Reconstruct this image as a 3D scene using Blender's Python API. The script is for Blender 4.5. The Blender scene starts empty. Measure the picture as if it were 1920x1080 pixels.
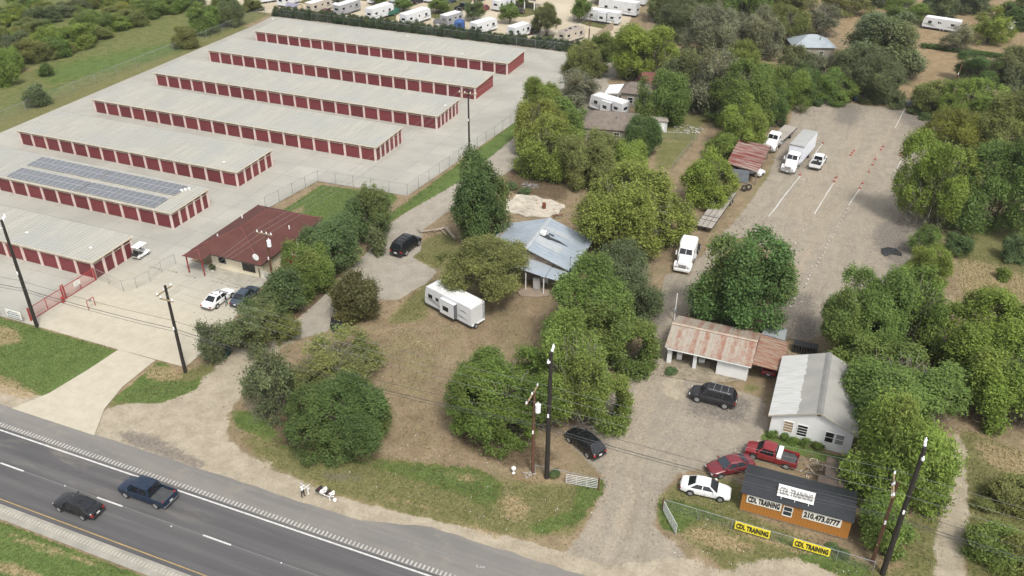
import bpy, bmesh, math, random
import numpy as np
from mathutils import Vector, Matrix
R = math.radians
random.seed(7); NR = np.random.RandomState(11)
SC = bpy.context.scene
COL = SC.collection

# ------------------------------------------------------------------ camera, sky, sun, exposure
CAM_H, FPX = 60.0, 1628.8
PITCH, ROLL, YAW = R(31.475), R(.424), R(-21.75)
_f = np.array([0, math.cos(PITCH), -math.sin(PITCH)]); _r = np.array([1., 0, 0]); _u = np.cross(_r, _f)
_r2 = _r*math.cos(ROLL) + _u*math.sin(ROLL); _u2 = _u*math.cos(ROLL) - _r*math.sin(ROLL)
_Z = np.array([[math.cos(YAW), math.sin(YAW), 0], [-math.sin(YAW), math.cos(YAW), 0], [0, 0, 1]])
AX_R, AX_U, AX_F = _Z @ _r2, _Z @ _u2, _Z @ _f
cam = bpy.data.cameras.new('camera'); camo = bpy.data.objects.new('camera', cam); COL.objects.link(camo)
camo.matrix_world = Matrix(((AX_R[0], AX_U[0], -AX_F[0], 0), (AX_R[1], AX_U[1], -AX_F[1], 0), (AX_R[2], AX_U[2], -AX_F[2], CAM_H), (0, 0, 0, 1)))
cam.sensor_width = 36; cam.lens = FPX*36/1920; cam.clip_start = .5; cam.clip_end = 9000
SC.camera = camo

SUN_EL, SUN_AZ = R(56), R(-48)          # azimuth measured from +X towards +Y
world = bpy.data.worlds.new('World'); SC.world = world; world.use_nodes = True
wn = world.node_tree.nodes; wl = world.node_tree.links; wn.clear()
sky = wn.new('ShaderNodeTexSky'); sky.sky_type = 'NISHITA'; sky.sun_disc = False
sky.sun_elevation = SUN_EL; sky.sun_rotation = R(90) - SUN_AZ; sky.dust_density = 3.0; sky.air_density = 1.0
hs = wn.new('ShaderNodeHueSaturation'); hs.inputs['Saturation'].default_value = .22      # thin grey cloud cover
bgn = wn.new('ShaderNodeBackground'); bgn.inputs['Strength'].default_value = .134
wo = wn.new('ShaderNodeOutputWorld')
wl.new(sky.outputs[0], hs.inputs['Color']); wl.new(hs.outputs[0], bgn.inputs[0]); wl.new(bgn.outputs[0], wo.inputs[0])
sl = bpy.data.lights.new('sun', 'SUN'); sl.energy = 1.6; sl.angle = R(11); sl.color = (1, .96, .89)
so = bpy.data.objects.new('sun', sl); COL.objects.link(so); so.location = (40, 20, 120)
sd = Vector((math.cos(SUN_EL)*math.cos(SUN_AZ), math.cos(SUN_EL)*math.sin(SUN_AZ), math.sin(SUN_EL)))
so.rotation_euler = sd.to_track_quat('Z', 'Y').to_euler()
vs = SC.view_settings; vs.view_transform = 'Standard'; vs.look = 'None'; vs.exposure = .92; vs.gamma = 1; vs.use_curve_mapping = False
SC.render.engine = 'CYCLES'

# ------------------------------------------------------------------ survey: bearing in the photograph -> point on a level plane of the site
def G(px, py, z=0.0):
    d = (px-960)*AX_R - (py-540)*AX_U + FPX*AX_F
    t = (z-CAM_H)/d[2]
    return Vector((d[0]*t, d[1]*t, z))
def PX(P):
    q = np.array(P, float) - np.array([0, 0, CAM_H])
    w = q @ AX_F
    return 960+FPX*(q @ AX_R)/w, 540-FPX*(q @ AX_U)/w, w
def DIST(p):
    return float((np.array([p[0], p[1], -CAM_H+p[2]])) @ AX_F)
def HEIGHT(base, ytop):
    lo, hi = 0., 30.
    for _ in range(30):
        m = (lo+hi)/2
        if PX((base[0], base[1], m))[1] > ytop: lo = m
        else: hi = m
    return lo

# ------------------------------------------------------------------ materials
def lin(c):
    c /= 255.
    return c/12.92 if c <= .04045 else ((c+.055)/1.055)**2.4
def P(r, g, b, k=.62):                # photographed colour -> base colour
    return (lin(r)*k, lin(g)*k, lin(b)*k)
MATS = {}
class NT:
    def __init__(s, name):
        s.m = bpy.data.materials.new(name); s.m.use_nodes = True
        s.n = s.m.node_tree.nodes; s.l = s.m.node_tree.links
        s.b = s.n['Principled BSDF']; s.out = s.n['Material Output']
    def node(s, t, **k):
        n = s.n.new(t)
        for a, v in k.items(): setattr(n, a, v)
        return n
    def link(s, a, b): s.l.new(a, b)
    def noise(s, vec, scale, detail=3, rough=.6):
        n = s.node('ShaderNodeTexNoise'); n.inputs['Scale'].default_value = scale; n.inputs['Detail'].default_value = detail; n.inputs['Roughness'].default_value = rough
        if vec is not None: s.link(vec, n.inputs['Vector'])
        return n.outputs['Fac']
    def ramp(s, fac, a, b, lo=0., hi=1.):
        n = s.node('ShaderNodeMapRange'); n.interpolation_type = 'SMOOTHSTEP'
        s.link(fac, n.inputs[0]); n.inputs[1].default_value = a; n.inputs[2].default_value = b; n.inputs[3].default_value = lo; n.inputs[4].default_value = hi
        return n.outputs[0]
    def mix(s, fac, a, b, mode='MIX'):
        n = s.node('ShaderNodeMix', data_type='RGBA', blend_type=mode)
        for sock, v in ((n.inputs[0], fac), (n.inputs[6], a), (n.inputs[7], b)):
            if isinstance(v, (int, float)): sock.default_value = v
            elif isinstance(v, tuple): sock.default_value = (*v, 1) if len(v) == 3 else v
            else: s.link(v, sock)
        return n.outputs[2]
    def math(s, op, a, b=None):
        n = s.node('ShaderNodeMath', operation=op)
        for i, v in enumerate((a, b)):
            if v is None: continue
            if isinstance(v, (int, float)): n.inputs[i].default_value = v
            else: s.link(v, n.inputs[i])
        return n.outputs[0]
    def attr(s, name): 
        n = s.node('ShaderNodeAttribute'); n.attribute_name = name; return n
    def pos(s): return s.node('ShaderNodeNewGeometry').outputs['Position']
    def obj(s): return s.node('ShaderNodeTexCoord').outputs['Object']
    def scale(s, vec, sc):
        n = s.node('ShaderNodeMapping'); n.inputs['Scale'].default_value = sc; s.link(vec, n.inputs['Vector']); return n.outputs[0]
    def bump(s, h, st, dist=.02):
        n = s.node('ShaderNodeBump'); n.inputs['Strength'].default_value = st; n.inputs['Distance'].default_value = dist
        s.link(h, n.inputs['Height']); s.link(n.outputs[0], s.b.inputs['Normal'])
    def set(s, col=None, rough=None, metal=None, spec=None):
        for k, v in (('Base Color', col), ('Roughness', rough), ('Metallic', metal), ('Specular IOR Level', spec)):
            if v is None: continue
            if isinstance(v, tuple): s.b.inputs[k].default_value = (*v, 1)
            elif isinstance(v, (int, float)): s.b.inputs[k].default_value = v
            else: s.link(v, s.b.inputs[k])

def M(name, col, rough=.65, var=.25, scale=1.5, metal=0., spec=.4, dirt=None, dirt_amt=.4, stretch=None, bump=0., coat=0., world=False, fine=True):
    """plain weathered surface: base colour, broad and fine mottling, optional dirt colour"""
    if name in MATS: return MATS[name]
    t = NT(name); v = t.pos() if world else t.obj()
    if stretch: v = t.scale(v, stretch)
    n1 = t.noise(v, scale, 4); 
    k = t.ramp(n1, .25, .75, 1-var, 1+var*.6)
    c = t.node('ShaderNodeRGB'); c.outputs[0].default_value = (*col, 1)
    cc = t.node('ShaderNodeVectorMath', operation='SCALE'); t.link(c.outputs[0], cc.inputs[0]); t.link(k, cc.inputs['Scale'])
    o = cc.outputs[0]
    if dirt is not None:
        n2 = t.noise(v, scale*2.7, 5, .7)
        o = t.mix(t.ramp(n2, .62-dirt_amt*.35, .85-dirt_amt*.35), o, dirt)
    t.set(o, rough, metal, spec)
    if coat: t.b.inputs['Coat Weight'].default_value = coat; t.b.inputs['Coat Roughness'].default_value = .12
    if bump: t.bump(t.noise(v, scale*9, 4), bump)
    MATS[name] = t.m; return t.m
def paint(name, col, rough=.32, metal=0., dusty=.25):
    if name in MATS: return MATS[name]
    t = NT(name); v = t.obj()
    n = t.noise(v, 2.2, 4)
    t.set(t.mix(t.ramp(n, .35, .9, 0, dusty*.4), col, P(175, 165, 150, .5)), t.ramp(n, .3, .8, rough, rough+.25), metal, .5)
    t.b.inputs['Coat Weight'].default_value = .5 if max(col) > .1 else .2; t.b.inputs['Coat Roughness'].default_value = .18
    MATS[name] = t.m; return t.m

GLASS = M('dark_glass', (.012, .014, .017), .12, .1, 1, spec=.6)
GLASSB = M('blue_glass', (.03, .04, .05), .1, .1, 1, spec=.7)
BLACKR = M('tyre_rubber', (.018, .018, .018), .85, .3, 6)
RIM = M('wheel_rim', (.42, .42, .43), .35, .2, 6, metal=.6)
STEEL = M('galvanised_steel', (.34, .35, .36), .45, .25, 3, metal=.5)
CHROME = M('chrome', (.5, .5, .5), .25, .1, 3, metal=.8)
DARKM = M('black_metal', (.02, .02, .02), .6, .3, 3)
HEADL = M('headlamp', (.6, .6, .6), .15, .1, 5)
TAILL = M('tail_lamp', (.3, .012, .01), .25, .2, 5)
PLATE = M('plate_white', (.62, .62, .6), .5, .1, 9)
WHITE = M('white_paint', (.72, .72, .70), .5, .10, .8, dirt=(.42, .40, .36), dirt_amt=.05)
WHITEC = M('white_conduit', (.75, .75, .74), .4, .08, 2)
WOODG = M('weathered_wood', P(150, 138, 122), .85, .35, 2, stretch=(1, 6, 6), bump=.2)
POLEW = M('creosote_pole', (.022, .018, .015), .75, .35, 3, stretch=(4, 4, .5))
POLEB = M('brown_pole', (.11, .052, .03), .8, .4, 3, stretch=(5, 5, .5))
ARMW = M('crossarm_wood', P(175, 155, 120), .8, .3, 2)
WIRE = M('wire', (.06, .062, .062), .5, .1, 1)
WIREL = M('wire_aluminium', (.26, .27, .26), .45, .1, 1, metal=.3)
PORC = M('porcelain', (.75, .76, .78), .25, .08, 5)
CONC = M('concrete', P(190, 185, 170), .85, .22, .7, dirt=P(150, 142, 128), dirt_amt=.3, bump=.15)
RUST = M('rust', (.17, .055, .025), .85, .4, 3)

# ------------------------------------------------------------------ mesh helpers
def tag(o, label=None, cat=None, group=None, kind=None):
    for k, v in (('label', label), ('category', cat), ('group', group), ('kind', kind)):
        if v: o[k] = v
    return o
def thing(name, label, cat, loc=(0, 0, 0), rz=0., group=None):
    o = bpy.data.objects.new(name, None); COL.objects.link(o); o.empty_display_size = .3
    o.location = loc; o.rotation_euler = (0, 0, rz)
    return tag(o, label, cat, group)
def link(name, me, parent=None, loc=None, rz=None):
    o = bpy.data.objects.new(name, me); COL.objects.link(o)
    if parent is not None: o.parent = parent
    if loc is not None: o.location = loc
    if rz is not None: o.rotation_euler = (0, 0, rz)
    return o
def copy_tree(o, parent=None):
    c = o.copy(); COL.objects.link(c); c.parent = parent
    for ch in o.children:
        if ch.name.startswith('__'): continue
        copy_tree(ch, c)
    return c
class MB:
    def __init__(s): s.v = []; s.f = []; s.mi = []; s.cur = 0
    def add(s, vs, fs, mi=None):
        b = len(s.v); s.v += [tuple(p) for p in vs]; s.f += [tuple(b+i for i in f) for f in fs]
        s.mi += [s.cur if mi is None else mi]*len(fs); return s
    def quad(s, a, b, c, d, mi=None): return s.add([a, b, c, d], [(0, 1, 2, 3)], mi)
    def box(s, x0, x1, y0, y1, z0, z1, mi=None):
        vs = [(x0, y0, z0), (x1, y0, z0), (x1, y1, z0), (x0, y1, z0), (x0, y0, z1), (x1, y0, z1), (x1, y1, z1), (x0, y1, z1)]
        return s.add(vs, [(0, 3, 2, 1), (4, 5, 6, 7), (0, 1, 5, 4), (1, 2, 6, 5), (2, 3, 7, 6), (3, 0, 4, 7)], mi)
    def bbox(s, x0, x1, y0, y1, z0, z1, b=.03, mi=None):
        """box with bevelled upright and top edges"""
        def ring(i, z): return [(x0+i+b, y0+i, z), (x1-i-b, y0+i, z), (x1-i, y0+i+b, z), (x1-i, y1-i-b, z), (x1-i-b, y1-i, z), (x0+i+b, y1-i, z), (x0+i, y1-i-b, z), (x0+i, y0+i+b, z)]
        return s.loft([ring(b, z0), ring(0, z0+b), ring(0, z1-b), ring(b, z1)], True, mi)
    def loft(s, rings, caps=True, mi=None):
        n = len(rings[0]); vs = [p for r in rings for p in r]; fs = []
        for k in range(len(rings)-1):
            for i in range(n):
                j = (i+1) % n
                fs.append((k*n+i, k*n+j, (k+1)*n+j, (k+1)*n+i))
        if caps: fs.append(tuple(range(n-1, -1, -1))); fs.append(tuple((len(rings)-1)*n+i for i in range(n)))
        return s.add(vs, fs, mi)
    def prism(s, poly, z0, z1, mi=None):
        return s.loft([[(x, y, z0) for x, y in poly], [(x, y, z1) for x, y in poly]], True, mi)
    def prismy(s, poly, y0, y1, mi=None):
        """profile in x,z extruded along y"""
        return s.loft([[(x, y1, z) for x, z in poly], [(x, y0, z) for x, z in poly]], True, mi)
    def prismx(s, poly, x0, x1, mi=None):
        return s.loft([[(x0, y, z) for y, z in poly], [(x1, y, z) for y, z in poly]], True, mi)
    def tube(s, p0, p1, r0, r1=None, n=6, mi=None, caps=True):
        r1 = r0 if r1 is None else r1
        p0 = Vector(p0); p1 = Vector(p1); d = (p1-p0)
        if d.length < 1e-6: return s
        d.normalize(); a = d.orthogonal().normalized(); b = d.cross(a)
        rg = lambda p, r: [p+(a*math.cos(2*math.pi*i/n)+b*math.sin(2*math.pi*i/n))*r for i in range(n)]
        return s.loft([rg(p0, r0), rg(p1, r1)], caps, mi)
    def path(s, pts, r, n=4, mi=None, r1=None):
        r1 = r if r1 is None else r1; K = len(pts)-1
        for i in range(K):
            s.tube(pts[i], pts[i+1], r+(r1-r)*i/K, r+(r1-r)*(i+1)/K, n, mi, True)
        return s
    def disc(s, c, ax, r, h, n=14, mi=None):
        c = Vector(c); ax = Vector(ax); return s.tube(c-ax*h/2, c+ax*h/2, r, r, n, mi)
    def mesh(s, name, mats, smooth=False):
        me = bpy.data.meshes.new(name); me.from_pydata(s.v, [], s.f)
        for m in (mats if isinstance(mats, (list, tuple)) else [mats]): me.materials.append(m)
        if any(s.mi): me.polygons.foreach_set('material_index', s.mi)
        bm = bmesh.new(); bm.from_mesh(me); bmesh.ops.recalc_face_normals(bm, faces=bm.faces); bm.to_mesh(me); bm.free()
        if smooth: me.polygons.foreach_set('use_smooth', [True]*len(me.polygons)); me.set_sharp_from_angle(angle=R(38))
        me.update(); return me
    def build(s, name, mats, parent=None, smooth=False, loc=None, rz=None):
        return link(name, s.mesh(name, mats, smooth), parent, loc, rz)
def sheet(name, poly, z, mat, kind='structure', parent=None):
    m = MB(); m.add([(x, y, z) for x, y in poly], [tuple(range(len(poly)))])
    o = m.build(name, mat, parent)
    if parent is None: tag(o, kind=kind)
    return o
def _text_mesh(text):
    cu = bpy.data.curves.new('lettering', 'FONT'); cu.body = text; cu.size = 1; cu.align_x = 'CENTER'
    cu.offset = .052; cu.extrude = .012; cu.resolution_u = 3; cu.space_character = 1.08
    t = bpy.data.objects.new('__t', cu); COL.objects.link(t)
    dg = bpy.context.evaluated_depsgraph_get(); me = bpy.data.meshes.new_from_object(t.evaluated_get(dg))
    bpy.data.objects.remove(t); return me
TEXTS = {k: _text_mesh(k) for k in ('CDL TRAINING', '210.473.0777')}
def lettering(text, size, width, mat, parent, loc, rot, name='lettering'):
    """raised print, centred, squeezed to a given width"""
    me = TEXTS[text].copy()
    co = np.zeros(len(me.vertices)*3); me.vertices.foreach_get('co', co); co = co.reshape(-1, 3)
    mn, mx = co.min(0), co.max(0)
    co[:, 0] = (co[:, 0]-(mn[0]+mx[0])/2)*width/(mx[0]-mn[0]); co[:, 1] = (co[:, 1]-(mn[1]+mx[1])/2)*size/(mx[1]-mn[1]); co[:, 2] *= .5
    me.vertices.foreach_set('co', co.ravel()); me.update()
    me.materials.clear(); me.materials.append(mat)
    o = link(name, me, parent); o.location = loc; o.rotation_euler = rot
    return o
# ------------------------------------------------------------------ ground: one sheet to the horizon with soil, grass and gravel masks
def pip(xy, poly):
    x, y = xy[:, 0], xy[:, 1]; ins = np.zeros(len(x), bool); n = len(poly)
    for i in range(n):
        x0, y0 = poly[i]; x1, y1 = poly[(i+1) % n]
        if y0 == y1: continue
        c = ((y0 > y) != (y1 > y)); ins ^= c & (x < (x1-x0)*(y-y0)/(y1-y0)+x0)
    return ins
def W(pts): return [tuple(G(*p)[:2]) for p in pts]        # photo outline -> site outline
AREAS = {   # soft-edged ground covers (outline, feather in metres)
 'lush': [
  (W([(-300, -200), (560, 0), (480, 40), (0, 232), (-300, 360)]), 2., .52),
  ([(-88.4, 60.2), (-68.6, 60.2), (-71.2, 53.2), (-75.2, 50.3), (-110, 50.2), (-140, 50.5), (-140, 60.2)], .5),
  (W([(297, 676), (318, 682), (322, 705), (352, 716), (380, 702), (372, 728), (300, 757), (205, 752)]), .5),
  ([(-160, 25), (-160, 35.2), (-40, 35.2), (40, 35.2), (40, 25)], .4),
  (W([(985, 214), (1004, 222), (880, 330), (720, 422), (703, 437), (690, 430), (770, 372)]), .6),
  (W([(530, 394), (600, 346), (738, 362), (745, 374), (640, 442), (590, 408)]), .5),
  (W([(428, 765), (500, 772), (530, 828), (600, 848), (760, 866), (900, 876), (945, 908), (925, 962), (860, 925), (720, 880), (560, 850), (440, 800)]), 1.2),
  (W([(1085, 905), (1135, 893), (1128, 930), (1085, 980), (1005, 1008), (985, 985), (1070, 955)]), .7),
  (W([(1232, 930), (1290, 940), (1380, 975), (1640, 1062), (1620, 1095), (1500, 1050), (1430, 995), (1310, 970), (1275, 1005), (1232, 985)]), .8),
  (W([(90, 120), (250, 90), (330, 75), (380, 80), (300, 110), (190, 140), (100, 165), (60, 150)]), 6.), (W([(0, 195), (120, 150), (180, 150), (60, 200), (0, 222)]), 6.),
 
  (W([(1430, 800), (1445, 815), (1600, 862), (1600, 880), (1500, 855), (1425, 830)]), .5)],
 'olive': [
  (W([(690, 625), (780, 600), (840, 640), (850, 700), (790, 760), (860, 850), (770, 850), (735, 740)]), 2.5, .5), (W([(920, 600), (1000, 590), (1010, 640), (930, 650)]), 2., .45), (W([(840, 600), (900, 640), (860, 690), (800, 650)]), 2., .4),
  (W([(1300, 785), (1345, 795), (1335, 835), (1265, 860)]), 2.2), (W([(1395, 715), (1430, 722), (1420, 738), (1390, 735)]), 1.), (W([(1690, 1000), (1740, 900), (1800, 840), (1800, 1000), (1760, 1090), (1690, 1090)]), .8),
  (W([(425, 800), (640, 850), (760, 862), (1010, 905), (1130, 900), (1090, 1000), (985, 1012), (820, 985), (640, 935), (500, 875)]), 1.5),
  ([(-400, 60), (-151, 60), (-151, 420), (-400, 420)], 2.), (W([(-300, -200), (560, 0), (480, 40), (0, 232), (-300, 360)]), 1.),
  (W([(1225, 925), (1300, 890), (1400, 900), (1400, 960), (1640, 1060), (1900, 1090), (1400, 1100), (1280, 1010)]), 1.2),
  (W([(1800, 800), (1960, 860), (1960, 1100), (1810, 1090)]), 1.), (W([(1780, 400), (1960, 420), (1960, 570), (1800, 560)]), 2.5),
  (W([(760, 560), (820, 512), (800, 600), (720, 610)]), 1.), (W([(800, 445), (850, 430), (880, 500), (820, 505), (765, 480)]), .8),
  (W([(205, 750), (360, 690), (470, 640), (420, 700), (360, 745), (200, 770)]), .8), ([(-150, 185), (-139.5, 185), (-139.5, 60), (-152, 60)], 1.),
  (W([(1370, 430), (1480, 250), (1500, 265), (1400, 440)]), 1.2), (W([(470, 640), (640, 560), (560, 620), (500, 660)]), .8), (W([(1240, 180), (1330, 220), (1300, 270), (1230, 262)]), 1.5), (W([(1232, 262), (1300, 265), (1262, 318), (1225, 318)]), 1.2),
  (W([(-120, 745), (60, 760), (100, 742), (0, 700), (-120, 690)]), .8)],
 'gravel': [
  (W([(1490, 200), (1520, 183), (1755, 213), (1725, 470), (1660, 545), (1520, 640), (1440, 625), (1500, 500), (1390, 440), (1310, 525), (1290, 505), (1390, 400), (1440, 330), (1470, 250)]), .9),
  (W([(1250, 510), (1340, 520), (1280, 600), (1247, 700), (1430, 745), (1440, 800), (1395, 870), (1275, 885), (1235, 930), (1225, 985), (1290, 1040), (1250, 1075), (1040, 1060), (1090, 1000), (1140, 900), (1085, 850), (1060, 820), (1130, 740), (1210, 640)]), .7)],
 'track': [
  (W([(1700, 190), (1712, 192), (1560, 420), (1500, 520), (1470, 600), (1440, 620), (1475, 520), (1540, 400)]), 1.), (W([(1600, 240), (1625, 240), (1590, 330), (1500, 450), (1420, 560), (1400, 540), (1480, 440), (1560, 330)]), 1.2),
  (W([(1290, 560), (1255, 640), (1190, 760), (1150, 1010), (1180, 1010), (1230, 760), (1280, 640), (1310, 570)]), .8), (W([(1250, 600), (1200, 700), (1130, 860), (1100, 1020), (1125, 1020), (1155, 880), (1225, 700), (1262, 620)]), .8), (W([(1525, 300), (1570, 310), (1500, 420), (1460, 400)]), 2.), (W([(600, 600), (700, 480), (900, 310), (910, 318), (720, 490), (615, 605)]), .5), (W([(660, 540), (760, 430), (920, 290), (930, 296), (770, 445), (675, 548)]), .5)],
 'wet': [
  (W([(1640, 420), (1670, 405), (1715, 425), (1722, 500), (1680, 500), (1640, 470), (1630, 440)]), 1.6), (W([(1655, 360), (1720, 340), (1725, 400), (1690, 395)]), 2.), (W([(1640, 190), (1690, 200), (1750, 215), (1745, 330), (1715, 300), (1700, 240)]), 3.), (W([(1560, 190), (1630, 195), (1610, 240), (1560, 235)]), 3.), (W([(1440, 560), (1530, 540), (1540, 640), (1460, 640)]), 1.5), (W([(1150, 560), (1280, 540), (1260, 590), (1215, 640)]), 1.2), (W([(1060, 800), (1110, 770), (1150, 800), (1140, 850), (1090, 850)]), 1.), (W([(1330, 860), (1400, 830), (1420, 870), (1360, 885)]), 1.), (W([(1290, 720), (1420, 745), (1400, 800), (1280, 780)]), 1.5), (W([(600, 880), (690, 890), (700, 905), (600, 900)]), 1.), (W([(200, 800), (290, 812), (340, 840), (400, 868), (385, 882), (320, 865), (230, 832)]), 1.), (W([(690, 968), (800, 990), (960, 1035), (1040, 1070), (900, 1050), (760, 1000)]), .8)],
 'bare': [
  (W([(1800, 480), (1870, 495), (1940, 520), (1940, 575), (1860, 560), (1790, 540)]), 2.), (W([(1810, 810), (1870, 830), (1940, 850), (1940, 900), (1850, 880)]), 1.5),
  (W([(-40, 605), (30, 612), (50, 640), (0, 650), (-40, 650)]), 1.), (W([(-60, 690), (20, 705), (70, 735), (100, 745), (40, 748), (-60, 725)]), .9), (W([(130, 690), (150, 694), (145, 702), (120, 700)]), .8), (W([(0, 990), (60, 1010), (170, 1045), (260, 1075), (180, 1065), (60, 1030), (0, 1005)]), .7), (W([(-40, 1040), (30, 1055), (110, 1090), (60, 1090), (-40, 1062)]), .4), (W([(280, 682), (335, 688), (345, 712), (300, 716), (268, 708)]), .7), (W([(545, 395), (575, 380), (570, 398), (540, 405)]), .8), (W([(650, 900), (700, 915), (780, 940), (860, 965), (820, 965), (720, 935)]), .8), (W([(760, 870), (900, 890), (930, 905), (880, 905)]), 1.), (W([(930, 915), (1000, 930), (990, 985), (935, 975)]), 1.5), (W([(960, 1010), (900, 985), (820, 962), (860, 985), (940, 1015)]), .6), (W([(1270, 985), (1330, 985), (1400, 1010), (1440, 1040), (1350, 1035), (1290, 1010)]), 1.), (W([(1370, 985), (1450, 1010), (1560, 1045), (1500, 1040), (1400, 1008)]), .5), (W([(0, 135), (80, 118), (120, 100), (90, 122), (0, 152)]), 3.)],
 'caliche': [
  (W([(150, 800), (205, 762), (350, 738), (440, 655), (520, 622), (600, 565), (642, 590), (530, 650), (480, 690), (425, 780), (430, 830), (520, 880), (640, 938), (820, 978), (960, 1020), (1020, 1042), (1120, 1060), (1280, 1045), (1400, 1085), (1700, 1180), (1000, 1110), (640, 955), (420, 880), (250, 830)]), 1.),
  ([(-74, 50.6), (-60, 51), (-48, 50.2), (-40, 49.4), (-30, 50.1), (-20, 51.2), (60, 53), (60, 49.2), (-28, 49.2), (-34, 47.3), (-100, 47.2), (-100, 50.2)], .5),
  (W([(1545, 1040), (1580, 1100), (1430, 1100), (1330, 1075), (1420, 1050)]), 1.2), (W([(1795, 800), (1812, 840), (1815, 1090), (1752, 1090), (1760, 930)]), .8), (W([(1240, 690), (1290, 702), (1270, 760), (1245, 740)]), .8)],
 'paved': [
  (W([(520, 645), (598, 562), (690, 470), (722, 426), (985, 232), (1040, 205), (1095, 172), (1140, 112), (1180, 100), (1192, 128), (1136, 152), (1168, 176), (1110, 216), (985, 302), (870, 372), (792, 432), (790, 470), (772, 481), (820, 508), (800, 530), (745, 562), (660, 560), (612, 622)]), .35)],
 'orange': [
  (W([(20, 620), (60, 612), (85, 612), (72, 632), (30, 636)]), .6), (W([(960, 890), (1020, 885), (1050, 900), (1000, 918), (950, 912)]), .7),
  (W([(1400, -100), (2100, -60), (2100, 160), (1900, 180), (1820, 120), (1740, 200), (1690, 205), (1640, 180), (1720, 90), (1560, 70), (1500, 40)]), 3.),
  (W([(1600, 1060), (1700, 1050), (1720, 1100), (1600, 1100)]), .7), (W([(340, 715), (360, 705), (380, 700), (350, 690), (300, 690), (320, 715)]), .5),
  (W([(1740, 400), (1800, 410), (1870, 440), (1800, 450), (1740, 430)]), 1.5), (W([(1820, 690), (1860, 700), (1880, 830), (1800, 780)]), 1.5), (W([(1480, 200), (1500, 215), (1490, 245), (1465, 235)]), 1.)],
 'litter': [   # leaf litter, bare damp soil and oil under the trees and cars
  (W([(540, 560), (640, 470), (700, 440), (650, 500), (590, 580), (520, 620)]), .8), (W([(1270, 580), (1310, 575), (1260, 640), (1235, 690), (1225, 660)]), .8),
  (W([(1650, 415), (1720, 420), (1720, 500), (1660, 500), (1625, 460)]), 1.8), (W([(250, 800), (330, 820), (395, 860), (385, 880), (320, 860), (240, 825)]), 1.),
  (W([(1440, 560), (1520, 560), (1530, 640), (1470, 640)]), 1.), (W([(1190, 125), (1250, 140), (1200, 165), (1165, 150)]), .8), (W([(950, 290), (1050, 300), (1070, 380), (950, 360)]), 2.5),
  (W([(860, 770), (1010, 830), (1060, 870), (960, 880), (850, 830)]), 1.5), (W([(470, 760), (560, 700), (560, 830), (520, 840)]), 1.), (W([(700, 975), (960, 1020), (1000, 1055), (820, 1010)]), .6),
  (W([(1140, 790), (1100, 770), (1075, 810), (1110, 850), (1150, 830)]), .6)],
}
us = np.concatenate([-np.geomspace(3500, 262, 14), np.arange(-255, -150, 2.5), np.arange(-150, -95, 1.), np.arange(-95, 36, .5), np.arange(36, 90, 2.), np.geomspace(92, 3500, 16)])
vv = np.concatenate([-np.geomspace(3500, 12, 14), np.arange(-8, 24, 4.), np.arange(24, 130, .5), np.arange(130, 205, 1.), np.arange(205, 330, 2.5), np.geomspace(335, 3500, 16)])
gu, gv = np.meshgrid(us, vv); XY = np.stack([gu.ravel(), gv.ravel()], 1)
nu, nv = len(us), len(vv)
OFF = [(0, 0)]+[(math.cos(a)*r, math.sin(a)*r) for r, n in ((.45, 5), (.9, 7)) for a in np.arange(n)*2*math.pi/n+r]
MASK = {}
for k, L in AREAS.items():
    acc = np.zeros(len(XY))
    for poly, fe, *sg in L:
        pa = np.array(poly); lo, hi = pa.min(0)-fe, pa.max(0)+fe
        sel = np.where((XY[:, 0] > lo[0]) & (XY[:, 0] < hi[0]) & (XY[:, 1] > lo[1]) & (XY[:, 1] < hi[1]))[0]
        if not len(sel): continue
        a = np.zeros(len(sel))
        for ox, oy in OFF: a += pip(XY[sel]+np.array([ox*fe, oy*fe]), poly)
        acc[sel] = np.maximum(acc[sel], a/len(OFF)*(sg[0] if sg else 1))
    MASK[k] = acc
Zr = (np.sin(XY[:, 0]*.31+np.sin(XY[:, 1]*.17)*2)*np.sin(XY[:, 1]*.27)*.03 - .05)
gm = bpy.data.meshes.new('ground')
idx = np.arange(nu*nv).reshape(nv, nu)
quads = np.stack([idx[:-1, :-1], idx[:-1, 1:], idx[1:, 1:], idx[1:, :-1]], -1).reshape(-1, 4)
gm.vertices.add(len(XY)); gm.vertices.foreach_set('co', np.column_stack([XY, Zr]).ravel())
gm.loops.add(quads.size); gm.loops.foreach_set('vertex_index', quads.ravel())
gm.polygons.add(len(quads)); gm.polygons.foreach_set('loop_start', np.arange(0, quads.size, 4)); gm.polygons.foreach_set('use_smooth', np.ones(len(quads), bool))
gm.update(calc_edges=True)
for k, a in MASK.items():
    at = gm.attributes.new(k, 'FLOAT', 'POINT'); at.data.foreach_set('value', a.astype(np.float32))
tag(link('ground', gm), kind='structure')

t = NT('ground_soil'); p = t.pos()
nb = t.noise(p, .09, 4); nm = t.noise(p, .55, 4, .65); nf = t.noise(p, 3.2, 4, .7); nff = t.noise(p, 14, 3, .7); ng = t.noise(p, 1.5, 5, .7)
col = t.mix(t.ramp(nm, .3, .7), P(148, 129, 102), P(174, 154, 126))
col = t.mix(t.ramp(nb, .4, .65, 0, .45), col, P(138, 122, 98))
col = t.mix(t.ramp(ng, .5, .72, 0, .6), col, P(130, 124, 88))
col = t.mix(t.ramp(t.noise(p, .22, 5, .7), .52, .66, 0, .5), col, P(138, 132, 98))
def layer(name, amp, c, lo=.38, hi=.62, nz=None, mx=1.):
    global col
    a = t.attr(name).outputs['Fac']
    f = t.ramp(t.math('ADD', a, t.math('MULTIPLY', t.math('SUBTRACT', nz or nf, .5), amp)), lo, hi, 0, mx)
    col = t.mix(f, col, c)
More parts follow.
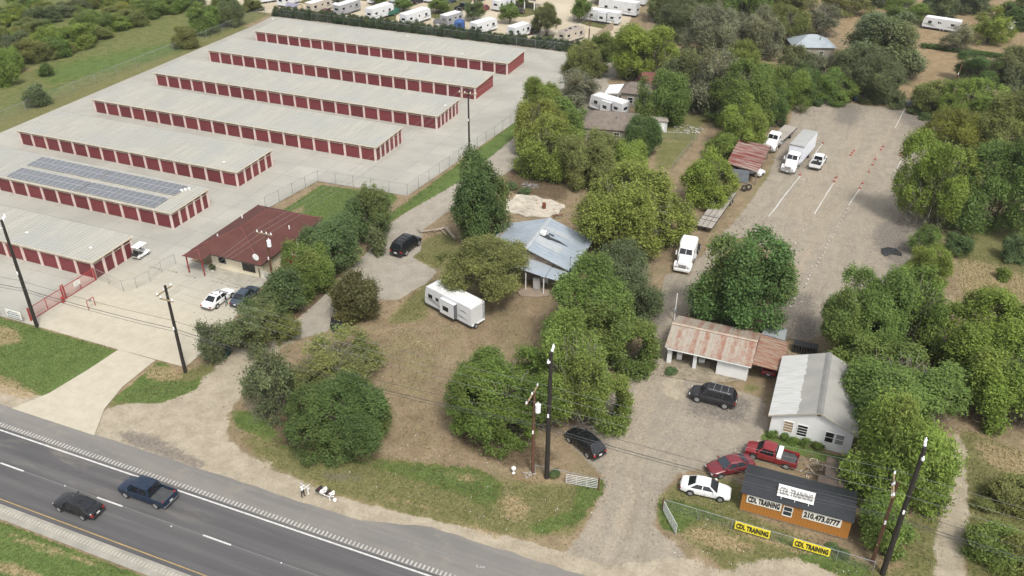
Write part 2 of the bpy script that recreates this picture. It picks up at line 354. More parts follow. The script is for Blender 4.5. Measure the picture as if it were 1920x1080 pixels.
layer('orange', .9, t.mix(t.ramp(nm, .3, .7), P(146, 126, 96), P(172, 150, 118)), .3, .7, nm)
layer('olive', 1.1, t.mix(t.ramp(nm, .35, .65), P(122, 120, 76), P(156, 144, 106)), .35, .7, nm, .9)
layer('olive', 1.6, t.mix(t.ramp(nf, .4, .7), P(106, 114, 64), P(138, 132, 88)), .5, .95, ng, .7)
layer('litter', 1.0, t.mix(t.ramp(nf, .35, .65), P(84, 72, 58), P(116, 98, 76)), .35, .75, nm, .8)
layer('gravel', 1.0, t.mix(t.ramp(nm, .3, .7), P(160, 150, 135), P(180, 169, 151)), .3, .7, nm)
layer('gravel', .8, t.mix(t.ramp(nff, .35, .65), P(146, 138, 126), P(184, 174, 157)), .4, .8, nf, .28)
layer('track', 1.2, t.mix(t.ramp(nf, .3, .7), P(168, 155, 136), P(188, 175, 154)), .35, .9, nm, .6)
layer('caliche', 1.1, t.mix(t.ramp(nm, .3, .7), P(172, 160, 139), P(196, 184, 162)), .35, .65, nm)
wv = t.node('ShaderNodeTexNoise'); wv.inputs['Scale'].default_value = .06; t.link(p, wv.inputs['Vector']); wq = t.node('ShaderNodeVectorMath', operation='MULTIPLY_ADD'); t.link(wv.outputs['Color'], wq.inputs[0]); wq.inputs[1].default_value = (9, 9, 0); t.link(p, wq.inputs[2])
tyre = t.noise(t.scale(wq.outputs[0], (1.2, .07, 1)), 1.0, 5, .7)
ga = t.math('MAXIMUM', t.attr('gravel').outputs['Fac'], t.attr('paved').outputs['Fac'])
col = t.mix(t.math('MULTIPLY', ga, t.ramp(tyre, .48, .66, 0, .24)), col, P(138, 124, 104))
col = t.mix(t.math('MULTIPLY', ga, t.ramp(tyre, .32, .48, .26, 0)), col, P(198, 184, 160))
layer('wet', 1.3, t.mix(t.ramp(nf, .35, .65), P(112, 106, 100), P(138, 130, 122)), .4, .95, ng, .75)
layer('paved', .25, t.mix(t.ramp(nm, .3, .7), P(170, 162, 148), P(186, 178, 164)), .4, .6)
layer('lush', 1.3, t.mix(t.ramp(nm, .35, .65), P(86, 106, 52), P(118, 128, 70)), .4, .68, ng)
layer('lush', 1.2, t.mix(t.ramp(nf, .35, .65), P(90, 114, 58), P(114, 132, 74)), .62, 1.1, nm, .85)
layer('bare', 1.5, t.mix(t.ramp(nf, .35, .65), P(160, 140, 104), P(184, 164, 128)), .42, .9, ng, .85)
fine = t.math('ADD', t.math('MULTIPLY', nff, .5), t.math('MULTIPLY', nf, .5))
sc = t.node('ShaderNodeVectorMath', operation='SCALE'); t.link(col, sc.inputs[0]); t.link(t.ramp(fine, .3, .7, .8, 1.17), sc.inputs['Scale'])
t.set(sc.outputs[0], .95, 0, .15); t.bump(fine, .5, .06)
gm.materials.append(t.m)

# ------------------------------------------------------------------ highway along x
ROADX0, ROADX1 = -420, 260
t = NT('asphalt'); p = t.pos()
n1 = t.noise(t.scale(p, (.03, .6, 1)), 1.5, 4); n2 = t.noise(p, .25, 4); n3 = t.noise(p, 16, 2)
c = t.mix(t.ramp(n1, .3, .7), P(92, 91, 92, .72), P(112, 110, 109, .72))
c = t.mix(t.ramp(n2, .55, .8, 0, .3), c, P(140, 134, 124))
c = t.mix(t.ramp(n3, .3, .7, 0, .35), c, P(80, 79, 80))
sx = t.node('ShaderNodeSeparateXYZ'); t.link(p, sx.inputs[0])
wp = t.noise(t.scale(p, (.004, 1., 1)), 1.1, 2); c = t.mix(t.ramp(wp, .42, .6, 0, .45), c, P(84, 83, 84, .7))
du = t.math('MULTIPLY', t.math('MULTIPLY', t.ramp(sx.outputs['X'], -95, -72), t.ramp(sx.outputs['X'], -40, -58)), t.ramp(sx.outputs['Y'], 38, 46)); sw = t.noise(t.scale(p, (.12, .5, 1)), 1.3, 4, .7)
c = t.mix(t.math('MULTIPLY', du, t.ramp(sw, .48, .72, 0, .5)), c, P(176, 166, 148))
t.set(c, .85, 0, .3); t.bump(n3, .15); ASPH = t.m
t = NT('shoulder_asphalt'); p = t.pos()
n1 = t.noise(t.scale(p, (.05, .5, 1)), 1.2, 4); n2 = t.noise(p, .5, 5, .7); n3 = t.noise(p, 14, 2)
c = t.mix(t.ramp(n1, .3, .7), P(134, 131, 127), P(154, 149, 142)); c = t.mix(t.ramp(n2, .5, .75, 0, .6), c, P(170, 162, 148)); c = t.mix(t.ramp(n3, .3, .7, 0, .3), c, P(112, 110, 108))
t.set(c, .9, 0, .25); SHOU = t.m
def wavy(y, amp, step=1.7, seed=0):
    r = random.Random(seed); return [(x, y+r.uniform(-amp, amp)) for x in np.arange(ROADX0, ROADX1, step)]
YEL, MID, WHI, EDG = 37.2, 40.82, 44.45, 49.7
sheet('shoulder', [(ROADX0, WHI-.6), (ROADX1, WHI-.6)]+[(x, y-(2.05 if x < -34 else 2.05*(-27-x)/7 if x < -27 else .2)) for x, y in wavy(EDG, .1, 1.3, 3)][::-1], .012, SHOU)
sheet('median_shoulder', [(ROADX0, 35.35), (ROADX1, 35.35), (ROADX1, YEL+.4), (ROADX0, YEL+.4)], .012, M('median_concrete', P(176, 172, 160), .9, .2, .5, world=True, dirt=P(150, 145, 130), dirt_amt=.25))
sheet('highway', [(ROADX0, YEL-.45), (ROADX1, YEL-.45), (ROADX1, WHI+.35), (ROADX0, WHI+.35)], .018, ASPH)
LINEW = M('line_white', P(226, 224, 220, .66), .7, .18, 3, world=True, dirt=P(150, 148, 145), dirt_amt=.3)
LINEY = M('line_yellow', P(196, 164, 104), .7, .2, 3, world=True, dirt=P(150, 140, 120), dirt_amt=.3)
SEAM = M('pavement_seam', P(150, 148, 145), .8, .2, 3, world=True)
def strip(name, y, w, x0, x1, mat, z=.024):
    return sheet(name, [(x0, y-w/2), (x1, y-w/2), (x1, y+w/2), (x0, y+w/2)], z, mat)
strip('edge_line', WHI, .17, ROADX0, ROADX1, LINEW); strip('yellow_line', YEL, .1, ROADX0, ROADX1, LINEY)
strip('seam', MID, .045, ROADX0, ROADX1, SEAM, .0215); strip('seam', 47.2, .05, ROADX0, ROADX1, SEAM, .0165)
sk = MB(); sk.quad((0, -.085, 0), (3.05, -.085, 0), (3.05, .085, 0), (0, .085, 0)); skm = sk.mesh('lane_dash', LINEW)
for k in range(-10, 12): tag(link('lane_dash', skm, None, (-58.35+k*12.3, MID, .025)), kind='structure')
rm = MB()
for k in range(int(250/.41)):
    x = -170+k*.41; rm.box(x, x+.15, WHI+.42, WHI+.92, .013, .026)
tag(rm.build('rumble_strip', M('rumble_white', P(206, 203, 197, .66), .8, .25, 2, world=True, dirt=P(150, 146, 140), dirt_amt=.35)), 'row of raised white rumble bars beside the highway edge line', kind='structure')
rm = MB(); 
for k in range(int(250/.38)):
    x = -170+k*.38; rm.box(x, x+.2, 35.95, 36.45, .013, .027)
tag(rm.build('rumble_strip', M('rumble_concrete', P(196, 190, 176), .9, .15, 2, world=True)), kind='structure')
bt = MB()
bt.disc((0, 0, .015), (0, 0, 1), .06, .03, 8)
btm = bt.mesh('road_stud', PORC)
for k in range(-6, 8):
    o = link('road_stud', btm, None, (-62.3+k*12.3+(.6 if k % 2 else 0), MID-.25 if k % 2 else MID, .02)); tag(o, kind='structure')
# sprayed survey mark on the shoulder
sm = MB()
for a, b in (((1655, 1000), (1660, 1018)), ((1655, 1000), (1652, 1006)), ((1655, 1000), (1664, 1006)), ((1672, 1012), (1671, 1018)), ((1680, 1008), (1690, 1012)), ((1690, 1012), (1684, 1018)), ((1695, 1014), (1702, 1014)), ((1702, 1014), (1700, 1022)), ((1707, 1012), (1714, 1016)), ((1714, 1016), (1708, 1022))):
    A = G(480+a[0]/4, 810+a[1]/4); B = G(480+b[0]/4, 810+b[1]/4); d = (B-A).normalized(); nrm = Vector((-d.y, d.x, 0))*.025
    for q in (A, B): q.z = .0245
    sm.quad(A-nrm, B-nrm, B+nrm, A+nrm)
tag(sm.build('survey_mark', LINEW), kind='structure')

# ------------------------------------------------------------------ storage yard concrete, in poured bays with joints
t = NT('yard_concrete'); p = t.pos()
n1 = t.noise(p, .12, 4); n2 = t.noise(p, .8, 5, .7); n3 = t.noise(p, 9, 3)
tex = t.node('ShaderNodeTexBrick'); tex.offset = 0; tex.inputs['Scale'].default_value = 1; tex.inputs['Brick Width'].default_value = 6.1; tex.inputs['Row Height'].default_value = 4.4; tex.inputs['Mortar Size'].default_value = .035
t.link(p, tex.inputs['Vector']); tex.inputs['Color1'].default_value = (.45, .45, .45, 1); tex.inputs['Color2'].default_value = (.55, .55, .55, 1); tex.inputs['Mortar'].default_value = (.12, .12, .12, 1)
c = t.mix(t.ramp(n1, .35, .65), P(182, 179, 169), P(197, 194, 183)); c = t.mix(t.ramp(n2, .55, .8, 0, .45), c, P(172, 165, 150))
c = t.mix(.42, c, tex.outputs['Color'], 'OVERLAY')
sp = t.node('ShaderNodeSeparateXYZ'); t.link(p, sp.inputs[0])
fr = t.math('MULTIPLY', t.ramp(sp.outputs['Y'], 84, 66), t.ramp(sp.outputs['X'], -92, -84))
c = t.mix(t.math('MULTIPLY', fr, .85), c, t.mix(t.ramp(n2, .3, .7), P(206, 196, 172), P(222, 212, 190)))
c = t.mix(t.ramp(n3, .35, .65, 0, .18), c, P(160, 154, 142))
t.set(c, .9, 0, .25); YARDC = t.m
sheet('storage_yard', [(-240, 60.3), (-92, 60.3), (-74.0, 60.3), (-64.4, 60.5), (-64.5, 66), (-66.8, 77), (-67.2, 80.4), (-80.2, 80.6), (-80.2, 98.0), (-78.6, 110.0), (-62.3, 110.8), (-57.8, 156), (-56.5, 172), (-62.8, 195.6), (-148, 195.8), (-146.9, 186.6), (-144.3, 105.9), (-144.3, 103), (-240, 103)], .02, YARDC)
sheet('driveway_apron', [(-74.0, 60.3), (-74.3, 56), (-75, 51), (-76.6, 47.5), (-65.2, 47.5), (-67.4, 51.2), (-68.4, 55), (-68.5, 60.3)], .02, YARDC)
ok = MB()
ok.prism([(x+.0, y) for x, y in [(-66.8, 77.2), (-67.1, 80.35), (-79.5, 80.5), (-79.5, 79.2), (-75.2, 79.0), (-75, 78.2)]], .0, .12)
tag(ok.build('office_walk', CONC), kind='structure')
# oil stain patches and puddle
PUD = NT('puddle_water'); PUD.set((.035, .037, .04), .06, 0, .6)
pu = W([(1652, 466), (1665, 463), (1680, 466), (1692, 475), (1690, 480), (1672, 476), (1660, 481), (1653, 475)])
sheet('puddle', pu, .004, PUD.m)
# patio slab of the cleared house
sb = MB(); sb.prism(W([(944, 380), (951, 374), (960, 376), (968, 366), (980, 365), (990, 368), (1004, 368), (1018, 374), (1033, 375), (1050, 383), (1058, 384), (1060, 390), (1050, 394), (1048, 402), (1037, 403), (1030, 409), (1012, 408), (998, 406), (985, 407), (972, 402), (958, 400), (950, 395), (943, 394), (948, 388)]), -.02, .14)
tag(sb.build('patio_slab', M('slab', P(216, 206, 188), .9, .25, .5, world=True, dirt=P(150, 124, 98), dirt_amt=.3)), kind='structure')
sb = MB(); sb.prism(W([(970, 548), (985, 540), (1040, 545), (1045, 553), (1005, 558), (975, 555)]), -.02, .1)
tag(sb.build('porch_slab', M('slab2', P(176, 158, 140), .9, .25, .8, world=True)), kind='structure')
sb = MB(); sb.prism([(-13.6, 79.8), (-8.2, 80.4), (-4.3, 82.7), (-4.3, 89), (-13.5, 89)], -.03, .07)
tag(sb.build('garage_slab', M('slab3', P(168, 156, 134), .9, .35, .8, world=True, dirt=P(104, 96, 76), dirt_amt=.35)), kind='structure')
# caravan park paving with planted islands
t = NT('park_paving'); p = t.pos(); n1 = t.noise(p, .08, 4); n2 = t.noise(p, 1.2, 4)
t.set(t.mix(t.ramp(n2, .35, .7, 0, .5), t.mix(t.ramp(n1, .35, .65), P(222, 210, 186), P(205, 190, 163)), P(190, 178, 155)), .9, 0, .2)
sheet('park_paving', [(-240, 198.3), (-149, 198.3), (-62, 197.4), (-57.4, 205), (-56, 215), (-60, 240), (-52, 330), (-330, 330)], .02, t.m)
GRI = M('island_grass', P(104, 106, 58), .95, .45, 1.2, world=True, dirt=P(150, 120, 85), dirt_amt=.3)
for pts in ([(640, -5), (700, -20), (735, 0), (700, 5)], [(800, 30), (860, 0), (905, -25), (880, 10), (830, 40)], [(960, 0), (1000, 5), (1010, 25), (985, 32), (960, 32)], [(1005, 78), (1022, 64), (1040, 66), (1035, 80)], [(1073, 38), (1085, 34), (1105, 40), (1145, 48), (1140, 56), (1100, 48)], [(560, 5), (590, -12), (620, 0), (590, 12)], [(820, 48), (840, 38), (850, 60), (830, 62)], [(720, 30), (745, 20), (742, 36), (725, 44)]):
    sheet('planting_island', W(pts), .03, GRI)
# ------------------------------------------------------------------ vegetation
def leaf_material(name, trans=.38):
    t = NT(name)
    oi = t.node('ShaderNodeObjectInfo'); tn = t.attr('tint').outputs['Fac']; yl = t.attr('warm').outputs['Fac']
    sc = t.node('ShaderNodeVectorMath', operation='SCALE'); t.link(oi.outputs['Color'], sc.inputs[0]); t.link(t.ramp(tn, 0, 1, .58, 1.75), sc.inputs['Scale'])
    c = t.mix(t.ramp(yl, .55, 1, 0, .55), sc.outputs[0], t.mix(.5, sc.outputs[0], (.26, .24, .06)))
    t.set(c, .6, 0, .25)
    tr = t.node('ShaderNodeBsdfTranslucent'); t.link(c, tr.inputs[0])
    mx = t.node('ShaderNodeMixShader'); mx.inputs[0].default_value = trans
    t.link(t.b.outputs[0], mx.inputs[1]); t.link(tr.outputs[0], mx.inputs[2]); t.link(mx.outputs[0], t.out.inputs[0])
    return t.m
LEAF = leaf_material('leaves'); TWIG = M('twigs', (.2, .175, .15), .9, .3, 4); BARK = M('bark', (.1, .08, .062), .9, .4, 3, stretch=(3, 3, .6), bump=.3)
BARKP = M('pale_bark', (.24, .21, .175), .9, .35, 3, stretch=(3, 3, .6))
def nz3(p, f, s):
    return (np.sin(p[:, 0]*f+s)*np.sin(p[:, 1]*f*1.13+s*2.1)+np.sin(p[:, 1]*f*.91+s*1.7)*np.sin(p[:, 2]*f*1.21+s)+np.sin(p[:, 2]*f*1.07+s*.6)*np.sin(p[:, 0]*f*.87+s*1.3))/3
def unit(a): return a/np.maximum(np.linalg.norm(a, axis=1, keepdims=True), 1e-6)
def quads_mesh(name, C, A, B, tint, warm, mat):
    """leaf faces: centre, half axes"""
    n = len(C); V = np.empty((n, 4, 3), np.float32)
    V[:, 0] = C-A; V[:, 1] = C-B*.9+A*.1; V[:, 2] = C+A; V[:, 3] = C+B*.9+A*.1
    me = bpy.data.meshes.new(name); me.vertices.add(n*4); me.vertices.foreach_set('co', V.ravel())
    me.loops.add(n*4); me.loops.foreach_set('vertex_index', np.arange(n*4)); me.polygons.add(n); me.polygons.foreach_set('loop_start', np.arange(0, n*4, 4))
    me.update(calc_edges=True)
    for k, a in (('tint', tint), ('warm', warm)):
        at = me.attributes.new(k, 'FLOAT', 'POINT'); at.data.foreach_set('value', np.repeat(a, 4).astype(np.float32))
    me.materials.append(mat); return me
def crown_mesh(seed, n, leaf, lobes=16, lr=(.26, .44), gap=.1, elong=1.6, droop=0., flat=1., ragged=.12, spread=.62, mat=None):
    r = np.random.RandomState(seed)
    # limbs carry lobes of very different size at uneven height, so the outline is lumpy
    d = unit(r.randn(lobes, 3)*np.array([1, 1, .8])); d[:, 2] = np.where(d[:, 2] < -.45, -d[:, 2], d[:, 2])
    rad = lr[0]+(lr[1]-lr[0])*r.rand(lobes)**1.6; out = spread*r.uniform(.55, 1.25, lobes); cen = d*out[:, None]; cen[:, 2] *= flat
    cen += r.randn(lobes, 3)*.05
    cen = np.vstack([cen, [[r.uniform(-.12, .12), r.uniform(-.12, .12), -.05]]]); rad = np.append(rad, .42); K = lobes+1
    nc = max(60, n//14); w = rad**2; w /= w.sum(); li = r.choice(K, nc*3, p=w)
    dd = unit(r.randn(nc*3, 3)+unit(cen[li]+1e-3)*.5+np.array([0, 0, .25]))
    cp = cen[li]+dd*(rad[li]*r.uniform(.72, 1.12, nc*3)*(1+.22*nz3(dd*1., 4.3, seed)))[:, None]
    D = np.linalg.norm(cp[:, None, :]-cen[None], axis=2)/rad[None]; D[np.arange(len(cp)), li] = 9
    keep = (D.min(1) > .7) & (nz3(cp, 6.5, seed*1.3) > gap-.36) & (nz3(cp, 13., seed*.7) > gap-.42) & (cp[:, 2] > -1.02)
    cp, dd, li = cp[keep], dd[keep], li[keep]
    ct = r.uniform(0, 1, len(cp))*.55+np.clip(nz3(cp, 4.1, seed)+.5, 0, 1)*.45; cw = np.clip(nz3(cp, 2.2, seed+4.)*.8+.5+r.randn(len(cp))*.16, 0, 1)
    k = r.randint(0, len(cp), n); cs = leaf*1.75
    C = cp[k]+r.randn(n, 3)*cs*np.array([1, 1, .6])+dd[k]*np.abs(r.randn(n, 1))*ragged*leaf*7
    C[:, 2] -= droop*np.abs(r.randn(n))*.1
    N = unit(dd[k]*.45+np.array([0, 0, .6])+r.randn(n, 3)*.5); T = unit(np.cross(N, r.randn(n, 3)))
    if droop: T = unit(T*.6+np.array([0, 0, -droop]))
    B = unit(np.cross(N, T)); s = leaf*r.uniform(.6, 1.35, n)
    q = np.percentile(np.hypot(C[:, 0], C[:, 1]), 97); C[:, :2] /= q
    lo, hi = np.percentile(C[:, 2], 1.5), np.percentile(C[:, 2], 99.3); C[:, 2] = (C[:, 2]-lo)/(hi-lo); sz = np.array([1, 1, .5])
    return quads_mesh('crown', C, T*(s*elong*.55)[:, None]*sz, B*(s*.5)[:, None]*sz, np.clip(ct[k]*.7+r.rand(n)*.3, 0, 1), np.clip(cw[k]+r.randn(n)*.08, 0, 1), mat or LEAF)
def twig_mesh(seed, n, ln=.34, th=.006):
    r = np.random.RandomState(seed); d = unit(r.randn(n, 3)+np.array([0, 0, .6])); d[:, 2] = np.abs(d[:, 2])
    C = d*(r.uniform(.25, .95, n)**.7)[:, None]; T = unit(d+r.randn(n, 3)*.45)*ln*r.uniform(.4, 1, n)[:, None]*.5
    B = unit(np.cross(T, r.randn(n, 3)))*th
    C[:, 2] = C[:, 2]*.95; 
    return quads_mesh('branches', C, T, B, r.rand(n), r.rand(n)*.3, TWIG)
def trunk_mesh(seed, stems=1, top=.55, spread=.55, r0=.045, mat=None, zmax=.85):
    r = random.Random(seed); m = MB()
    for s in range(stems):
        a = r.uniform(0, 6.28); lean = .05 if stems == 1 else r.uniform(.1, .3); b = Vector((math.cos(a)*.04*(stems > 1), math.sin(a)*.04*(stems > 1), -.01))
        f = Vector((math.cos(a)*lean, math.sin(a)*lean, top*r.uniform(.5, .75))); mid = (b+f)/2+Vector((r.uniform(-.03, .03), r.uniform(-.03, .03), 0))
        k = r0/math.sqrt(stems); m.tube(b, mid, k*1.3, k, 7, caps=False); m.tube(mid, f, k, k*.75, 7)
        for i in range(6 if stems == 1 else 3):
            q = a+i*6.28/(6 if stems == 1 else 3)+r.uniform(-.4, .4); e = f+Vector((math.cos(q)*spread*r.uniform(.6, 1), math.sin(q)*spread*r.uniform(.6, 1), r.uniform(.12, zmax-top*.6)))
            e.z = min(e.z, zmax); h = (f+e)/2+Vector((0, 0, .05)); m.tube(f, h, k*.6, k*.4, 5, caps=False); m.tube(h, e, k*.4, k*.12, 5)
            for j in range(2):
                e2 = h+Vector((r.uniform(-.3, .3), r.uniform(-.3, .3), r.uniform(.1, .3))); m.tube(h, e2, k*.28, k*.07, 4)
    return m.mesh('trunk', mat or BARK, True)
CR = {}
for i in range(4): CR['elm', 3, i] = crown_mesh(20+i, 42000, .036, 24, (.15, .44), .10, spread=.74, ragged=.25)
for i in range(2): CR['elm', 4, i] = crown_mesh(30+i, 75000, .025, 32, (.12, .40), .10, spread=.78, ragged=.3)
for i in range(2): CR['mes', 4, i] = crown_mesh(90+i, 60000, .023, 36, (.12, .32), .12, 2.2, .22, ragged=.4, spread=.74)
for i in range(3): CR['elm', 2, i] = crown_mesh(40+i, 17000, .056, 17, (.18, .44), .09, spread=.72, ragged=.2)
for i in range(3): CR['elm', 1, i] = crown_mesh(60+i, 5000, .1, 12, (.26, .45), .05)
for i in range(3): CR['mes', 3, i] = crown_mesh(80+i, 40000, .030, 30, (.14, .36), .12, 2.4, .22, ragged=.4, spread=.72)
for i in range(3): CR['mes', 2, i] = crown_mesh(100+i, 15000, .05, 20, (.16, .36), .14, 2.4, .22, ragged=.4, spread=.7)
for i in range(3): CR['mes', 1, i] = crown_mesh(120+i, 4500, .09, 13, (.2, .4), .12, 2.2, .2, ragged=.35)
for i in range(2): CR['rnd', 3, i] = crown_mesh(140+i, 44000, .036, 44, (.14, .27), .0, 1.3, spread=.76)
CR['rnd', 2, 0] = crown_mesh(150, 17000, .056, 28, (.18, .3), .0, 1.3, spread=.72); CR['rnd', 1, 0] = CR['elm', 1, 0]
for i in range(2): CR['thin', 3, i] = crown_mesh(160+i, 17000, .032, 30, (.1, .26), .3, 2.2, .15, ragged=.6, spread=.78)
for i in range(2): CR['thin', 2, i] = crown_mesh(170+i, 8000, .05, 22, (.12, .28), .28, 2.2, .15, ragged=.5, spread=.76)
CR['thin', 1, 0] = crown_mesh(180, 2600, .085, 14, (.16, .32), .25, 2., .1, ragged=.4)
NV = {}
for k in CR: NV[k[:2]] = NV.get(k[:2], 0)+1
TW = [twig_mesh(200+i, 900) for i in range(2)]
TRK = [trunk_mesh(300+i) for i in range(3)]; TRKM = [trunk_mesh(310+i, 4, .5, .5, .05) for i in range(3)]; TRKP = [trunk_mesh(320+i, 3, .5, .5, .045, BARKP) for i in range(2)]
tcount = [0]
def tree(cx, yt, yb, w, kind, col, label, cat='tree', group=None, name=None, lift=.06, back=.75, dead=0., pale=False, stems=0, loc=None, RH=None):
    """stand a tree where its crown meets the ground; width, top and foot give its size"""
    i = tcount[0]; tcount[0] += 1; rr = random.Random(900+i)
    if loc is None:
        fr = G(cx, yb); d = Vector((fr.x, fr.y, 0)).normalized()
        rad = w/2*DIST(fr)/FPX; base = fr+d*rad*back; rad = w/2*DIST(base)/FPX; H = HEIGHT(base, yt)*.96
        H = max(H, rad*.75)
        if lift < .1:          # rounded crown standing on the ground: fit its outline as an ellipsoid seen from above
            for _ in range(3):
                hd = math.hypot(base.x, base.y); e = math.atan2(CAM_H-H/2, hd); sc = FPX/DIST((base.x, base.y, H/2)); rad = w/2/sc
                A_ = (yb-yt)/2/sc; H = 2*math.sqrt(max(A_*A_-(rad*math.sin(e))**2, 0))/math.cos(e); H = min(max(H, rad*.8), rad*3.2)
                q = G(cx, (yt+yb)/2, H/2); base = Vector((q.x, q.y, 0))
    else:
        base = Vector(loc); rad, H = RH
    lod = 4 if rad > 5 and kind in ('elm', 'mes') else 3 if rad > 2.9 else 2 if rad > 1.6 else 1
    name = name or ('shrub' if cat == 'shrub' else 'tree')
    t = thing(name, label, cat, (base.x, base.y, -.06), rr.uniform(0, 6.28), group)
    me = CR[kind, lod, rr.randrange(NV[kind, lod])]
    c = link('crown', me, t); zc = lift*H; c.location = (0, 0, zc); c.scale = (rad*rr.uniform(1., 1.12), rad*rr.uniform(.96, 1.1), H-zc)
    j = rr.uniform(.9, 1.1); c.color = (col[0]*j*rr.uniform(.94, 1.06), col[1]*j, col[2]*j*rr.uniform(.9, 1.1), 1)
    if not dead and kind in ('mes', 'thin', 'elm') and cat == 'tree' and rr.random() < .45: dead = .86
    if dead:
        b = link('bare_branches', TW[rr.randrange(2)], t); b.scale = (rad*dead, rad*dead, H*1.03); b.rotation_euler.z = rr.uniform(0, 6)
    tm = rr.choice(TRKP if pale else TRKM if (stems or kind in ('mes', 'thin')) else TRK)
    k = link('trunk', tm, t); k.scale = (rad*.9, rad*.9, H)
    return t
# leaf colours
DK = (.076, .122, .034); MD = (.120, .176, .040); BR = (.160, .214, .040); YG = (.170, .192, .038); OL = (.160, .176, .054); GY = (.160, .170, .100); SG = (.118, .146, .066); BG = (.092, .134, .052)
T = tree
T(642, 694, 856, 215, 'elm', (.088, .132, .040), 'broad dark green bush nearest the highway, left of the yard lawn', 'shrub', lift=.0)
T(630, 626, 742, 200, 'thin', OL, 'sparse tree with pale bare branches behind the broad roadside bush', pale=True, dead=.8)
T(500, 655, 782, 92, 'thin', SG, 'half dead thicket of bare twigs beside the dirt lane mouth', 'shrub', dead=1., lift=.0)
T(938, 645, 825, 222, 'elm', MD, 'leafy green tree left of the tall black middle utility pole', lift=.0)
T(1078, 608, 805, 190, 'elm', (.135, .19, .04), 'lighter green tree right behind the tall black middle utility pole', lift=.0)
T(1112, 503, 692, 222, 'elm', MD, 'full green tree beside the gravel drive opposite the rusty garage', lift=.0)
T(1172, 462, 590, 165, 'mes', SG, 'grey green bushy tree beside the white semi tractor', dead=.85, lift=.02)
T(1182, 308, 474, 212, 'elm', YG, 'largest yellow green tree, between the tin roofed house and the flatbed trailer', lift=.0)
T(908, 446, 572, 165, 'mes', OL, 'open branched tree overhanging the white travel trailer', stems=1, lift=.32, back=.15)
T(893, 288, 462, 118, 'elm', DK, 'tall dark tree with snapped limb behind the tin roofed house', back=.5)
T(1402, 432, 622, 186, 'rnd', (.074, .130, .034), 'dense round dark tree behind the rusty roofed garage', back=.6)
T(1612, 508, 692, 175, 'elm', MD, 'large green tree behind the white gabled building, at the lot edge', lift=.0)
T(1715, 510, 668, 150, 'elm', MD, 'dark green tree right of the one behind the white gabled building', lift=.0)
T(1688, 632, 818, 262, 'elm', MD, 'spreading green tree pressed against the white gabled building side', lift=.0)
T(1690, 752, 962, 190, 'mes', BR, 'bright feathery green tree behind the right hand utility poles', lift=.0)
T(1660, 930, 1030, 95, 'elm', MD, 'low leafy thicket beside the corner of the orange sign shed', 'shrub', lift=.0)
T(1868, 548, 720, 205, 'elm', (.152, .208, .036), 'yellow green tree at the right edge of the picture', lift=.0)
T(1885, 650, 800, 165, 'elm', (.145, .205, .036), 'rounded green tree at the right edge below the yellow green one', lift=.0)
T(1762, 255, 432, 150, 'elm', BR, 'green tree overhanging the lot edge beside the fallen cones', back=.5)
T(1868, 262, 440, 180, 'mes', MD, 'big dull green tree at right edge beside the gravel lot', back=.5)
T(1744, 458, 535, 84, 'rnd', BR, 'small rounded bright bush beside the puddle', 'shrub', lift=.0)
T(1735, 420, 480, 55, 'thin', MD, 'slender sapling with pale stem above the puddle', pale=True)
T(1326, 282, 385, 90, 'elm', BR, 'rounded green tree behind the flatbed trailer', lift=.0)
T(1390, 185, 285, 86, 'rnd', BR, 'rounded green tree behind the rusty open shed', lift=.0)
T(1350, 250, 300, 60, 'elm', MD, 'low green bush left of the rusty open shed', 'shrub', lift=.0)
T(667, 515, 602, 90, 'thin', (.09, .085, .035), 'brownish sparse tree beside the dumpster on the lawn', lift=.0)
T(668, 515, 604, 80, 'mes', (.085, .085, .033), 'brownish bushy tree just behind the lawn dumpster', lift=.0)
T(688, 345, 450, 96, 'mes', BG, 'farthest tree of the hedgerow beside the red roofed office', lift=.0)
T(625, 402, 512, 114, 'elm', BG, 'middle tree of the hedgerow beside the red roofed office', lift=.0)
T(584, 455, 556, 98, 'elm', MD, 'tree of the hedgerow nearest the office side door', lift=.0)
T(538, 497, 588, 80, 'elm', BG, 'small tree at the near end of the hedgerow by the transformer pole', lift=.0)
T(706, 425, 478, 36, 'mes', SG, 'low scrub of the hedgerow facing the black parked suv', 'shrub', lift=.0)
T(462, 568, 665, 105, 'thin', SG, 'spindly tree leaning over the white car in the office lot')
T(492, 552, 625, 78, 'mes', BG, 'bushy tree over the hidden blue grey car in the office lot', lift=.0)
T(395, 600, 680, 65, 'thin', SG, 'thin leafy sapling beside the dumpster at the lane mouth', lift=.0)
T(538, 590, 640, 55, 'thin', OL, 'pale yellowish scrub at the dirt lane edge', 'shrub', lift=.0)
T(470, 600, 650, 60, 'mes', OL, 'low weedy bush behind the lane mouth dumpster', 'shrub', lift=.0)
# houses' yard, middle distance
T(1100, 78, 142, 82, 'mes', OL, 'olive bush at the far right corner of the storage yard', lift=.0)
T(1085, 132, 196, 95, 'thin', GY, 'grey twiggy tree beside the curved driveway', dead=.7)
T(1015, 150, 225, 85, 'elm', BR, 'green tree at the storage fence beside the driveway', lift=.0)
T(1005, 190, 285, 100, 'elm', YG, 'yellowish tree leaning over the driveway by the fence', lift=.0)
T(1060, 185, 262, 85, 'elm', MD, 'green tree beside the half hidden camper', lift=.0)
T(1030, 225, 330, 110, 'mes', BR, 'bright scrubby tree left of the brown hip roofed house', lift=.0)
T(1105, 245, 350, 120, 'elm', OL, 'olive tree in front of the brown hip roofed house', lift=.0)
T(1172, 262, 340, 100, 'elm', BR, 'green tree right of the brown hip roofed house front', lift=.0)
T(1205, 218, 285, 72, 'elm', DK, 'dark rounded bush by the white tool shed', lift=.0)
T(1215, 42, 146, 140, 'elm', BR, 'large bright green tree above the end of the driveway', lift=.0)
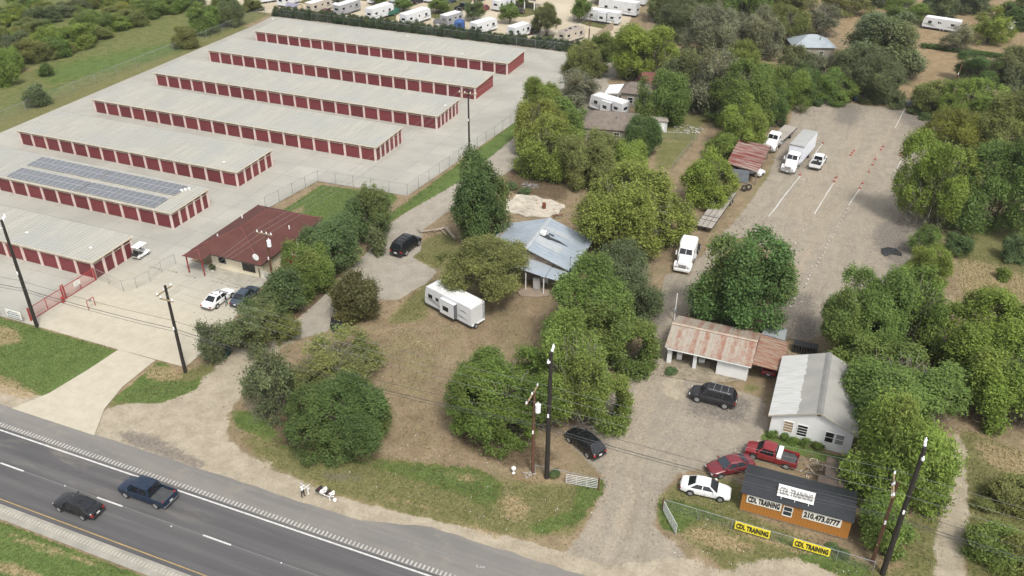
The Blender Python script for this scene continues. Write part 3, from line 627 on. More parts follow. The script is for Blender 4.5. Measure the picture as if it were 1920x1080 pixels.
T(1240, 135, 232, 96, 'elm', MD, 'green tree in front of the red roofed house', lift=.0)
T(1285, 95, 190, 80, 'mes', SG, 'dull green tree behind the red roofed house', lift=.0)
T(1340, 88, 212, 110, 'thin', GY, 'grey bare topped tree beyond the small carport', dead=1.)
T(1352, 120, 212, 100, 'elm', SG, 'dark mixed tree right of the small carport', lift=.0)
T(1400, 118, 238, 130, 'elm', MD, 'dense green tree left of the gravel lot corner', lift=.0)
T(1440, 165, 235, 90, 'elm', DK, 'low dark tree at the gravel lot corner', lift=.0)
T(1400, 85, 170, 110, 'mes', YG, 'yellow green tree between the grey trees and the blue roofed house', lift=.0)
T(1500, 88, 152, 72, 'mes', SG, 'dull green tree hiding the left of the pale blue roofed house', lift=.0)
T(1552, 92, 150, 62, 'thin', GY, 'grey twiggy tree hiding the right of the pale blue roofed house', lift=.0, dead=.8)
T(1470, 125, 205, 100, 'mes', MD, 'feathery tree in front of the pale blue roofed house', lift=.0)
T(1138, 60, 112, 58, 'mes', MD, 'green shrub at the end of the tan board fence', 'shrub', lift=.0)
T(1345, 10, 112, 120, 'mes', GY, 'greyish tree beyond the bright green tree at the driveway end', dead=.6, lift=.0)
T(1285, 0, 75, 90, 'mes', SG, 'dull tree behind the park fence corner', lift=.0)
T(1420, 20, 105, 100, 'mes', GY, 'rounded greyish tree in the back lots', lift=.0)
T(1480, 15, 90, 85, 'mes', OL, 'olive tree left of the pale blue roofed house', lift=.0)
T(1535, 5, 66, 80, 'thin', GY, 'bare limbed grey tree behind the pale blue roofed house', dead=.9)
T(1655, 28, 138, 155, 'rnd', SG, 'biggest grey green dome shaped tree in the back lots', lift=.0)
T(1600, 90, 175, 105, 'mes', SG, 'dark grey green tree in front of the dome shaped tree', lift=.0)
T(1655, 105, 192, 105, 'mes', SG, 'dull tree at the back edge of the gravel lot', lift=.0, dead=.5)
T(1560, 130, 190, 80, 'elm', MD, 'green tree at the back of the gravel lot near the blue barrels', lift=.0)
T(1510, 128, 192, 70, 'elm', DK, 'dark bush at the back left of the gravel lot', lift=.0)
T(1845, 103, 162, 100, 'elm', DK, 'dark round tree in the brown field at right', lift=.0)
T(1755, 150, 212, 85, 'mes', OL, 'olive bush at the far right corner of the gravel lot', lift=.0)
T(1830, 150, 235, 120, 'elm', BR, 'bright tree above the gravel lot right edge', lift=.0)
T(1800, 200, 285, 125, 'mes', YG, 'pale yellow green tree over the gravel lot right edge', lift=.0)
T(1890, 170, 290, 130, 'mes', OL, 'tall olive tree at right edge beyond the gravel lot', lift=.0)
T(1910, 90, 165, 80, 'mes', SG, 'dull tree at the right edge of the brown field', lift=.0)
T(1850, 15, 88, 85, 'thin', BR, 'leaning tree with forked trunk in the brown field', lift=.1, stems=1)
T(1795, 48, 95, 55, 'thin', GY, 'small bare tree in front of the old white caravan', dead=.8)
T(1905, 0, 50, 70, 'mes', DK, 'dark tree at the top right corner', lift=.0)
T(1700, 0, 40, 85, 'mes', MD, 'green tree beside the white car in the back field', lift=.0)
T(1590, -20, 28, 95, 'thin', OL, 'arched tree left of the white car in the back field', lift=.0, dead=.5)
T(1765, -15, 32, 60, 'mes', SG, 'dull tree behind the old white caravan', lift=.0)
T(1820, -25, 22, 80, 'mes', SG, 'dull tree at the top edge right of the caravan', lift=.0)
T(1650, -40, 5, 110, 'mes', SG, 'tree at the top edge above the white car', lift=.0)
T(1480, -30, 35, 100, 'mes', OL, 'olive tree at the top edge above the grey trees', lift=.0)
T(1400, -40, 30, 100, 'mes', MD, 'green tree at the top edge above the back lots', lift=.0)
T(1320, -45, 18, 90, 'mes', MD, 'green tree at the top edge right of the caravan park', lift=.0)
T(1250, -25, 40, 70, 'mes', SG, 'tree at the caravan park fence end', lift=.0)
# along the right hand boundary and under-storey
for k, (cx, yt, yb, w, c) in enumerate([(1905, 440, 490, 50, BG), (1800, 438, 478, 50, BG), (1885, 500, 525, 30, MD), (1905, 890, 960, 90, OL), (1870, 980, 1060, 100, MD), (1920, 1000, 1080, 90, OL), (1850, 930, 960, 40, OL)]):
    T(cx, yt, yb, w, 'mes', c, 'low scrubby plant on the rough ground at the right edge', 'shrub', 'scrub on the right hand rough ground', lift=.0)
for k, cx in enumerate((1472, 1490, 1510, 1535, 1450)):
    q = (cx-1440)/150
    T(cx, 800+q*38, 818+q*40, 20+5*(k % 2), 'mes', MD, 'weedy green clump against the front wall of the white building', 'shrub', 'weeds at the white building front', lift=.0)
for k, (cx, yb) in enumerate([(1560, 1027), (1580, 1040), (1040, 893), (1470, 190), (1530, 195), (1575, 188), (1640, 192), (1680, 196), (1720, 212), (1740, 222), (1258, 700), (1430, 620), (960, 352), (985, 362)]):
    T(cx, yb-(9 if yb > 300 else 11), yb, 24 if yb > 300 else 30, 'mes', BG, 'small weedy clump growing at a fence or lot edge', 'shrub', 'weedy clumps at the lot edges', lift=.0)
T(968, 425, 470, 55, 'mes', (.26, .045, .055), 'crimson flowering shrub at the left side of the tin roofed house', 'shrub', lift=.0)
# scrub field beyond the storage yard
rb = random.Random(5); FG = 'bushes in the scrub field'
for (cx, yt, yb, w, c) in [(385, 8, 60, 62, MD), (430, 2, 46, 55, SG), (345, 48, 88, 46, OL), (85, 118, 142, 26, DK), (70, 160, 198, 46, SG), (140, 45, 88, 68, BR), (170, 20, 60, 80, MD), (100, 70, 105, 55, MD), (60, 70, 115, 60, OL), (15, 90, 135, 55, BR), (30, 60, 100, 60, SG), (230, 10, 42, 70, OL), (215, 30, 52, 60, BR), (270, 0, 30, 70, MD), (320, -10, 22, 60, MD), (185, 48, 72, 50, OL), (95, 85, 110, 40, OL), (130, 80, 98, 30, OL), (50, 35, 62, 60, OL), (80, 12, 40, 70, SG), (20, 10, 40, 70, MD), (135, 0, 26, 60, SG), (5, 110, 160, 50, BR), (260, 20, 48, 40, OL), (470, -5, 20, 40, OL), (420, -20, 15, 50, MD), (350, -20, 10, 60, SG)]:
    T(cx, yt, yb, w, rb.choice(('mes', 'elm', 'mes')), c, 'rounded green bush in the scrub field behind the storage fence', 'shrub', FG, lift=.0, back=.6)
for k in range(46):
    cx = rb.uniform(-60, 330); f = 1-max(0, cx)/420; yb = rb.uniform(-15, 20+105*f*f); w = rb.uniform(22, 58)
    T(cx, yb-w*rb.uniform(.5, .7), yb, w, rb.choice(('mes', 'elm', 'thin')), rb.choice((OL, OL, BR, BR, YG, MD)), 'rounded green bush in the scrub field behind the storage fence', 'shrub', FG, lift=.0, back=.6)
# oleander hedge behind the last storage row
for k in range(44):
    x = -147.2+k*1.98; y = 197.0+rb.uniform(-.25, .25)
    T(0, 0, 0, 0, 'elm', (.046, .072, .034), 'dark green oleander of the clipped hedge behind the farthest storage row', 'shrub', 'hedge between the storage yard and the caravan park', name='hedge_shrub', lift=.0, loc=(x, y, 0), RH=(rb.uniform(1.15, 1.45), rb.uniform(2.3, 3.1)))
# young trees in the caravan park
for cx, yt, yb, w, c, lb in [(1025, 4, 68, 50, (.12, .13, .05), 'young pale leaved tree on the island beside the taupe caravan'), (1087, -8, 42, 38, MD, 'young green tree at the island corner by the large white caravan'), (955, 6, 46, 34, MD, 'small green tree beside the white truck camper in the park'), (888, 2, 40, 42, BG, 'rounded young tree behind the white caravan row'), (822, -5, 25, 40, MD, 'young green tree behind the small grey caravan'), (757, -3, 22, 34, MD, 'young tree beside the silver car in the park'), (710, -25, 14, 36, MD, 'young tree at the top edge above the white fifth wheel'), (632, -20, 5, 34, MD, 'young tree at the top edge above the grey caravan'), (1130, -25, 8, 45, MD, 'green tree at the top edge above the large white caravan'), (978, -25, 14, 30, BR, 'small tree at the park shelter')]:
    T(cx, yt, yb, w, 'mes', c, lb, lift=.28, back=.15, name='young_tree')
# ------------------------------------------------------------------ grass blades and weeds on the verges
r = NR; cell = np.where((XY[:, 0] > -95) & (XY[:, 0] < 36) & (XY[:, 1] > 26) & (XY[:, 1] < 125))[0]
def scatter(n, weight, hmin, hmax, wd, cols, name, label):
    w = np.clip(weight, 0, None); w = w/w.sum(); k = r.choice(cell, n, p=w)
    b = np.column_stack([XY[k]+r.uniform(-.3, .3, (n, 2)), np.full(n, -.05)])
    a = r.uniform(0, 6.28, n); h = r.uniform(hmin, hmax, n); T_ = np.column_stack([np.cos(a)*.25+r.randn(n)*.2, np.sin(a)*.25+r.randn(n)*.2, np.ones(n)])*(h/2)[:, None]
    B_ = np.column_stack([-np.sin(a), np.cos(a), np.zeros(n)])*(wd*r.uniform(.6, 1.3, n))[:, None]
    me = quads_mesh(name, b+T_, T_, B_, r.rand(n), r.rand(n)*.9, LEAF); o = link(name, me); o.color = (*cols, 1); tag(o, label, kind='stuff'); return o
zone = lambda k: MASK[k][cell]
notp = (1-zone('paved'))*(1-zone('caliche'))*(1-zone('gravel')*.8)
cx_, cy_ = XY[cell][:, 0], XY[cell][:, 1]
notp = notp*((cy_ < 35.2) | (cy_ > 50.1))*~((cx_ < -64) & (cy_ > 60.2) & (cy_ < 97.5))*~((cx_ < -79.5) & (cy_ > 90))*~((cx_ < -61.9) & (cy_ > 109.8))*~pip(XY[cell], [(-74.4, 61), (-76, 49), (-66, 49), (-68.6, 61)])*~((cx_ > -14) & (cx_ < 8) & (cy_ > 62) & (cy_ < 89))
scatter(44000, zone('lush')*notp+.0, .06, .2, .05, (.13, .16, .06), 'grass', 'green grass of the verges and lawns')
scatter(70000, zone('olive')*notp+.16*notp*(1-zone('gravel')), .05, .2, .045, (.17, .155, .075), 'dry_grass', 'dry yellow grass and weeds of the verges')

def flat_litter(n, weight, cols, name, label):
    w = np.clip(weight, 0, None); w = w/w.sum(); k = r.choice(cell, n, p=w); a = r.uniform(0, 6.28, n); s = r.uniform(.03, .085, n)
    b = np.column_stack([XY[k]+r.uniform(-.3, .3, (n, 2)), np.full(n, -.012)+r.uniform(0, .02, n)])
    T_ = np.column_stack([np.cos(a)*s, np.sin(a)*s, r.uniform(-.03, .03, n)]); B_ = np.column_stack([-np.sin(a)*s*.6, np.cos(a)*s*.6, r.uniform(-.02, .02, n)])
    me = quads_mesh(name, b, T_, B_, r.rand(n), r.rand(n)*.5, LEAF); o = link(name, me); o.color = (*cols, 1); tag(o, label, kind='stuff')
flat_litter(26000, (zone('litter')*1.2+.22)*notp*(1-zone('lush')), (.13, .095, .06), 'leaf_litter', 'brown fallen leaves on the yard soil')
flat_litter(5000, (zone('gravel')+.12*zone('caliche'))*(1-zone('paved'))*((cy_ < 35) | (cy_ > 50.2)), (.3, .28, .25), 'loose_stones', 'loose pale stones on the gravel drive')
# ------------------------------------------------------------------ mini-storage rows
ROOFM = NT('storage_roof'); _v = ROOFM.pos(); _n = ROOFM.noise(ROOFM.scale(_v, (1, .12, 1)), 1.2, 4); _n2 = ROOFM.noise(_v, .12, 3)
ROOFM.set(ROOFM.mix(ROOFM.ramp(_n2, .35, .65, 0, .8), ROOFM.mix(ROOFM.ramp(_n, .3, .7), P(190, 187, 175, .6), P(206, 202, 189, .6)), P(186, 186, 180, .62)), .5, .0, .4)
CREAM = M('cream_trim', P(224, 212, 190, .72), .6, .1, .6)
PILAS = M('pilaster_paint', P(226, 205, 196, .75), .65, .12, .8, dirt=P(190, 165, 150), dirt_amt=.15)
_t = NT('door_red'); _oi = _t.node('ShaderNodeObjectInfo'); _n = _t.noise(_t.obj(), .8, 4)
_k = _t.math('MULTIPLY', _t.ramp(_n, .25, .75, .88, 1.1), _t.ramp(_oi.outputs['Random'], 0, 1, .86, 1.14))
_sc = _t.node('ShaderNodeVectorMath', operation='SCALE'); _sc.inputs[0].default_value = (.140, .028, .032); _t.link(_k, _sc.inputs['Scale']); _t.set(_sc.outputs[0], .5, 0, .35); DOORR = _t.m
WALLR = M('wall_red', (.235, .045, .042), .55, .12, .5)
HEADR = M('header_red', (.09, .016, .018), .6, .2, 1)
def door_mesh(w, h):
    m = MB(); n = 9; prof = []
    for i in range(n):
        z0 = h*i/n; z1 = h*(i+1)/n; prof += [(-.012, z0+.01), (-.03, z0+.04), (-.03, z1-.04), (-.012, z1-.01)]
    prof = [(0, 0)]+prof+[(0, h)]
    m.prismx(prof, -w/2, w/2); return m.mesh('roller_door', DOORR)
DM = {}
def door(parent, x, y, rz, w, h, z=.03):
    k = (round(w, 2), h)
    if k not in DM: DM[k] = door_mesh(*k)
    o = link('roller_door', DM[k], parent, (x, y, z), rz); return o
def storage_row(name_lbl, x0, x1, y0, dep, ends, pitch=3.12, eave=2.72):
    """front faces -y; ends = number of doors on the right hand end (0: plain red wall)"""
    t = thing('storage_building', name_lbl, 'storage building', (x1, y0, 0), 0, 'rows of self storage units')
    L = x1-x0; n = max(1, round(L/pitch)); pw = L/n; hi = eave+.26
    b = MB(); b.prismx([(.12, 0.0), (dep-.05, 0.0), (dep-.05, hi-.1), (.12, eave-.1)], -L+.05, -.12); b.build('wall', WALLR if not ends else HEADR, t)
    # sheet metal roof with standing seams
    rf = MB(); rf.prismx([(-.22, eave), (-.22, eave+.06), (dep+.15, hi+.06), (dep+.15, hi)], -L-.2, .22)
    k = 0
    x = -L
    while x < .15:
        rf.prismx([(-.215, eave+.055), (-.215, eave+.115), (dep+.14, hi+.115), (dep+.14, hi+.055)], x-.025, x+.025); x += .61
    rf.build('roof', ROOFM.m, t)
    fa = MB(); fa.box(-L-.21, .23, -.27, -.225, eave-.13, eave+.07); fa.prismx([(-.22, eave-.13), (-.22, eave+.068), (dep+.15, hi+.068), (dep+.15, hi-.13)], .225, .27); fa.build('fascia', CREAM, t)
    pm = MB(); pm.bbox(-.2, .2, -.06, .13, 0, eave-.13, .02); pme = pm.mesh('pilaster', PILAS)
    for i in range(n+1): link('pilaster', pme, t, (-L+i*pw+(.2 if i == 0 else -.2 if i == n else 0), 0, 0))
    hd = MB()
    for i in range(n): 
        c = -L+(i+.5)*pw; hd.box(c-pw/2+.2, c+pw/2-.2, -.0, .1, 2.2, 2.29); 
    hd.build('lintel', CREAM, t)
    for i in range(n): door(t, -L+(i+.5)*pw, .115, 0, pw-.4, 2.2)
    if ends:
        pq = MB(); pq.bbox(-.13, .06, -.2, .2, 0, eave-.1, .02); pqe = pq.mesh('pilaster', PILAS); ew = dep/ends; he = MB()
        for i in range(ends+1): 
            if i: link('pilaster', pqe, t, (0, i*ew-(.2 if i == ends else 0), 0))
        for i in range(ends): 
            door(t, -.115, (i+.5)*ew, R(90), ew-.4, 2.2); he.box(-.1, 0, i*ew+.2, (i+1)*ew-.2, 2.2, 2.29)
        he.build('lintel', CREAM, t)
    sp = MB(); sp.bbox(-.06, .06, -.12, -.062, .05, eave-.12, .01); spm = sp.mesh('downspout', PILAS); sb_ = MB(); sb_.bbox(-.2, .2, -.8, -.13, .02, .1, .02); sbm = sb_.mesh('splash_block', CONC)
    for i in range(2, n, 3): link('splash_block', sbm, link('downspout', spm, t, (-L+i*pw, 0, 0)))
    return t
rows = [('farthest storage row, longest, with plain red end wall against the hedge', -137.3, -70.8, 174, 10.2, 0), ('second farthest storage row, with plain red end wall', -137.3, -70.7, 156.5, 9.3, 0), ('third farthest storage row, with narrow red doors on its end', -136.8, -70.6, 138.6, 9.6, 6), ('fourth storage row, whose end reaches nearest the driveway fence', -136.4, -73.6, 120.9, 9.5, 6), ('fifth storage row, shorter, behind the row with solar panels', -136.2, -89, 103.1, 9.5, 5), ('storage row carrying solar panels on its roof', -136.2, -88.7, 87.3, 8.3, 5), ('nearest storage row, beside the red gate and golf cart', -136.2, -88.4, 71.8, 7.2, 4)]
ROWS = [storage_row(*r_) for r_ in rows]
# roof vents and drips as small things on the roofs
vm = MB(); vm.bbox(-.18, .18, -.18, .18, 0, .1, .03); vme = vm.mesh('roof_vent', WHITE)
for (px, py, z, o) in [(564, 57, 3, 0), (764, 67, 3, 0), (867, 100, 3, 0), (512, 36, 3, 0), (835, 197, 3, 2), (327, 280, 3, 3), (306, 284.5, 3, 3), (420, 303, 2.95, 4), (50, 436, 2.9, 6), (170, 465, 2.85, 6)]:
    g = G(px, py, z); e = rows[o]; zz = 2.72+.26*(g.y-e[3])/e[4]+.06
    link('roof_vent', vme, ROWS[o], (g.x-e[2], g.y-e[3], zz))
# solar arrays
PVM = NT('solar_cell'); _v = PVM.obj(); _g = PVM.node('ShaderNodeTexBrick'); _g.offset = 0; _g.inputs['Scale'].default_value = 1; _g.inputs['Brick Width'].default_value = .16; _g.inputs['Row Height'].default_value = .16; _g.inputs['Mortar Size'].default_value = .006
PVM.link(_v, _g.inputs['Vector']); _g.inputs['Color1'].default_value = (.10, .105, .113, 1); _g.inputs['Color2'].default_value = (.115, .12, .128, 1); _g.inputs['Mortar'].default_value = (.2, .21, .23, 1)
PVM.set(_g.outputs['Color'], .22, 0, .7)
ALU = M('aluminium', (.5, .51, .52), .35, .1, 2, metal=.5)
def solar(label, x0, x1, y0, y1, cols):
    e = rows[5]; zf = lambda y: 2.72+.26*(y-e[3])/e[4]+.14
    t = thing('solar_array', label, 'solar array', (x0, y0, zf(y0)), 0, 'solar arrays on the storage roof')
    t.rotation_euler = (math.atan(.26/e[4])+.02, 0, 0)
    W_, H_ = (x1-x0)/cols, (y1-y0)/2
    pmn = MB(); pmn.box(.045, W_-.045, .045, H_-.045, .04, .075); pme = pmn.mesh('panel', PVM.m)
    fmn = MB()
    for a in ((.01, .045, .01, H_-.01), (W_-.045, W_-.01, .01, H_-.01), (.045, W_-.045, .01, .045), (.045, W_-.045, H_-.045, H_-.01)): fmn.box(*a, .035, .085)
    fme = fmn.mesh('frame', ALU)
    for i in range(cols):
        for j in range(2):
            o = link('panel', pme, t, (i*W_, j*H_, 0)); link('frame', fme, o)
    rl = MB()
    for y in (.25*H_, .75*H_, 1.25*H_, 1.75*H_): rl.box(0, W_*cols, y-.03, y+.03, -.03, .034)
    rl.build('rail', ALU, t)
A = lambda x, y: G(x/4, 270+y/4, 3.0)
a0 = A(50, 240); a1 = A(640, 320); 
yf0 = A(590, 352).y; yf1 = A(690, 290).y; yb0 = A(745, 270).y; yb1 = A(840, 210).y
xl, xm, xr = A(115, 205).x, A(638, 320).x, A(1215, 438).x
solar('solar array at front left of the storage roof', xl, xm-.15, yf0, yf1, 13); solar('solar array at front right of the storage roof, nearest the corner', xm+.15, xr, yf0, yf1, 13)
xl, xm, xr = A(268, 128).x, A(785, 240).x, A(1360, 358).x
solar('solar array at back left of the storage roof', xl, xm-.15, yb0, min(yb1, 95.2), 13); solar('solar array at back right of the storage roof, beside the small inverters', xm+.15, xr, yb0, min(yb1, 95.2), 13)
for px in (1365, 1392, 1420):
    g = A(px, 355-(px-1365)*.25); b = MB(); b.bbox(-.22, .22, -.12, .12, -.05, .32, .03); o = b.build('inverter', WHITE, None, loc=(g.x, g.y, 3.02))
    tag(o, 'small white inverter box on the solar storage roof', 'inverter', 'inverters beside the back right solar array')

# ------------------------------------------------------------------ generic building bits
def window(parent, x, z, w, h, y, frame, panes=(1, 2), glass=GLASS, rz=0., depth=.06):
    """window on a wall whose outside faces -y of the local frame"""
    f = MB(); t_ = .07
    f.box(x-w/2-t_, x+w/2+t_, y-depth, y, z-t_, z-.001); f.box(x-w/2-t_, x+w/2+t_, y-depth, y, z+h+.001, z+h+t_); f.box(x-w/2-t_, x-w/2, y-depth, y, z, z+h); f.box(x+w/2, x+w/2+t_, y-depth, y, z, z+h)
    nx, nz = panes
    for i in range(1, nx): f.box(x-w/2+w*i/nx-.025, x-w/2+w*i/nx+.025, y-depth*.8, y, z+.001, z+h-.001)
    for j in range(1, nz): f.box(x-w/2+.001, x+w/2-.001, y-depth*.7, y, z+h*j/nz-.025, z+h*j/nz+.025)
    o = f.build('window', frame, parent)
    for i in range(nx):
        for j in range(nz):
            p = MB(); p.box(x-w/2+w*i/nx+.02, x-w/2+w*(i+1)/nx-.02, y-depth*.45, y-.002, z+h*j/nz+.02, z+h*(j+1)/nz-.02); p.build('pane', glass, o)
    if rz: o.rotation_euler = (0, 0, rz)
    return o
def pdoor(parent, x, w, h, y, mat, rz=0., z=0.):
    d = MB(); d.box(x-w/2, x+w/2, y-.05, y, z, z+h); o = d.build('door', mat, parent)
    k = MB(); k.bbox(x+w/2-.14, x+w/2-.06, y-.1, y-.05, z+.95, z+1.03, .01); k.build('handle', STEEL, o)
    if rz: o.rotation_euler = (0, 0, rz)
    return o
def slab(m, a, b, c, d, th, mi=None):
    """thin solid roof plane through four corners, thickness downwards"""
    q = [Vector(p) for p in (a, b, c, d)]; lo = [p-Vector((0, 0, th)) for p in q]
    m.add(q+lo, [(0, 1, 2, 3), (7, 6, 5, 4), (0, 4, 5, 1), (1, 5, 6, 2), (2, 6, 7, 3), (3, 7, 4, 0)], mi)
# ------------------------------------------------------------------ red roofed office
SHING = NT('red_shingle'); _v = SHING.pos(); _n = SHING.noise(_v, .7, 5, .7); _f = SHING.noise(_v, 9, 3)
_b = SHING.node('ShaderNodeTexWave'); _b.wave_type = 'BANDS'; _b.bands_direction = 'Z'; _b.inputs['Scale'].default_value = 3.2; _b.inputs['Distortion'].default_value = 1.5; SHING.link(_v, _b.inputs['Vector'])
SHING.set(SHING.mix(SHING.ramp(_b.outputs['Fac'], .6, 1, 0, .25), SHING.mix(SHING.ramp(_f, .3, .7, 0, .5), SHING.mix(SHING.ramp(_n, .3, .7), (.086, .034, .029), (.112, .046, .038)), (.07, .028, .024)), (.05, .02, .017)), .85, 0, .2)
RIDGER = M('ridge_red', (.15, .046, .04), .8, .2, 1)
CRWALL = M('cream_wall', P(226, 216, 190, .82), .75, .1, .5, dirt=P(190, 178, 150), dirt_amt=.12)
BRTRIM = M('brown_trim', (.06, .038, .03), .6, .2, 1); REDDOOR = M('red_door', (.24, .022, .02), .5, .15, 1)
t = thing('office', 'cream storage office with a red shingled hip roof and satellite dish', 'office building', (-73, 87, 0))
x0, x1, y0, y1 = -4.9, 5.2, -6.6, 6.7
w = MB(); w.box(-3.2, x1, y0, y1, 0, 2.75); w.box(x0, -3.2, -4.4, y1, 0, 2.75); w.build('wall', CRWALL, t)
rf = MB(); E0, E1, Y0, Y1 = -5.55, 4.75+.95, -7.5, 7.4; zr = 4.75
ra, rb_ = (-.75, -2.6, zr), (-.75, 3.2, zr)
rf.add([(E0, Y0, 2.72), (E1, Y0, 2.72), (E1, Y1, 2.72), (E0, Y1, 2.72), ra, rb_], [(0, 1, 4), (1, 2, 5, 4), (2, 3, 5), (3, 0, 4, 5), (0, 3, 2, 1)])
rf.add([(E0, -9.4, 2.70), (-2.4, -9.4, 2.70), (-2.4, -7.0, 2.70), (-4.0, -7.9, 3.25), (-4.0, -5.6, 3.30), (E0, -6.0, 2.70)], [(0, 1, 3), (1, 2, 4, 3), (5, 0, 3, 4), (2, 5, 4), (0, 5, 2, 1)])
ro = rf.build('roof', SHING.m, t)
rd = MB()
for a, b in (((E0, Y0, 2.72), ra), ((E1, Y0, 2.72), ra), ((E1, Y1, 2.72), rb_), ((E0, Y1, 2.72), rb_), (ra, rb_), ((-4, -7.9, 3.25), (-2.4, -9.4, 2.7)), ((-4, -7.9, 3.25), (E0, -9.4, 2.7))): rd.tube(a, b, .07, n=5)
rd.build('ridge_cap', RIDGER, ro)
fs = MB(); fs.box(E0, E1, Y0-.03, Y0, 2.52, 2.71); fs.box(E1, E1+.03, Y0, Y1, 2.52, 2.71); fs.box(E0-.03, E0, Y0, Y1, 2.52, 2.71); fs.build('fascia', BRTRIM, t)
vt = MB()
for x, y, z in ((-4.2, 2, 3.35), (-3.6, -4.2, 3.4), (3.9, 1.8, 3.35)): vt.tube((x, y, z-.3), (x, y, z+.45), .09, n=8)
vt.build('vent_pipe', WHITE, t)
for x in (-5.2, -2.65): ps = MB(); ps.bbox(x-.07, x+.07, -9.1, -8.96, 0, 2.7, .01); ps.build('porch_post', REDDOOR, t)
window(t, 2.9, .75, 1.9, 1.35, y0-.0, BRTRIM, (2, 2)); window(t, -1.4, 1.1, 1.0, 1.0, y0, BRTRIM, (1, 2)); pdoor(t, -4.0, .95, 2.1, -4.4, REDDOOR)
window(t, -1.0, .9, 1.0, 1.2, -x1, BRTRIM, (1, 2), rz=R(90)); pdoor(t, .6, .95, 2.1, -x1, REDDOOR, R(90), .25); window(t, 3.4, .9, 1.0, 1.2, -x1, BRTRIM, (1, 2), rz=R(90))
sp = MB(); sp.box(5.2, 6.8, -.2, 1.5, .0, .3); sp.build('side_step', CONC, t); sm_ = MB(); sm_.bbox(5.25, 6.2, -2.6, -.6, 0, .75, .05); sm_.build('cellar_hatch', REDDOOR, t)
ds = thing('satellite_dish', 'white satellite dish on the office roof corner', 'satellite dish', (-68.3, 80.2, 2.75))
m = MB(); m.tube((0, 0, .0), (0, 0, .55), .04, n=6); m.build('mast', STEEL, ds)
m = MB(); rings = []
for k in range(4): 
    rr = [.02, .25, .42, .5][k]; zz = [.0, .04, .1, .16][k]; rings.append([(math.cos(a)*rr, -zz*.8-.1, .75+math.sin(a)*rr) for a in np.arange(14)*2*math.pi/14])
m.loft(rings, True); m.build('dish', WHITE, ds, True); m = MB(); m.tube((0, -.1, .35), (0, -.62, .7), .02, n=5); m.bbox(-.06, .06, -.7, -.6, .66, .78, .02); m.build('feed_arm', STEEL, ds)
# ------------------------------------------------------------------ rusty roofed garage with lean-to
t = NT('rusty_corrugated'); v = t.pos(); sx = t.node('ShaderNodeSeparateXYZ'); t.link(v, sx.inputs[0])
cell_ = t.math('FLOOR', t.math('MULTIPLY', sx.outputs['X'], 1/.62)); wn_ = t.node('ShaderNodeTexWhiteNoise'); wn_.noise_dimensions = '1D'; t.link(cell_, wn_.inputs['W'])
n1 = t.noise(t.scale(v, (1.2, .8, 1)), 1.6, 5, .75); n2 = t.noise(v, 6, 4)
f = t.math('ADD', t.math('MULTIPLY', n1, .9), t.math('MULTIPLY', wn_.outputs['Value'], .2))
c = t.mix(t.ramp(f, .38, .78), P(186, 178, 164, .6), P(158, 108, 88, .66)); c = t.mix(t.ramp(f, .68, .9, 0, .8), c, P(140, 76, 58, .7)); c = t.mix(t.ramp(n2, .45, .7, 0, .35), c, P(196, 184, 166, .6))
t.set(c, .75, .05, .3); RUSTY = t.m
GWALL = M('white_wall', P(232, 232, 230, .8), .7, .08, .6, dirt=P(196, 184, 160), dirt_amt=.08)
gt = thing('garage', 'long open garage with white walls and rusty corrugated gable roof', 'garage', (-9, 82.4, 0))
def corrugated(name, parent, x0, x1, ya, za, yb, zb, mat, pitch=.62, rib=.05):
    m = MB(); slab(m, (x0, ya, za), (x1, ya, za), (x1, yb, zb), (x0, yb, zb), .05)
    x = x0+.02
    while x < x1-.02:
        a = (x-.035, ya, za+.004); slab(m, (x-.035, ya, za+rib), (x+.035, ya, za+rib), (x+.035, yb, zb+rib), (x-.035, yb, zb+rib), rib-.003); x += pitch
    return m.build(name, mat, parent)
corrugated('roof_slope', gt, -4.85, 4.95, -.35, 2.4, 3.05, 3.62, RUSTY); corrugated('roof_slope', gt, -4.85, 4.95, 6.85, 2.4, 3.051, 3.62, RUSTY)
m = MB(); slab(m, (-4.87, 2.85, 3.66), (4.97, 2.85, 3.66), (4.97, 3.05, 3.73), (-4.87, 3.05, 3.73), .03); slab(m, (-4.87, 3.051, 3.73), (4.97, 3.051, 3.73), (4.97, 3.25, 3.66), (-4.87, 3.25, 3.66), .03); m.build('ridge_cap', M('ridge_tin', P(200, 180, 160), .6, .2, 1), gt)
m = MB(); m.bbox(-4.55, -4.05, .1, .6, 0, 2.35, .02); m.build('pillar', GWALL, gt); m = MB(); m.bbox(-1.55, -1.15, .1, .55, 0, 2.35, .02); m.build('pillar', GWALL, gt)
m = MB(); m.box(1.15, 4.6, .1, .28, 0, 2.33); m.box(4.42, 4.6, .28, 6.5, 0, 2.4); m.box(1.15, 1.33, .28, 6.5, 0, 2.4); m.box(-4.6, 4.6, 6.5, 6.65, 0, 2.4); m.box(-4.6, -4.42, .6, 6.5, 0, 2.4)
m.prismx([(.1, 2.3), (6.65, 2.3), (3.05, 3.5)], -4.6, -4.45); m.prismx([(.1, 2.3), (6.65, 2.3), (3.05, 3.5)], 4.45, 4.6); m.build('wall', GWALL, gt)
m = MB(); m.box(-4.6, 4.9, -.36, -.28, 2.2, 2.36); m.build('eave_board', WHITE, gt)
t = NT('rusty_lean_to'); v = t.pos(); n1 = t.noise(t.scale(v, (.5, 3.5, 1)), 1.4, 5, .75); c = t.mix(t.ramp(n1, .35, .6), P(180, 166, 148, .6), P(158, 110, 90, .66)); c = t.mix(t.ramp(n1, .6, .8, 0, .7), c, P(150, 92, 72, .66)); t.set(c, .75, .05, .3); RUSTL = t.m
m = MB(); slab(m, (4.97, -.1, 2.62), (8.45, .3, 2.2), (8.05, 6.4, 2.2), (4.97, 6.5, 2.62), .05)
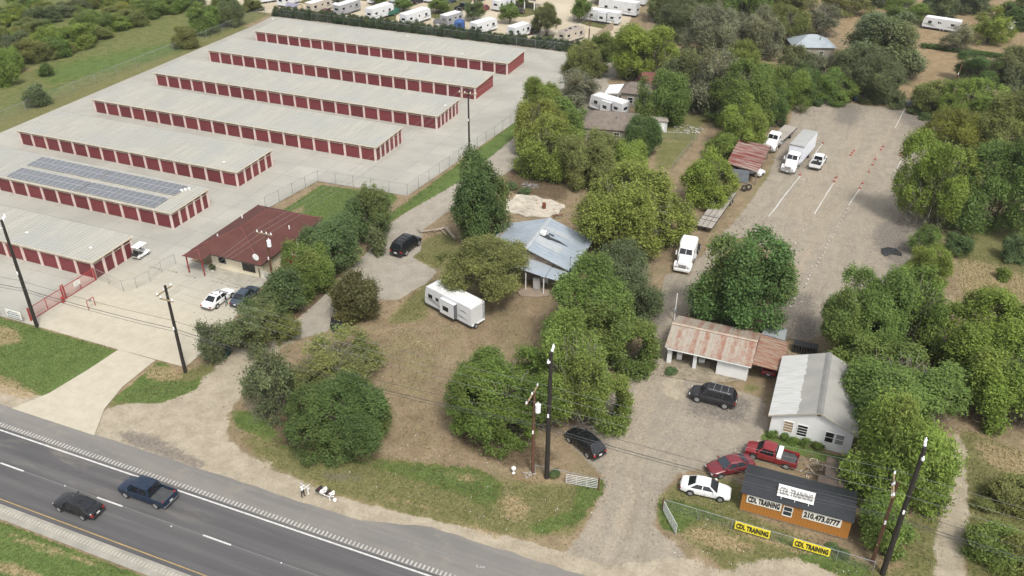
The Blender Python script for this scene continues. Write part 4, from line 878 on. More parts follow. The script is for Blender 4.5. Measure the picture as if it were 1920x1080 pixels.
for i in range(12):
    y = -.05+i*.55; slab(m, (4.98, y, 2.66), (8.4, y+.3 if i == 0 else y+.02, 2.245), (8.4, y+.36 if i == 0 else y+.08, 2.245), (4.98, y+.06, 2.66), .035)
m.build('lean_to_roof', RUSTL, gt)
m = MB(); slab(m, (5.1, 6.2, 2.71), (7.75, 6.3, 2.43), (7.7, 8.7, 2.43), (5.1, 8.7, 2.71), .04); m.build('tin_patch', M('grey_tin', P(176, 182, 184, .6), .5, .2, 1, metal=.2), gt)
for x, y in ((8.2, .4), (7.9, 6.2), (7.6, 8.5), (5.2, 8.5)): m = MB(); m.bbox(x-.06, x+.06, y-.06, y+.06, 0, 2.2 if x > 6 else 2.55, .01); m.build('post', WOODG, gt)
# ------------------------------------------------------------------ white gabled building
WROOF = NT('coated_roof'); _v = WROOF.pos(); _s = WROOF.node('ShaderNodeSeparateXYZ'); WROOF.link(_v, _s.inputs[0])
_w = WROOF.noise(WROOF.scale(_v, (0, .35, 0)), 1.0, 3, .8); _st = WROOF.noise(WROOF.scale(_v, (.5, 8, 1)), 1, 4); _br = WROOF.noise(_v, .5, 4)
_e = WROOF.math('SUBTRACT', _s.outputs['X'], WROOF.math('MULTIPLY', WROOF.math('SUBTRACT', _w, .5), 1.6))
_grey = WROOF.mix(WROOF.ramp(_br, .3, .7), P(176, 174, 168, .58), P(190, 187, 180, .58)); _wh = WROOF.mix(WROOF.ramp(_st, .35, .7), P(226, 226, 222, .66), P(206, 206, 202, .62))
WROOF.set(WROOF.mix(WROOF.ramp(_e, 1.5, 1.56), _wh, _grey), .6, 0, .3)
wt = thing('white_building', 'white gabled building with a half painted grey metal roof', 'building', (0, 74.1, 0))
m = MB(); m.box(-.8, 7.2, 0, 10.3, 0, 2.95); m.prismy([(-.8, 2.95), (7.2, 2.95), (3.55, 4.45)], 0, 10.3); m.build('wall', GWALL, wt)
for x0_, x1_, z0_, z1_ in ((-1.15, 3.599, 2.85, 4.62), (7.55, 3.6, 2.85, 4.62)):
    m = MB(); slab(m, (x0_, -.35, z0_), (x1_, -.35, z1_), (x1_, 10.7, z1_), (x0_, 10.7, z0_), .07); m.build('roof_slope', WROOF.m, wt)
m = MB(); slab(m, (3.3, -.36, 4.57), (3.6, -.36, 4.69), (3.6, 10.71, 4.69), (3.3, 10.71, 4.57), .03); slab(m, (3.9, -.36, 4.57), (3.601, -.36, 4.69), (3.601, 10.71, 4.69), (3.9, 10.71, 4.57), .03); m.build('ridge_cap', M('ridge_grey', P(160, 158, 154, .55), .6, .15, 1), wt)
m = MB(); slab(m, (-1.16, -.39, 2.84), (3.6, -.39, 4.61), (3.6, -.352, 4.61), (-1.16, -.352, 2.84), .16); slab(m, (7.56, -.39, 2.84), (3.6, -.39, 4.61), (3.6, -.352, 4.61), (7.56, -.352, 2.84), .16); m.build('barge_board', M('barge', P(205, 198, 182), .7, .15, 1), wt)
BAMB = M('blind', P(176, 150, 112), .8, .3, 3, stretch=(1, 1, 8))
window(wt, .95, 1.05, .9, 1.3, 0, WHITE, (1, 4), BAMB); window(wt, 2.35, .95, .95, 1.35, 0, WHITE, (1, 4)); window(wt, 5.0, 1.0, .8, 1.25, 0, WHITE, (1, 2)); window(wt, 6.0, 1.0, .8, 1.25, 0, WHITE, (1, 2), M('dusty_glass', (.22, .23, .23), .2, .2, 2))
m = MB(); m.bbox(3.4, 3.75, -.04, 0, 3.9, 4.25, .01); m.build('gable_vent', BAMB, wt)
# ------------------------------------------------------------------ orange plank sign shed
PLK = M('orange_plank', (.36, .155, .032), .6, .28, 2.2, stretch=(6, 6, .5), dirt=(.24, .11, .04), dirt_amt=.12)
CHAR = M('charcoal_metal', (.028, .031, .036), .42, .15, .8, metal=.1)
st = thing('sign_shed', 'long orange plank shed with a charcoal ribbed metal roof', 'shed', (-1.8, 62.3, 0))
m = MB(); m.box(.03, 9.57, .03, 3.65, .1, 2.45); m.prismx([(.03, 2.45), (3.65, 2.45), (1.8, 3.0)], .03, 9.57); m.build('wall', M('shed_wall', (.2, .09, .03), .7, .2, 1), st)
pk = MB(); pk.box(.006, .294, 0, .028, .12, 2.42); pkm = pk.mesh('plank', PLK)
for i in range(32): link('plank', pkm, st, (i*.3, 0, 0))
for i in range(12):
    o = link('plank', pkm, st, (9.6, .03+i*.3, 0), R(90))
m = MB(); m.box(-.05, 9.65, -.03, 3.7, .02, .115); m.build('skid', WOODG, st)
corrugated('roof_slope', st, -.15, 9.75, -.22, 2.42, 1.82, 3.06, CHAR, .3, .035); corrugated('roof_slope', st, -.15, 9.75, 3.9, 2.42, 1.821, 3.06, CHAR, .3, .035)
m = MB(); slab(m, (-.17, 1.6, 3.05), (9.77, 1.6, 3.05), (9.77, 1.82, 3.12), (-.17, 1.82, 3.12), .03); slab(m, (-.17, 2.04, 3.05), (9.77, 2.04, 3.05), (9.77, 1.821, 3.12), (-.17, 1.821, 3.12), .03); m.build('ridge_cap', CHAR, st)
window(st, 4.15, .95, .72, 1.05, -.0, WHITE, (1, 2), GLASSB)
LETB = M('letter_black', (.015, .015, .016), .6, .1, 2); LETG = M('letter_faded', (.36, .365, .37), .6, .15, 2)
def banner(label, x, y, z, w, h, text, tw, th, mat, lmat, tilt=0., rz=0., name='banner', frame=None):
    o = thing(name, label, 'sign', (x, y, z), rz); o.rotation_euler = (tilt, 0, rz)
    m = MB(); n = 8
    rg = []
    for k in range(n+1):
        xx = -w/2+w*k/n; dy = math.sin(k*1.9)*.012
        rg.append([(xx, dy-.012, -h/2+math.sin(k*2.3)*.008), (xx, dy+.012, -h/2+math.sin(k*2.3)*.008), (xx, dy+.012, h/2), (xx, dy-.012, h/2)])
    m.loft(rg, True); m.build('sheet', mat, o)
    lettering(text, th, tw, lmat, o, (0, -.032, 0), (R(90), 0, 0))
    if frame:
        f = MB()
        for a in ((-w/2-.03, w/2+.03, h/2, h/2+.04), (-w/2-.03, w/2+.03, -h/2-.04, -h/2)): f.box(a[0], a[1], -.03, .03, a[2], a[3])
        f.build('frame', frame, o)
    return o
BWH = M('banner_white', P(236, 233, 222, .8), .6, .06, 1); BYE = M('banner_yellow', (.72, .60, .04), .55, .1, 1.5)
banner('white banner reading CDL TRAINING on the front of the orange shed', 0.2, 62.25, 1.76, 3.1, 1.0, 'CDL TRAINING', 2.85, .7, BWH, LETB, name='wall_sign')
banner('white banner with the telephone number on the orange shed', 5.3, 62.25, 1.72, 3.35, 1.02, '210.473.0777', 3.1, .7, BWH, LETB, name='wall_sign')
g = banner('faded white sign reading CDL TRAINING standing on the shed roof', 2.75, 62.95, 3.15, 3.2, 1.0, 'CDL TRAINING', 2.9, .68, BWH, M('letter_grey', (.2, .2, .21), .6, .15, 2), tilt=R(-38), name='roof_sign', frame=WHITEC)
m = MB()
for x in (-1.2, 0, 1.2): m.tube((x, .05, -.4), (x, -.05, -.75), .025, n=5)
m.build('leg', WHITEC, g)
# ------------------------------------------------------------------ small grey outhouse beside it
ot = thing('tool_shed', 'small weathered grey brown shed behind the orange sign shed', 'shed', (5.0, 66.7, 0))
BRS = M('brown_board', P(112, 98, 88, .5), .85, .3, 1.5)
m = MB(); m.box(.1, 1.9, .2, 3.5, 0, 1.9); m.build('wall', BRS, ot); m = MB(); slab(m, (0, .9, 2.25), (1.3, .9, 2.05), (1.3, 3.7, 2.05), (0, 3.7, 2.25), .05); slab(m, (-.5, 0, 1.9), (1.2, 0, 1.9), (1.2, .89, 2.0), (-.5, .89, 2.0), .05); slab(m, (1.31, .9, 2.05), (2.1, .9, 1.7), (2.1, 3.7, 1.7), (1.31, 3.7, 2.05), .05); m.build('roof', BRS, ot)
# ------------------------------------------------------------------ tin roofed farmhouse
TIN = NT('pale_tin'); _v = TIN.pos(); _n = TIN.noise(_v, .35, 4); _n2 = TIN.noise(TIN.scale(_v, (.5, 3, 1)), 2, 3)
TIN.set(TIN.mix(TIN.ramp(_n2, .4, .7, 0, .35), TIN.mix(TIN.ramp(_n, .35, .65), P(172, 184, 196, .68), P(190, 200, 209, .68)), P(204, 209, 212, .68)), .42, .25, .5)
TINL = M('bright_tin', P(205, 210, 212, .62), .4, .1, 1, metal=.2); TIND = M('tar_patch', (.035, .035, .037), .8, .2, 2)
HW = M('house_board', P(150, 142, 132, .8), .85, .3, 1.2); PEEL = M('peeling_board', P(176, 158, 140, .7), .9, .45, 2.2, dirt=P(96, 80, 68), dirt_amt=.45)
ht = thing('farmhouse', 'old farmhouse with a wide pale tin gable roof and front porch', 'house', (-35.4, 93.4, 0))
m = MB(); m.box(-5.6, 5.6, .5, 9.2, 0, 3.1); m.build('wall', HW, ht); m = MB(); m.prismy([(-6.1, 3.0), (6.0, 3.0), (0, 4.8)], .35, 9.2); m.build('gable', PEEL, ht)
def tin_slope(parent, xa, za, xb, zb, y0_, y1_, mat, pitch=.8):
    m = MB(); slab(m, (xa, y0_, za), (xb, y0_, zb), (xb, y1_, zb), (xa, y1_, za), .06); y = y0_+.05
    while y < y1_-.04: slab(m, (xa, y, za+.025), (xb, y, zb+.025), (xb, y+.04, zb+.025), (xa, y+.04, za+.025), .022); y += pitch
    return m.build('roof_slope', mat, parent)
tin_slope(ht, -6.5, 2.85, 0, 5.0, -.1, 9.5, TIN.m); tin_slope(ht, 6.5, 2.85, 0.001, 5.0, -.1, 9.5, TIN.m)
m = MB(); slab(m, (-.3, -.12, 4.95), (0, -.12, 5.06), (0, 9.52, 5.06), (-.3, 9.52, 4.95), .03); slab(m, (.3, -.12, 4.95), (0.001, -.12, 5.06), (0.001, 9.52, 5.06), (.3, 9.52, 4.95), .03); m.build('ridge_cap', TINL, ht)
zf = lambda x: 5.0-abs(x)*(2.15/6.5)
def patch(name, poly, mat, dz): 
    m = MB(); n = len(poly); m.add([(x, y, zf(x)+dz) for x, y in poly]+[(x, y, zf(x)+dz-.01) for x, y in poly], [tuple(range(n)), tuple(range(2*n-1, n-1, -1))]+[(i, (i+1) % n, n+(i+1) % n, n+i) for i in range(n)]); m.build(name, mat, ht)
patch('roof_patch', [(.4, 6.3), (3.6, 6.3), (3.6, 7.3), (.4, 7.3)], TINL, .05); patch('roof_patch', [(.35, 2.3), (3.9, 2.3), (3.9, 4.1), (.35, 4.1)], TINL, .05)
patch('tar_patch', [(.35, 4.3), (.5, 5.2), (1.5, 5.3), (1.6, 5.0), (3.0, 5.2), (4.3, 4.9), (3.0, 4.7), (1.9, 4.5), (1.7, 4.3)], TIND, .06); patch('tar_patch', [(1.2, 5.5), (2.0, 5.5), (1.9, 5.9), (1.2, 5.8)], TIND, .06)
m = MB(); m.bbox(.3, 1.1, 4.5, 5.3, 4.7, 5.35, .1); m.build('roof_cooler', WHITE, ht, True)
m = MB(); slab(m, (-3.6, -2.3, 2.62), (-.2, -2.3, 3.2), (-.2, .3, 3.55), (-3.6, .3, 2.9), .05); slab(m, (-.199, -2.3, 3.2), (3.6, -2.3, 2.62), (3.6, .3, 2.9), (-.199, .3, 3.55), .05); slab(m, (3.65, -2.1, 2.55), (6.0, -2.1, 2.3), (6.0, .1, 2.65), (3.65, .1, 2.9), .05); m.build('porch_roof', TIN.m, ht)
for x in (-3.3, .9, 3.4, 5.8): m = MB(); m.bbox(x-.06, x+.06, -2.15, -2.03, 0, 2.6 if x < 5 else 2.3, .01); m.build('porch_post', WHITE, ht)
m = MB(); m.box(2.2, 3.1, .38, .5, .1, 2.1); m.build('door', WHITE, ht); m = MB(); m.tube((6.35, -.1, 0), (6.35, -.1, 3.4), .16, n=8); m.build('stove_pipe', DARKM, ht); m = MB(); m.tube((5.9, 1.0, 2.95), (5.9, 1.0, 4.5), .03, n=5); m.tube((5.9, 1, 4.4), (6.6, 1, 4.3), .02, n=4); m.build('antenna', DARKM, ht)
for nm, lb, ct, x, s_, mt in (('refrigerator', 'white refrigerator standing on the farmhouse porch', 'refrigerator', -36.4, (.75, .7, 1.5), WHITE), ('cupboard', 'pale grey cupboard standing on the farmhouse porch', 'cupboard', -33.2, (.9, .5, 1.7), M('pale_grey', (.42, .42, .41), .6, .1, 1))):
    b = MB(); b.bbox(-s_[0]/2, s_[0]/2, -s_[1]/2, s_[1]/2, 0, s_[2], .03); o = thing(nm, lb, ct, (x, 92.0, .1)); b.build('cabinet', mt, o); b = MB(); b.box(-s_[0]/2+.03, s_[0]/2-.03, -s_[1]/2-.03, -s_[1]/2-.001, .1, s_[2]*.55); b.build('door', mt, o); b = MB(); b.box(-s_[0]/2+.03, s_[0]/2-.03, -s_[1]/2-.03, -s_[1]/2-.001, s_[2]*.58, s_[2]-.05); b.build('door', mt, o); b = MB(); b.box(s_[0]/2-.12, s_[0]/2-.09, -s_[1]/2-.07, -s_[1]/2-.03, .5, .8); b.build('handle', STEEL, o)
# ------------------------------------------------------------------ back houses
def hip_house(name, label, loc, rz, L, Wd, eave, zr, wall, roof, gable=False, ridge=.5, wins=2):
    t = thing(name, label, 'house', loc, rz); a, b = L/2, Wd/2
    m = MB(); m.box(-a+.4, a-.4, -b+.4, b-.4, 0, eave); m.build('wall', wall, t)
    k = a if gable else a*ridge
    m = MB(); m.add([(-a, -b, eave), (a, -b, eave), (a, b, eave), (-a, b, eave), (-k, 0, zr), (k, 0, zr)], [(0, 1, 5, 4), (1, 2, 5), (2, 3, 4, 5), (3, 0, 4), (0, 3, 2, 1)]); ro = m.build('roof', roof, t)
    m = MB()
    for p_, q_ in (((-k, 0, zr), (k, 0, zr)), ((-a, -b, eave), (-k, 0, zr)), ((a, -b, eave), (k, 0, zr)), ((a, b, eave), (k, 0, zr)), ((-a, b, eave), (-k, 0, zr))): m.tube(p_, q_, .05, n=5)
    m.build('ridge_cap', roof, ro)
    for i in range(wins): window(t, -a+L*(i+1)/(wins+1), .9, 1.0, 1.1, -b+.4, WHITE, (1, 2))
    m = MB(); m.tube((a*.3, -b*.4, eave+.3), (a*.3, -b*.4, zr), .12, n=8); m.build('roof_vent', STEEL, t)
    return t
TAUP = M('taupe_shingle', P(132, 120, 110, .66), .9, .22, 1.2); REDTIN = M('red_tin', (.13, .035, .03), .55, .3, .6); PTIN = M('pale_blue_tin', P(190, 200, 206, .6), .45, .12, .5, metal=.15)
GRYW = M('grey_wall', P(158, 150, 140, .8), .8, .2, .8)
hip_house('bungalow', 'brown shingled hip roofed house hidden among trees', (-40.5, 149, 0), R(12), 11, 9.5, 2.6, 4.4, GRYW, TAUP)
hip_house('red_roofed_house', 'house with a faded red metal roof half hidden by trees', (-34.2, 173.5, 0), R(25), 13, 8, 3, 5.4, GRYW, REDTIN, True)
t = hip_house('house_wing', 'grey brown shingled wing of the red roofed house', (-39.6, 167.6, 0), R(5), 7, 6.5, 2.9, 4.3, GRYW, TAUP)
hip_house('blue_roofed_house', 'house with a pale blue tin hip roof in the back lots', (-10.9, 216, 0), R(20), 10, 8, 2.9, 4.9, GRYW, PTIN, False, .2)
t = thing('awning', 'white sheet metal awning beside the grey brown house wing', 'awning', (-43.8, 166.5, 0), R(5)); m = MB(); slab(m, (-2.2, -2.2, 2.3), (.8, -2.4, 2.8), (.9, 3.2, 2.9), (-2.2, 3.2, 2.4), .06); m.build('roof', WHITE, t)
for x, y in ((-2, -2), (.6, -2.1), (-2, 3)): m = MB(); m.bbox(x-.06, x+.06, y-.06, y+.06, 0, 2.32 if x < 0 else 2.7, .01); m.build('post', WHITE, t)
g = G(1290, 205); t = thing('carport', 'small open carport with a grey tin roof and thin posts', 'carport', (g.x, g.y, 0), R(15)); m = MB(); slab(m, (-2, -1.5, 2.4), (2, -1.5, 2.4), (2, 2.5, 2.7), (-2, 2.5, 2.7), .05); m.build('roof', M('grey_tin2', P(168, 174, 172, .6), .5, .15, 1), t)
for x in (-1.9, -.6, .7, 1.9): m = MB(); m.bbox(x-.05, x+.05, -1.45, -1.35, 0, 2.38, .01); m.build('post', WOODG, t)
g = G(1240, 245); t = thing('tool_shed', 'narrow white tool shed with a flat grey roof in the back yard', 'shed', (g.x, g.y, 0), R(20)); m = MB(); m.box(-1.6, .9, -.7, 1.2, 0, 2.1); m.build('wall', M('pale_wall', P(205, 208, 208, .8), .7, .15, 1), t); m = MB(); slab(m, (-2.1, -1, 2.3), (1.1, -1, 2.15), (1.1, 1.5, 2.15), (-2.1, 1.5, 2.3), .06); m.build('roof', GRYW, t); m = MB(); m.box(-.4, .4, -.75, -.701, .05, 1.9); m.build('door', WHITE, t)
# rusty open shed beside the trucks
t = NT('rusty_shed_tin'); v = t.pos(); n1 = t.noise(t.scale(v, (.12, 1.6, 1)), 1.3, 4, .7); n2 = t.noise(t.scale(v, (.3, .25, 1)), .6, 3); c = t.mix(t.ramp(n1, .42, .58), P(140, 70, 62, .66), P(190, 176, 166, .58)); c = t.mix(t.ramp(n2, .4, .7, 0, .5), c, P(128, 66, 58, .6)); t.set(c, .7, .05, .3); RSHED = t.m
rt = thing('rusty_shed', 'open sided shed with a red rusted corrugated roof beside the trucks', 'shed', (-13.9, 136.6, 0))
m = MB(); slab(m, (-2.7, 0, 3.0), (2.5, 0, 2.35), (2.9, 12, 2.35), (-2.5, 12, 3.0), .06)
for i in range(20): y = .05+i*.6; slab(m, (-2.65, y, 3.05), (2.55+.4*i/20, y, 2.4), (2.55+.4*i/20, y+.12, 2.4), (-2.65, y+.12, 3.05), .045)
m.build("roof", RSHED, rt)
for x, y in ((2.35, .2), (2.5, 6), (2.7, 11.7), (-2.5, .2), (-2.4, 6), (-2.3, 11.7)): m = MB(); m.bbox(x-.08, x+.08, y-.08, y+.08, 0, 2.3 if x > 0 else 2.9, .01); m.build('post', WOODG, rt)
m = MB(); m.box(-2.4, 1.2, .0, .12, .05, 2.2); m.build('panel_wall', M('grey_panel', P(136, 142, 150, .7), .6, .3, 1), rt); m = MB(); m.box(-2.5, -2.4, .2, 11.7, .05, 2.7); m.build('back_wall', BRS, rt)
# ------------------------------------------------------------------ vehicles (local +x is forward, origin under the middle of the wheelbase)
def _wheel(r, w, n=18):
    m = MB(); pr = [(r*.62, -w/2), (r*.9, -w/2), (r, -w*.32), (r, w*.32), (r*.9, w/2), (r*.62, w/2)]
    rings = [[(math.cos(a)*q, y, math.sin(a)*q) for a in np.arange(n)*2*math.pi/n] for q, y in pr]; m.loft(rings, True)
    rm_ = MB(); rm_.disc((0, 0, 0), (0, 1, 0), r*.64, w*1.03, n)
    for k in range(5): a = k*1.2566; c = Vector((math.cos(a), 0, math.sin(a))); rm_.tube(c*r*.1+Vector((0, w*.49, 0)), c*r*.52+Vector((0, w*.49, 0)), r*.06, n=4); rm_.tube(c*r*.1-Vector((0, w*.49, 0)), c*r*.52-Vector((0, w*.49, 0)), r*.06, n=4)
    return m.mesh('wheel', BLACKR, True), rm_.mesh('rim', RIM)
WH = {}
def wheel(parent, x, y, r, w=.22, rim=True):
    k = (r, w)
    if k not in WH: WH[k] = _wheel(r, w)
    o = link('wheel', WH[k][0], parent, (x, y, r))
    if rim: link('rim', WH[k][1], o)
    return o
def place(front, rear, side, half=.8):
    """vehicle pose from the contact points of the two wheels on its visible side"""
    F = G(*front); B = G(*rear); d = (F-B).normalized(); rt = Vector((d.y, -d.x, 0)); mid = (F+B)/2
    c = mid+rt*half if side == 'L' else mid-rt*half
    return (c.x, c.y, .0), math.atan2(d.y, d.x)
def bilerp(q, u, v): return (q[0]*(1-u)+q[1]*u)*(1-v)+(q[3]*(1-u)+q[2]*u)*v
def pane(name, parent, q, u0, u1, v0, v1, mat=GLASS, off=.012, mid=True):
    q = [Vector(p) for p in q]; n = (q[1]-q[0]).cross(q[3]-q[0]).normalized()*off
    c = [bilerp(q, *uv)+n for uv in ((u0, v0), (u1, v0), (u1, v1), (u0, v1))]; m = MB(); m.add(c+[p-n*1.6 for p in c], [(0, 1, 2, 3), (0, 4, 5, 1), (1, 5, 6, 2), (2, 6, 7, 3), (3, 7, 4, 0)])
    return m.build(name, mat, parent)
def section(x, zt, hw, zb, crown=.035, sh=.82):
    h = zt-zb; pts = [(hw*.86, zb), (hw*.98, zb+.1*h+.03), (hw, zb+.5*h), (hw*.97, zt-.1*h), (hw*sh, zt)]
    return [(x, y, z) for y, z in pts]+[(x, 0, zt+crown)]+[(x, -y, z) for y, z in pts[::-1]]
BUMPG = M('bumper_grey', (.12, .12, .125), .4, .15, 2, metal=.4)
SPEC = {
 'sedan': dict(wb=2.8, wr=.33, tr=.8, st=[(2.33, .52, .62, .3), (2.27, .66, .76, .22), (2.0, .76, .87, .2), (1.5, .84, .91, .19), (.95, .92, .92, .19), (0, .95, .925, .19), (-1.3, .98, .92, .19), (-1.75, 1.0, .91, .2), (-2.2, .99, .86, .24), (-2.42, .9, .78, .3), (-2.47, .62, .72, .36)], cab=(1.0, .25, -.95, -1.85, .9, 1.44, .86, .60), rear='sedan'),
 'suv': dict(wb=3.0, wr=.4, tr=.84, st=[(2.45, .6, .72, .36), (2.4, .86, .86, .3), (2.0, 1.02, .95, .28), (1.2, 1.1, .98, .28), (0, 1.12, .985, .28), (-1.5, 1.13, .985, .28), (-2.3, 1.13, .95, .3), (-2.5, 1.1, .9, .34), (-2.55, .7, .88, .42)], cab=(1.35, .65, -2.05, -2.5, 1.08, 1.88, .93, .72), rear='suv'),
 'hatch': dict(wb=2.85, wr=.38, tr=.82, st=[(2.35, .6, .66, .3), (2.28, .78, .8, .26), (1.9, .92, .9, .25), (1.1, 1.0, .94, .25), (0, 1.02, .945, .25), (-1.4, 1.05, .94, .25), (-2.1, 1.06, .9, .28), (-2.32, 1.0, .84, .32), (-2.38, .65, .8, .4)], cab=(1.25, .45, -1.55, -2.25, 1.0, 1.66, .89, .66), rear='suv'),
 'pickup': dict(wb=3.5, wr=.39, tr=.84, st=[(2.7, .62, .74, .36), (2.65, .9, .88, .32), (2.2, 1.02, .95, .3), (1.5, 1.08, .97, .3), (0, 1.1, .975, .3), (-.55, 1.1, .975, .3), (-.56, .72, .975, .3), (-2.6, .72, .96, .34), (-2.78, .7, .92, .4)], cab=(1.5, .9, -.35, -.52, 1.06, 1.82, .92, .72), rear='pickup'),
}
def car(label, kind, mat, loc, rz, cat='car', s=1., glass=GLASS, name=None, rails=False, sunroof=False, extras=None, cab_len=0., wheel_rim=True):
    sp = SPEC[kind]; t = thing(name or {'sedan': 'sedan', 'suv': 'suv', 'hatch': 'crossover', 'pickup': 'pickup_truck'}[kind], label, cat, loc, rz); t.scale = (s, s, s)
    st_ = sp['st']; m = MB(); m.loft([section(*q) for q in st_], True); body = m.build('body', mat, t, True)
    if kind != 'pickup': md = body.modifiers.new('sub', 'SUBSURF'); md.levels = md.render_levels = 1
    xw, r1, r2, xb, zb, zt, wb_, wt_ = sp['cab']; r2 -= cab_len; xb -= cab_len
    # cabin shell
    bq = [(xw, -wb_, zb-.04), (xw, wb_, zb-.04), (xb, wb_, zb-.04), (xb, -wb_, zb-.04)]; tq = [(r1, -wt_, zt-.03), (r1, wt_, zt-.03), (r2, wt_, zt-.03), (r2, -wt_, zt-.03)]
    m = MB(); xm = (r1+r2)/2
    top = [(r1, -wt_, zt-.03), (r1+.06, 0, zt-.01), (r1, wt_, zt-.03), (xm, wt_*1.02, zt), (r2, wt_, zt-.03), (r2-.05, 0, zt-.01), (r2, -wt_, zt-.03), (xm, -wt_*1.02, zt)]
    bot = [(xw, -wb_, zb-.04), (xw+.12, 0, zb), (xw, wb_, zb-.04), ((xw+xb)/2, wb_, zb-.02), (xb, wb_, zb-.04), (xb-.06, 0, zb), (xb, -wb_, zb-.04), ((xw+xb)/2, -wb_, zb-.02)]
    mid_ = [tuple(b*.5+c*.5 for b, c in zip(p, q)) for p, q in zip(bot, top)]; mid_ = [(p[0], p[1]*1.025, p[2]) for p in mid_]
    ro = [(p[0]*.95+xm*.05, p[1]*.9, p[2]+.03) for p in top]; ro2 = [(p[0]*.8+xm*.2, p[1]*.6, p[2]+.052) for p in top]
    m.loft([bot, mid_, top, ro, ro2], True); m.build('roof', mat, t, True)
    # glass: windscreen, rear, sides
    V_ = Vector; ws = [(xw+.05, -wb_, zb), (xw+.05, wb_, zb), (r1+.02, wt_, zt-.02), (r1+.02, -wt_, zt-.02)]
    pane('windscreen', t, ws, .06, .94, .04, .93, glass, .06)
    rw = [(xb-.02, wb_, zb), (xb-.02, -wb_, zb), (r2-.02, -wt_, zt-.02), (r2-.02, wt_, zt-.02)]
    pane('rear_window', t, rw, .1, .9, .18 if kind != 'pickup' else .1, .9, glass, .045)
    for sgn in (1, -1):
        q = [(xw, sgn*wb_, zb), (xb, sgn*wb_, zb), (r2, sgn*wt_, zt-.03), (r1, sgn*wt_, zt-.03)]
        if sgn < 0: q = [q[1], q[0], q[3], q[2]]
        cuts = {'sedan': ((.07, .46), (.5, .9)), 'suv': ((.07, .36), (.39, .64), (.67, .95)), 'hatch': ((.07, .42), (.45, .78)), 'pickup': ((.12, .9),) if cab_len < .5 else ((.1, .52), (.56, .92))}[kind]
        for a, b in cuts:
            if sgn < 0: a, b = 1-b, 1-a
            pane('side_window', t, q, a, b, .12, .86, glass, .026)
    # lamps, plate, mirrors, bumper line
    xf, xr_ = st_[1][0], st_[-2][0]; zf_, zr_ = st_[1][1], st_[-2][1]; wf, wr_ = st_[1][2], st_[-2][2]
    for sgn in (1, -1):
        m = MB(); m.bbox(xf-.22, xf+.045, sgn*wf*.76-.15, sgn*wf*.76+.15, zf_-.2, zf_-.06, .03); m.build('headlight', HEADL, t)
        m = MB(); m.bbox(xr_-.05, xr_+.16, sgn*wr_*.85-.13, sgn*wr_*.85+.13, zr_-.34 if kind != 'pickup' else .72, zr_-.12 if kind != 'pickup' else 1.0, .03); m.build('taillight', TAILL, t)
        m = MB(); m.bbox(xw-.32, xw-.14, sgn*(wb_+.12)-.1, sgn*(wb_+.12)+.1, zb+.02, zb+.18, .03); m.build('mirror', mat, t)
    m = MB(); m.box(st_[-1][0]-.035, st_[-1][0]+.02, -.17, .17, zr_-.36 if kind == 'sedan' else .6, zr_-.24 if kind == 'sedan' else .75); m.build('licence_plate', PLATE, t)
    m = MB(); m.bbox(xf-.05, xf+.06, -wf*.55, wf*.55, .34, zf_-.14, .03); m.build('grille', DARKM, t)
    m = MB(); m.bbox(xf-.1, st_[0][0]+.04, -wf*.95, wf*.95, st_[0][3]-.02, st_[0][3]+.14, .04); m.bbox(st_[-1][0]-.07, xr_+.1, -wr_*.98, wr_*.98, st_[-1][3]-.02, st_[-1][3]+.14, .04); m.build('bumper', DARKM if kind != 'pickup' else BUMPG, t)
    wbh = sp['wb']/2
    for x in (wbh, -wbh):
        for sgn in (1, -1):
            a = MB(); a.disc((x, sgn*(sp['tr']+.075), sp['wr']+.03), (0, 1, 0), sp['wr']*1.13, .12, 18); a.build('wheel_arch', DARKM, t)
            wheel(t, x, sgn*(sp['tr']+.06), sp['wr'], .22, wheel_rim)
    if kind == 'pickup':
        m = MB(); x0_, x1_ = -2.76, -.56
        for sgn in (1, -1): m.bbox(x0_, x1_, sgn*.94-.045, sgn*.94+.045, .7, 1.1, .02)
        m.bbox(x0_-.04, x0_+.05, -.89, .89, .5, 1.09, .02); m.build('bed_wall', mat, t)
        m = MB(); m.box(x0_+.06, x1_-.02, -.89, .89, .72, .79); m.build('bed_floor', M('bed_liner', (.06, .063, .066), .7, .3, 2), t)
    if rails:
        m = MB()
        for sgn in (1, -1): m.bbox(r2+.2, r1-.15, sgn*wt_*.9-.02, sgn*wt_*.9+.02, zt+.03, zt+.08, .01)
        for k in range(3): x = r2+.5+k*.75; m.bbox(x-.03, x+.03, -wt_*.9, wt_*.9, zt+.06, zt+.085, .01)
        m.build('roof_rack', CHROME if rails == 'chrome' else DARKM, t)
    if sunroof: m = MB(); m.box(r2+.15, r1-.1, -wt_*.72, wt_*.72, zt+.03, zt+.042); m.build('sunroof', GLASS, t)
    m = MB()   # door shut lines
    for x in ((.95, -.1, -1.15) if kind in ('sedan', 'hatch') else (1.3, .15, -.9) if kind == 'suv' else (1.45, -.45)):
        for sgn in (1, -1): m.box(x-.008, x+.008, sgn*st_[4][2]-.006 if sgn > 0 else -st_[4][2]-.006, sgn*st_[4][2]+.006 if sgn > 0 else -st_[4][2]+.006, .32, zb-.1)
    m.build('shut_line', DARKM, t)
    return t
PW = paint('white_car_paint', (.70, .70, .69), .3, 0, .08); PBK = paint('black_car_paint', (.008, .009, .011), .2, 0, .1); PGR = paint('charcoal_car_paint', (.028, .027, .031), .25, .3, .1)
PRD = paint('red_car_paint', (.15, .018, .024), .3, .1, .12); PRD2 = paint('red_truck_paint', (.19, .014, .018), .35, 0, .12); PBL = paint('navy_car_paint', (.012, .024, .05), .25, .2, .1); PSB = paint('slate_blue_paint', (.045, .065, .095), .3, .3, .15); PSV = paint('silver_car_paint', (.4, .41, .42), .35, .4, .1)
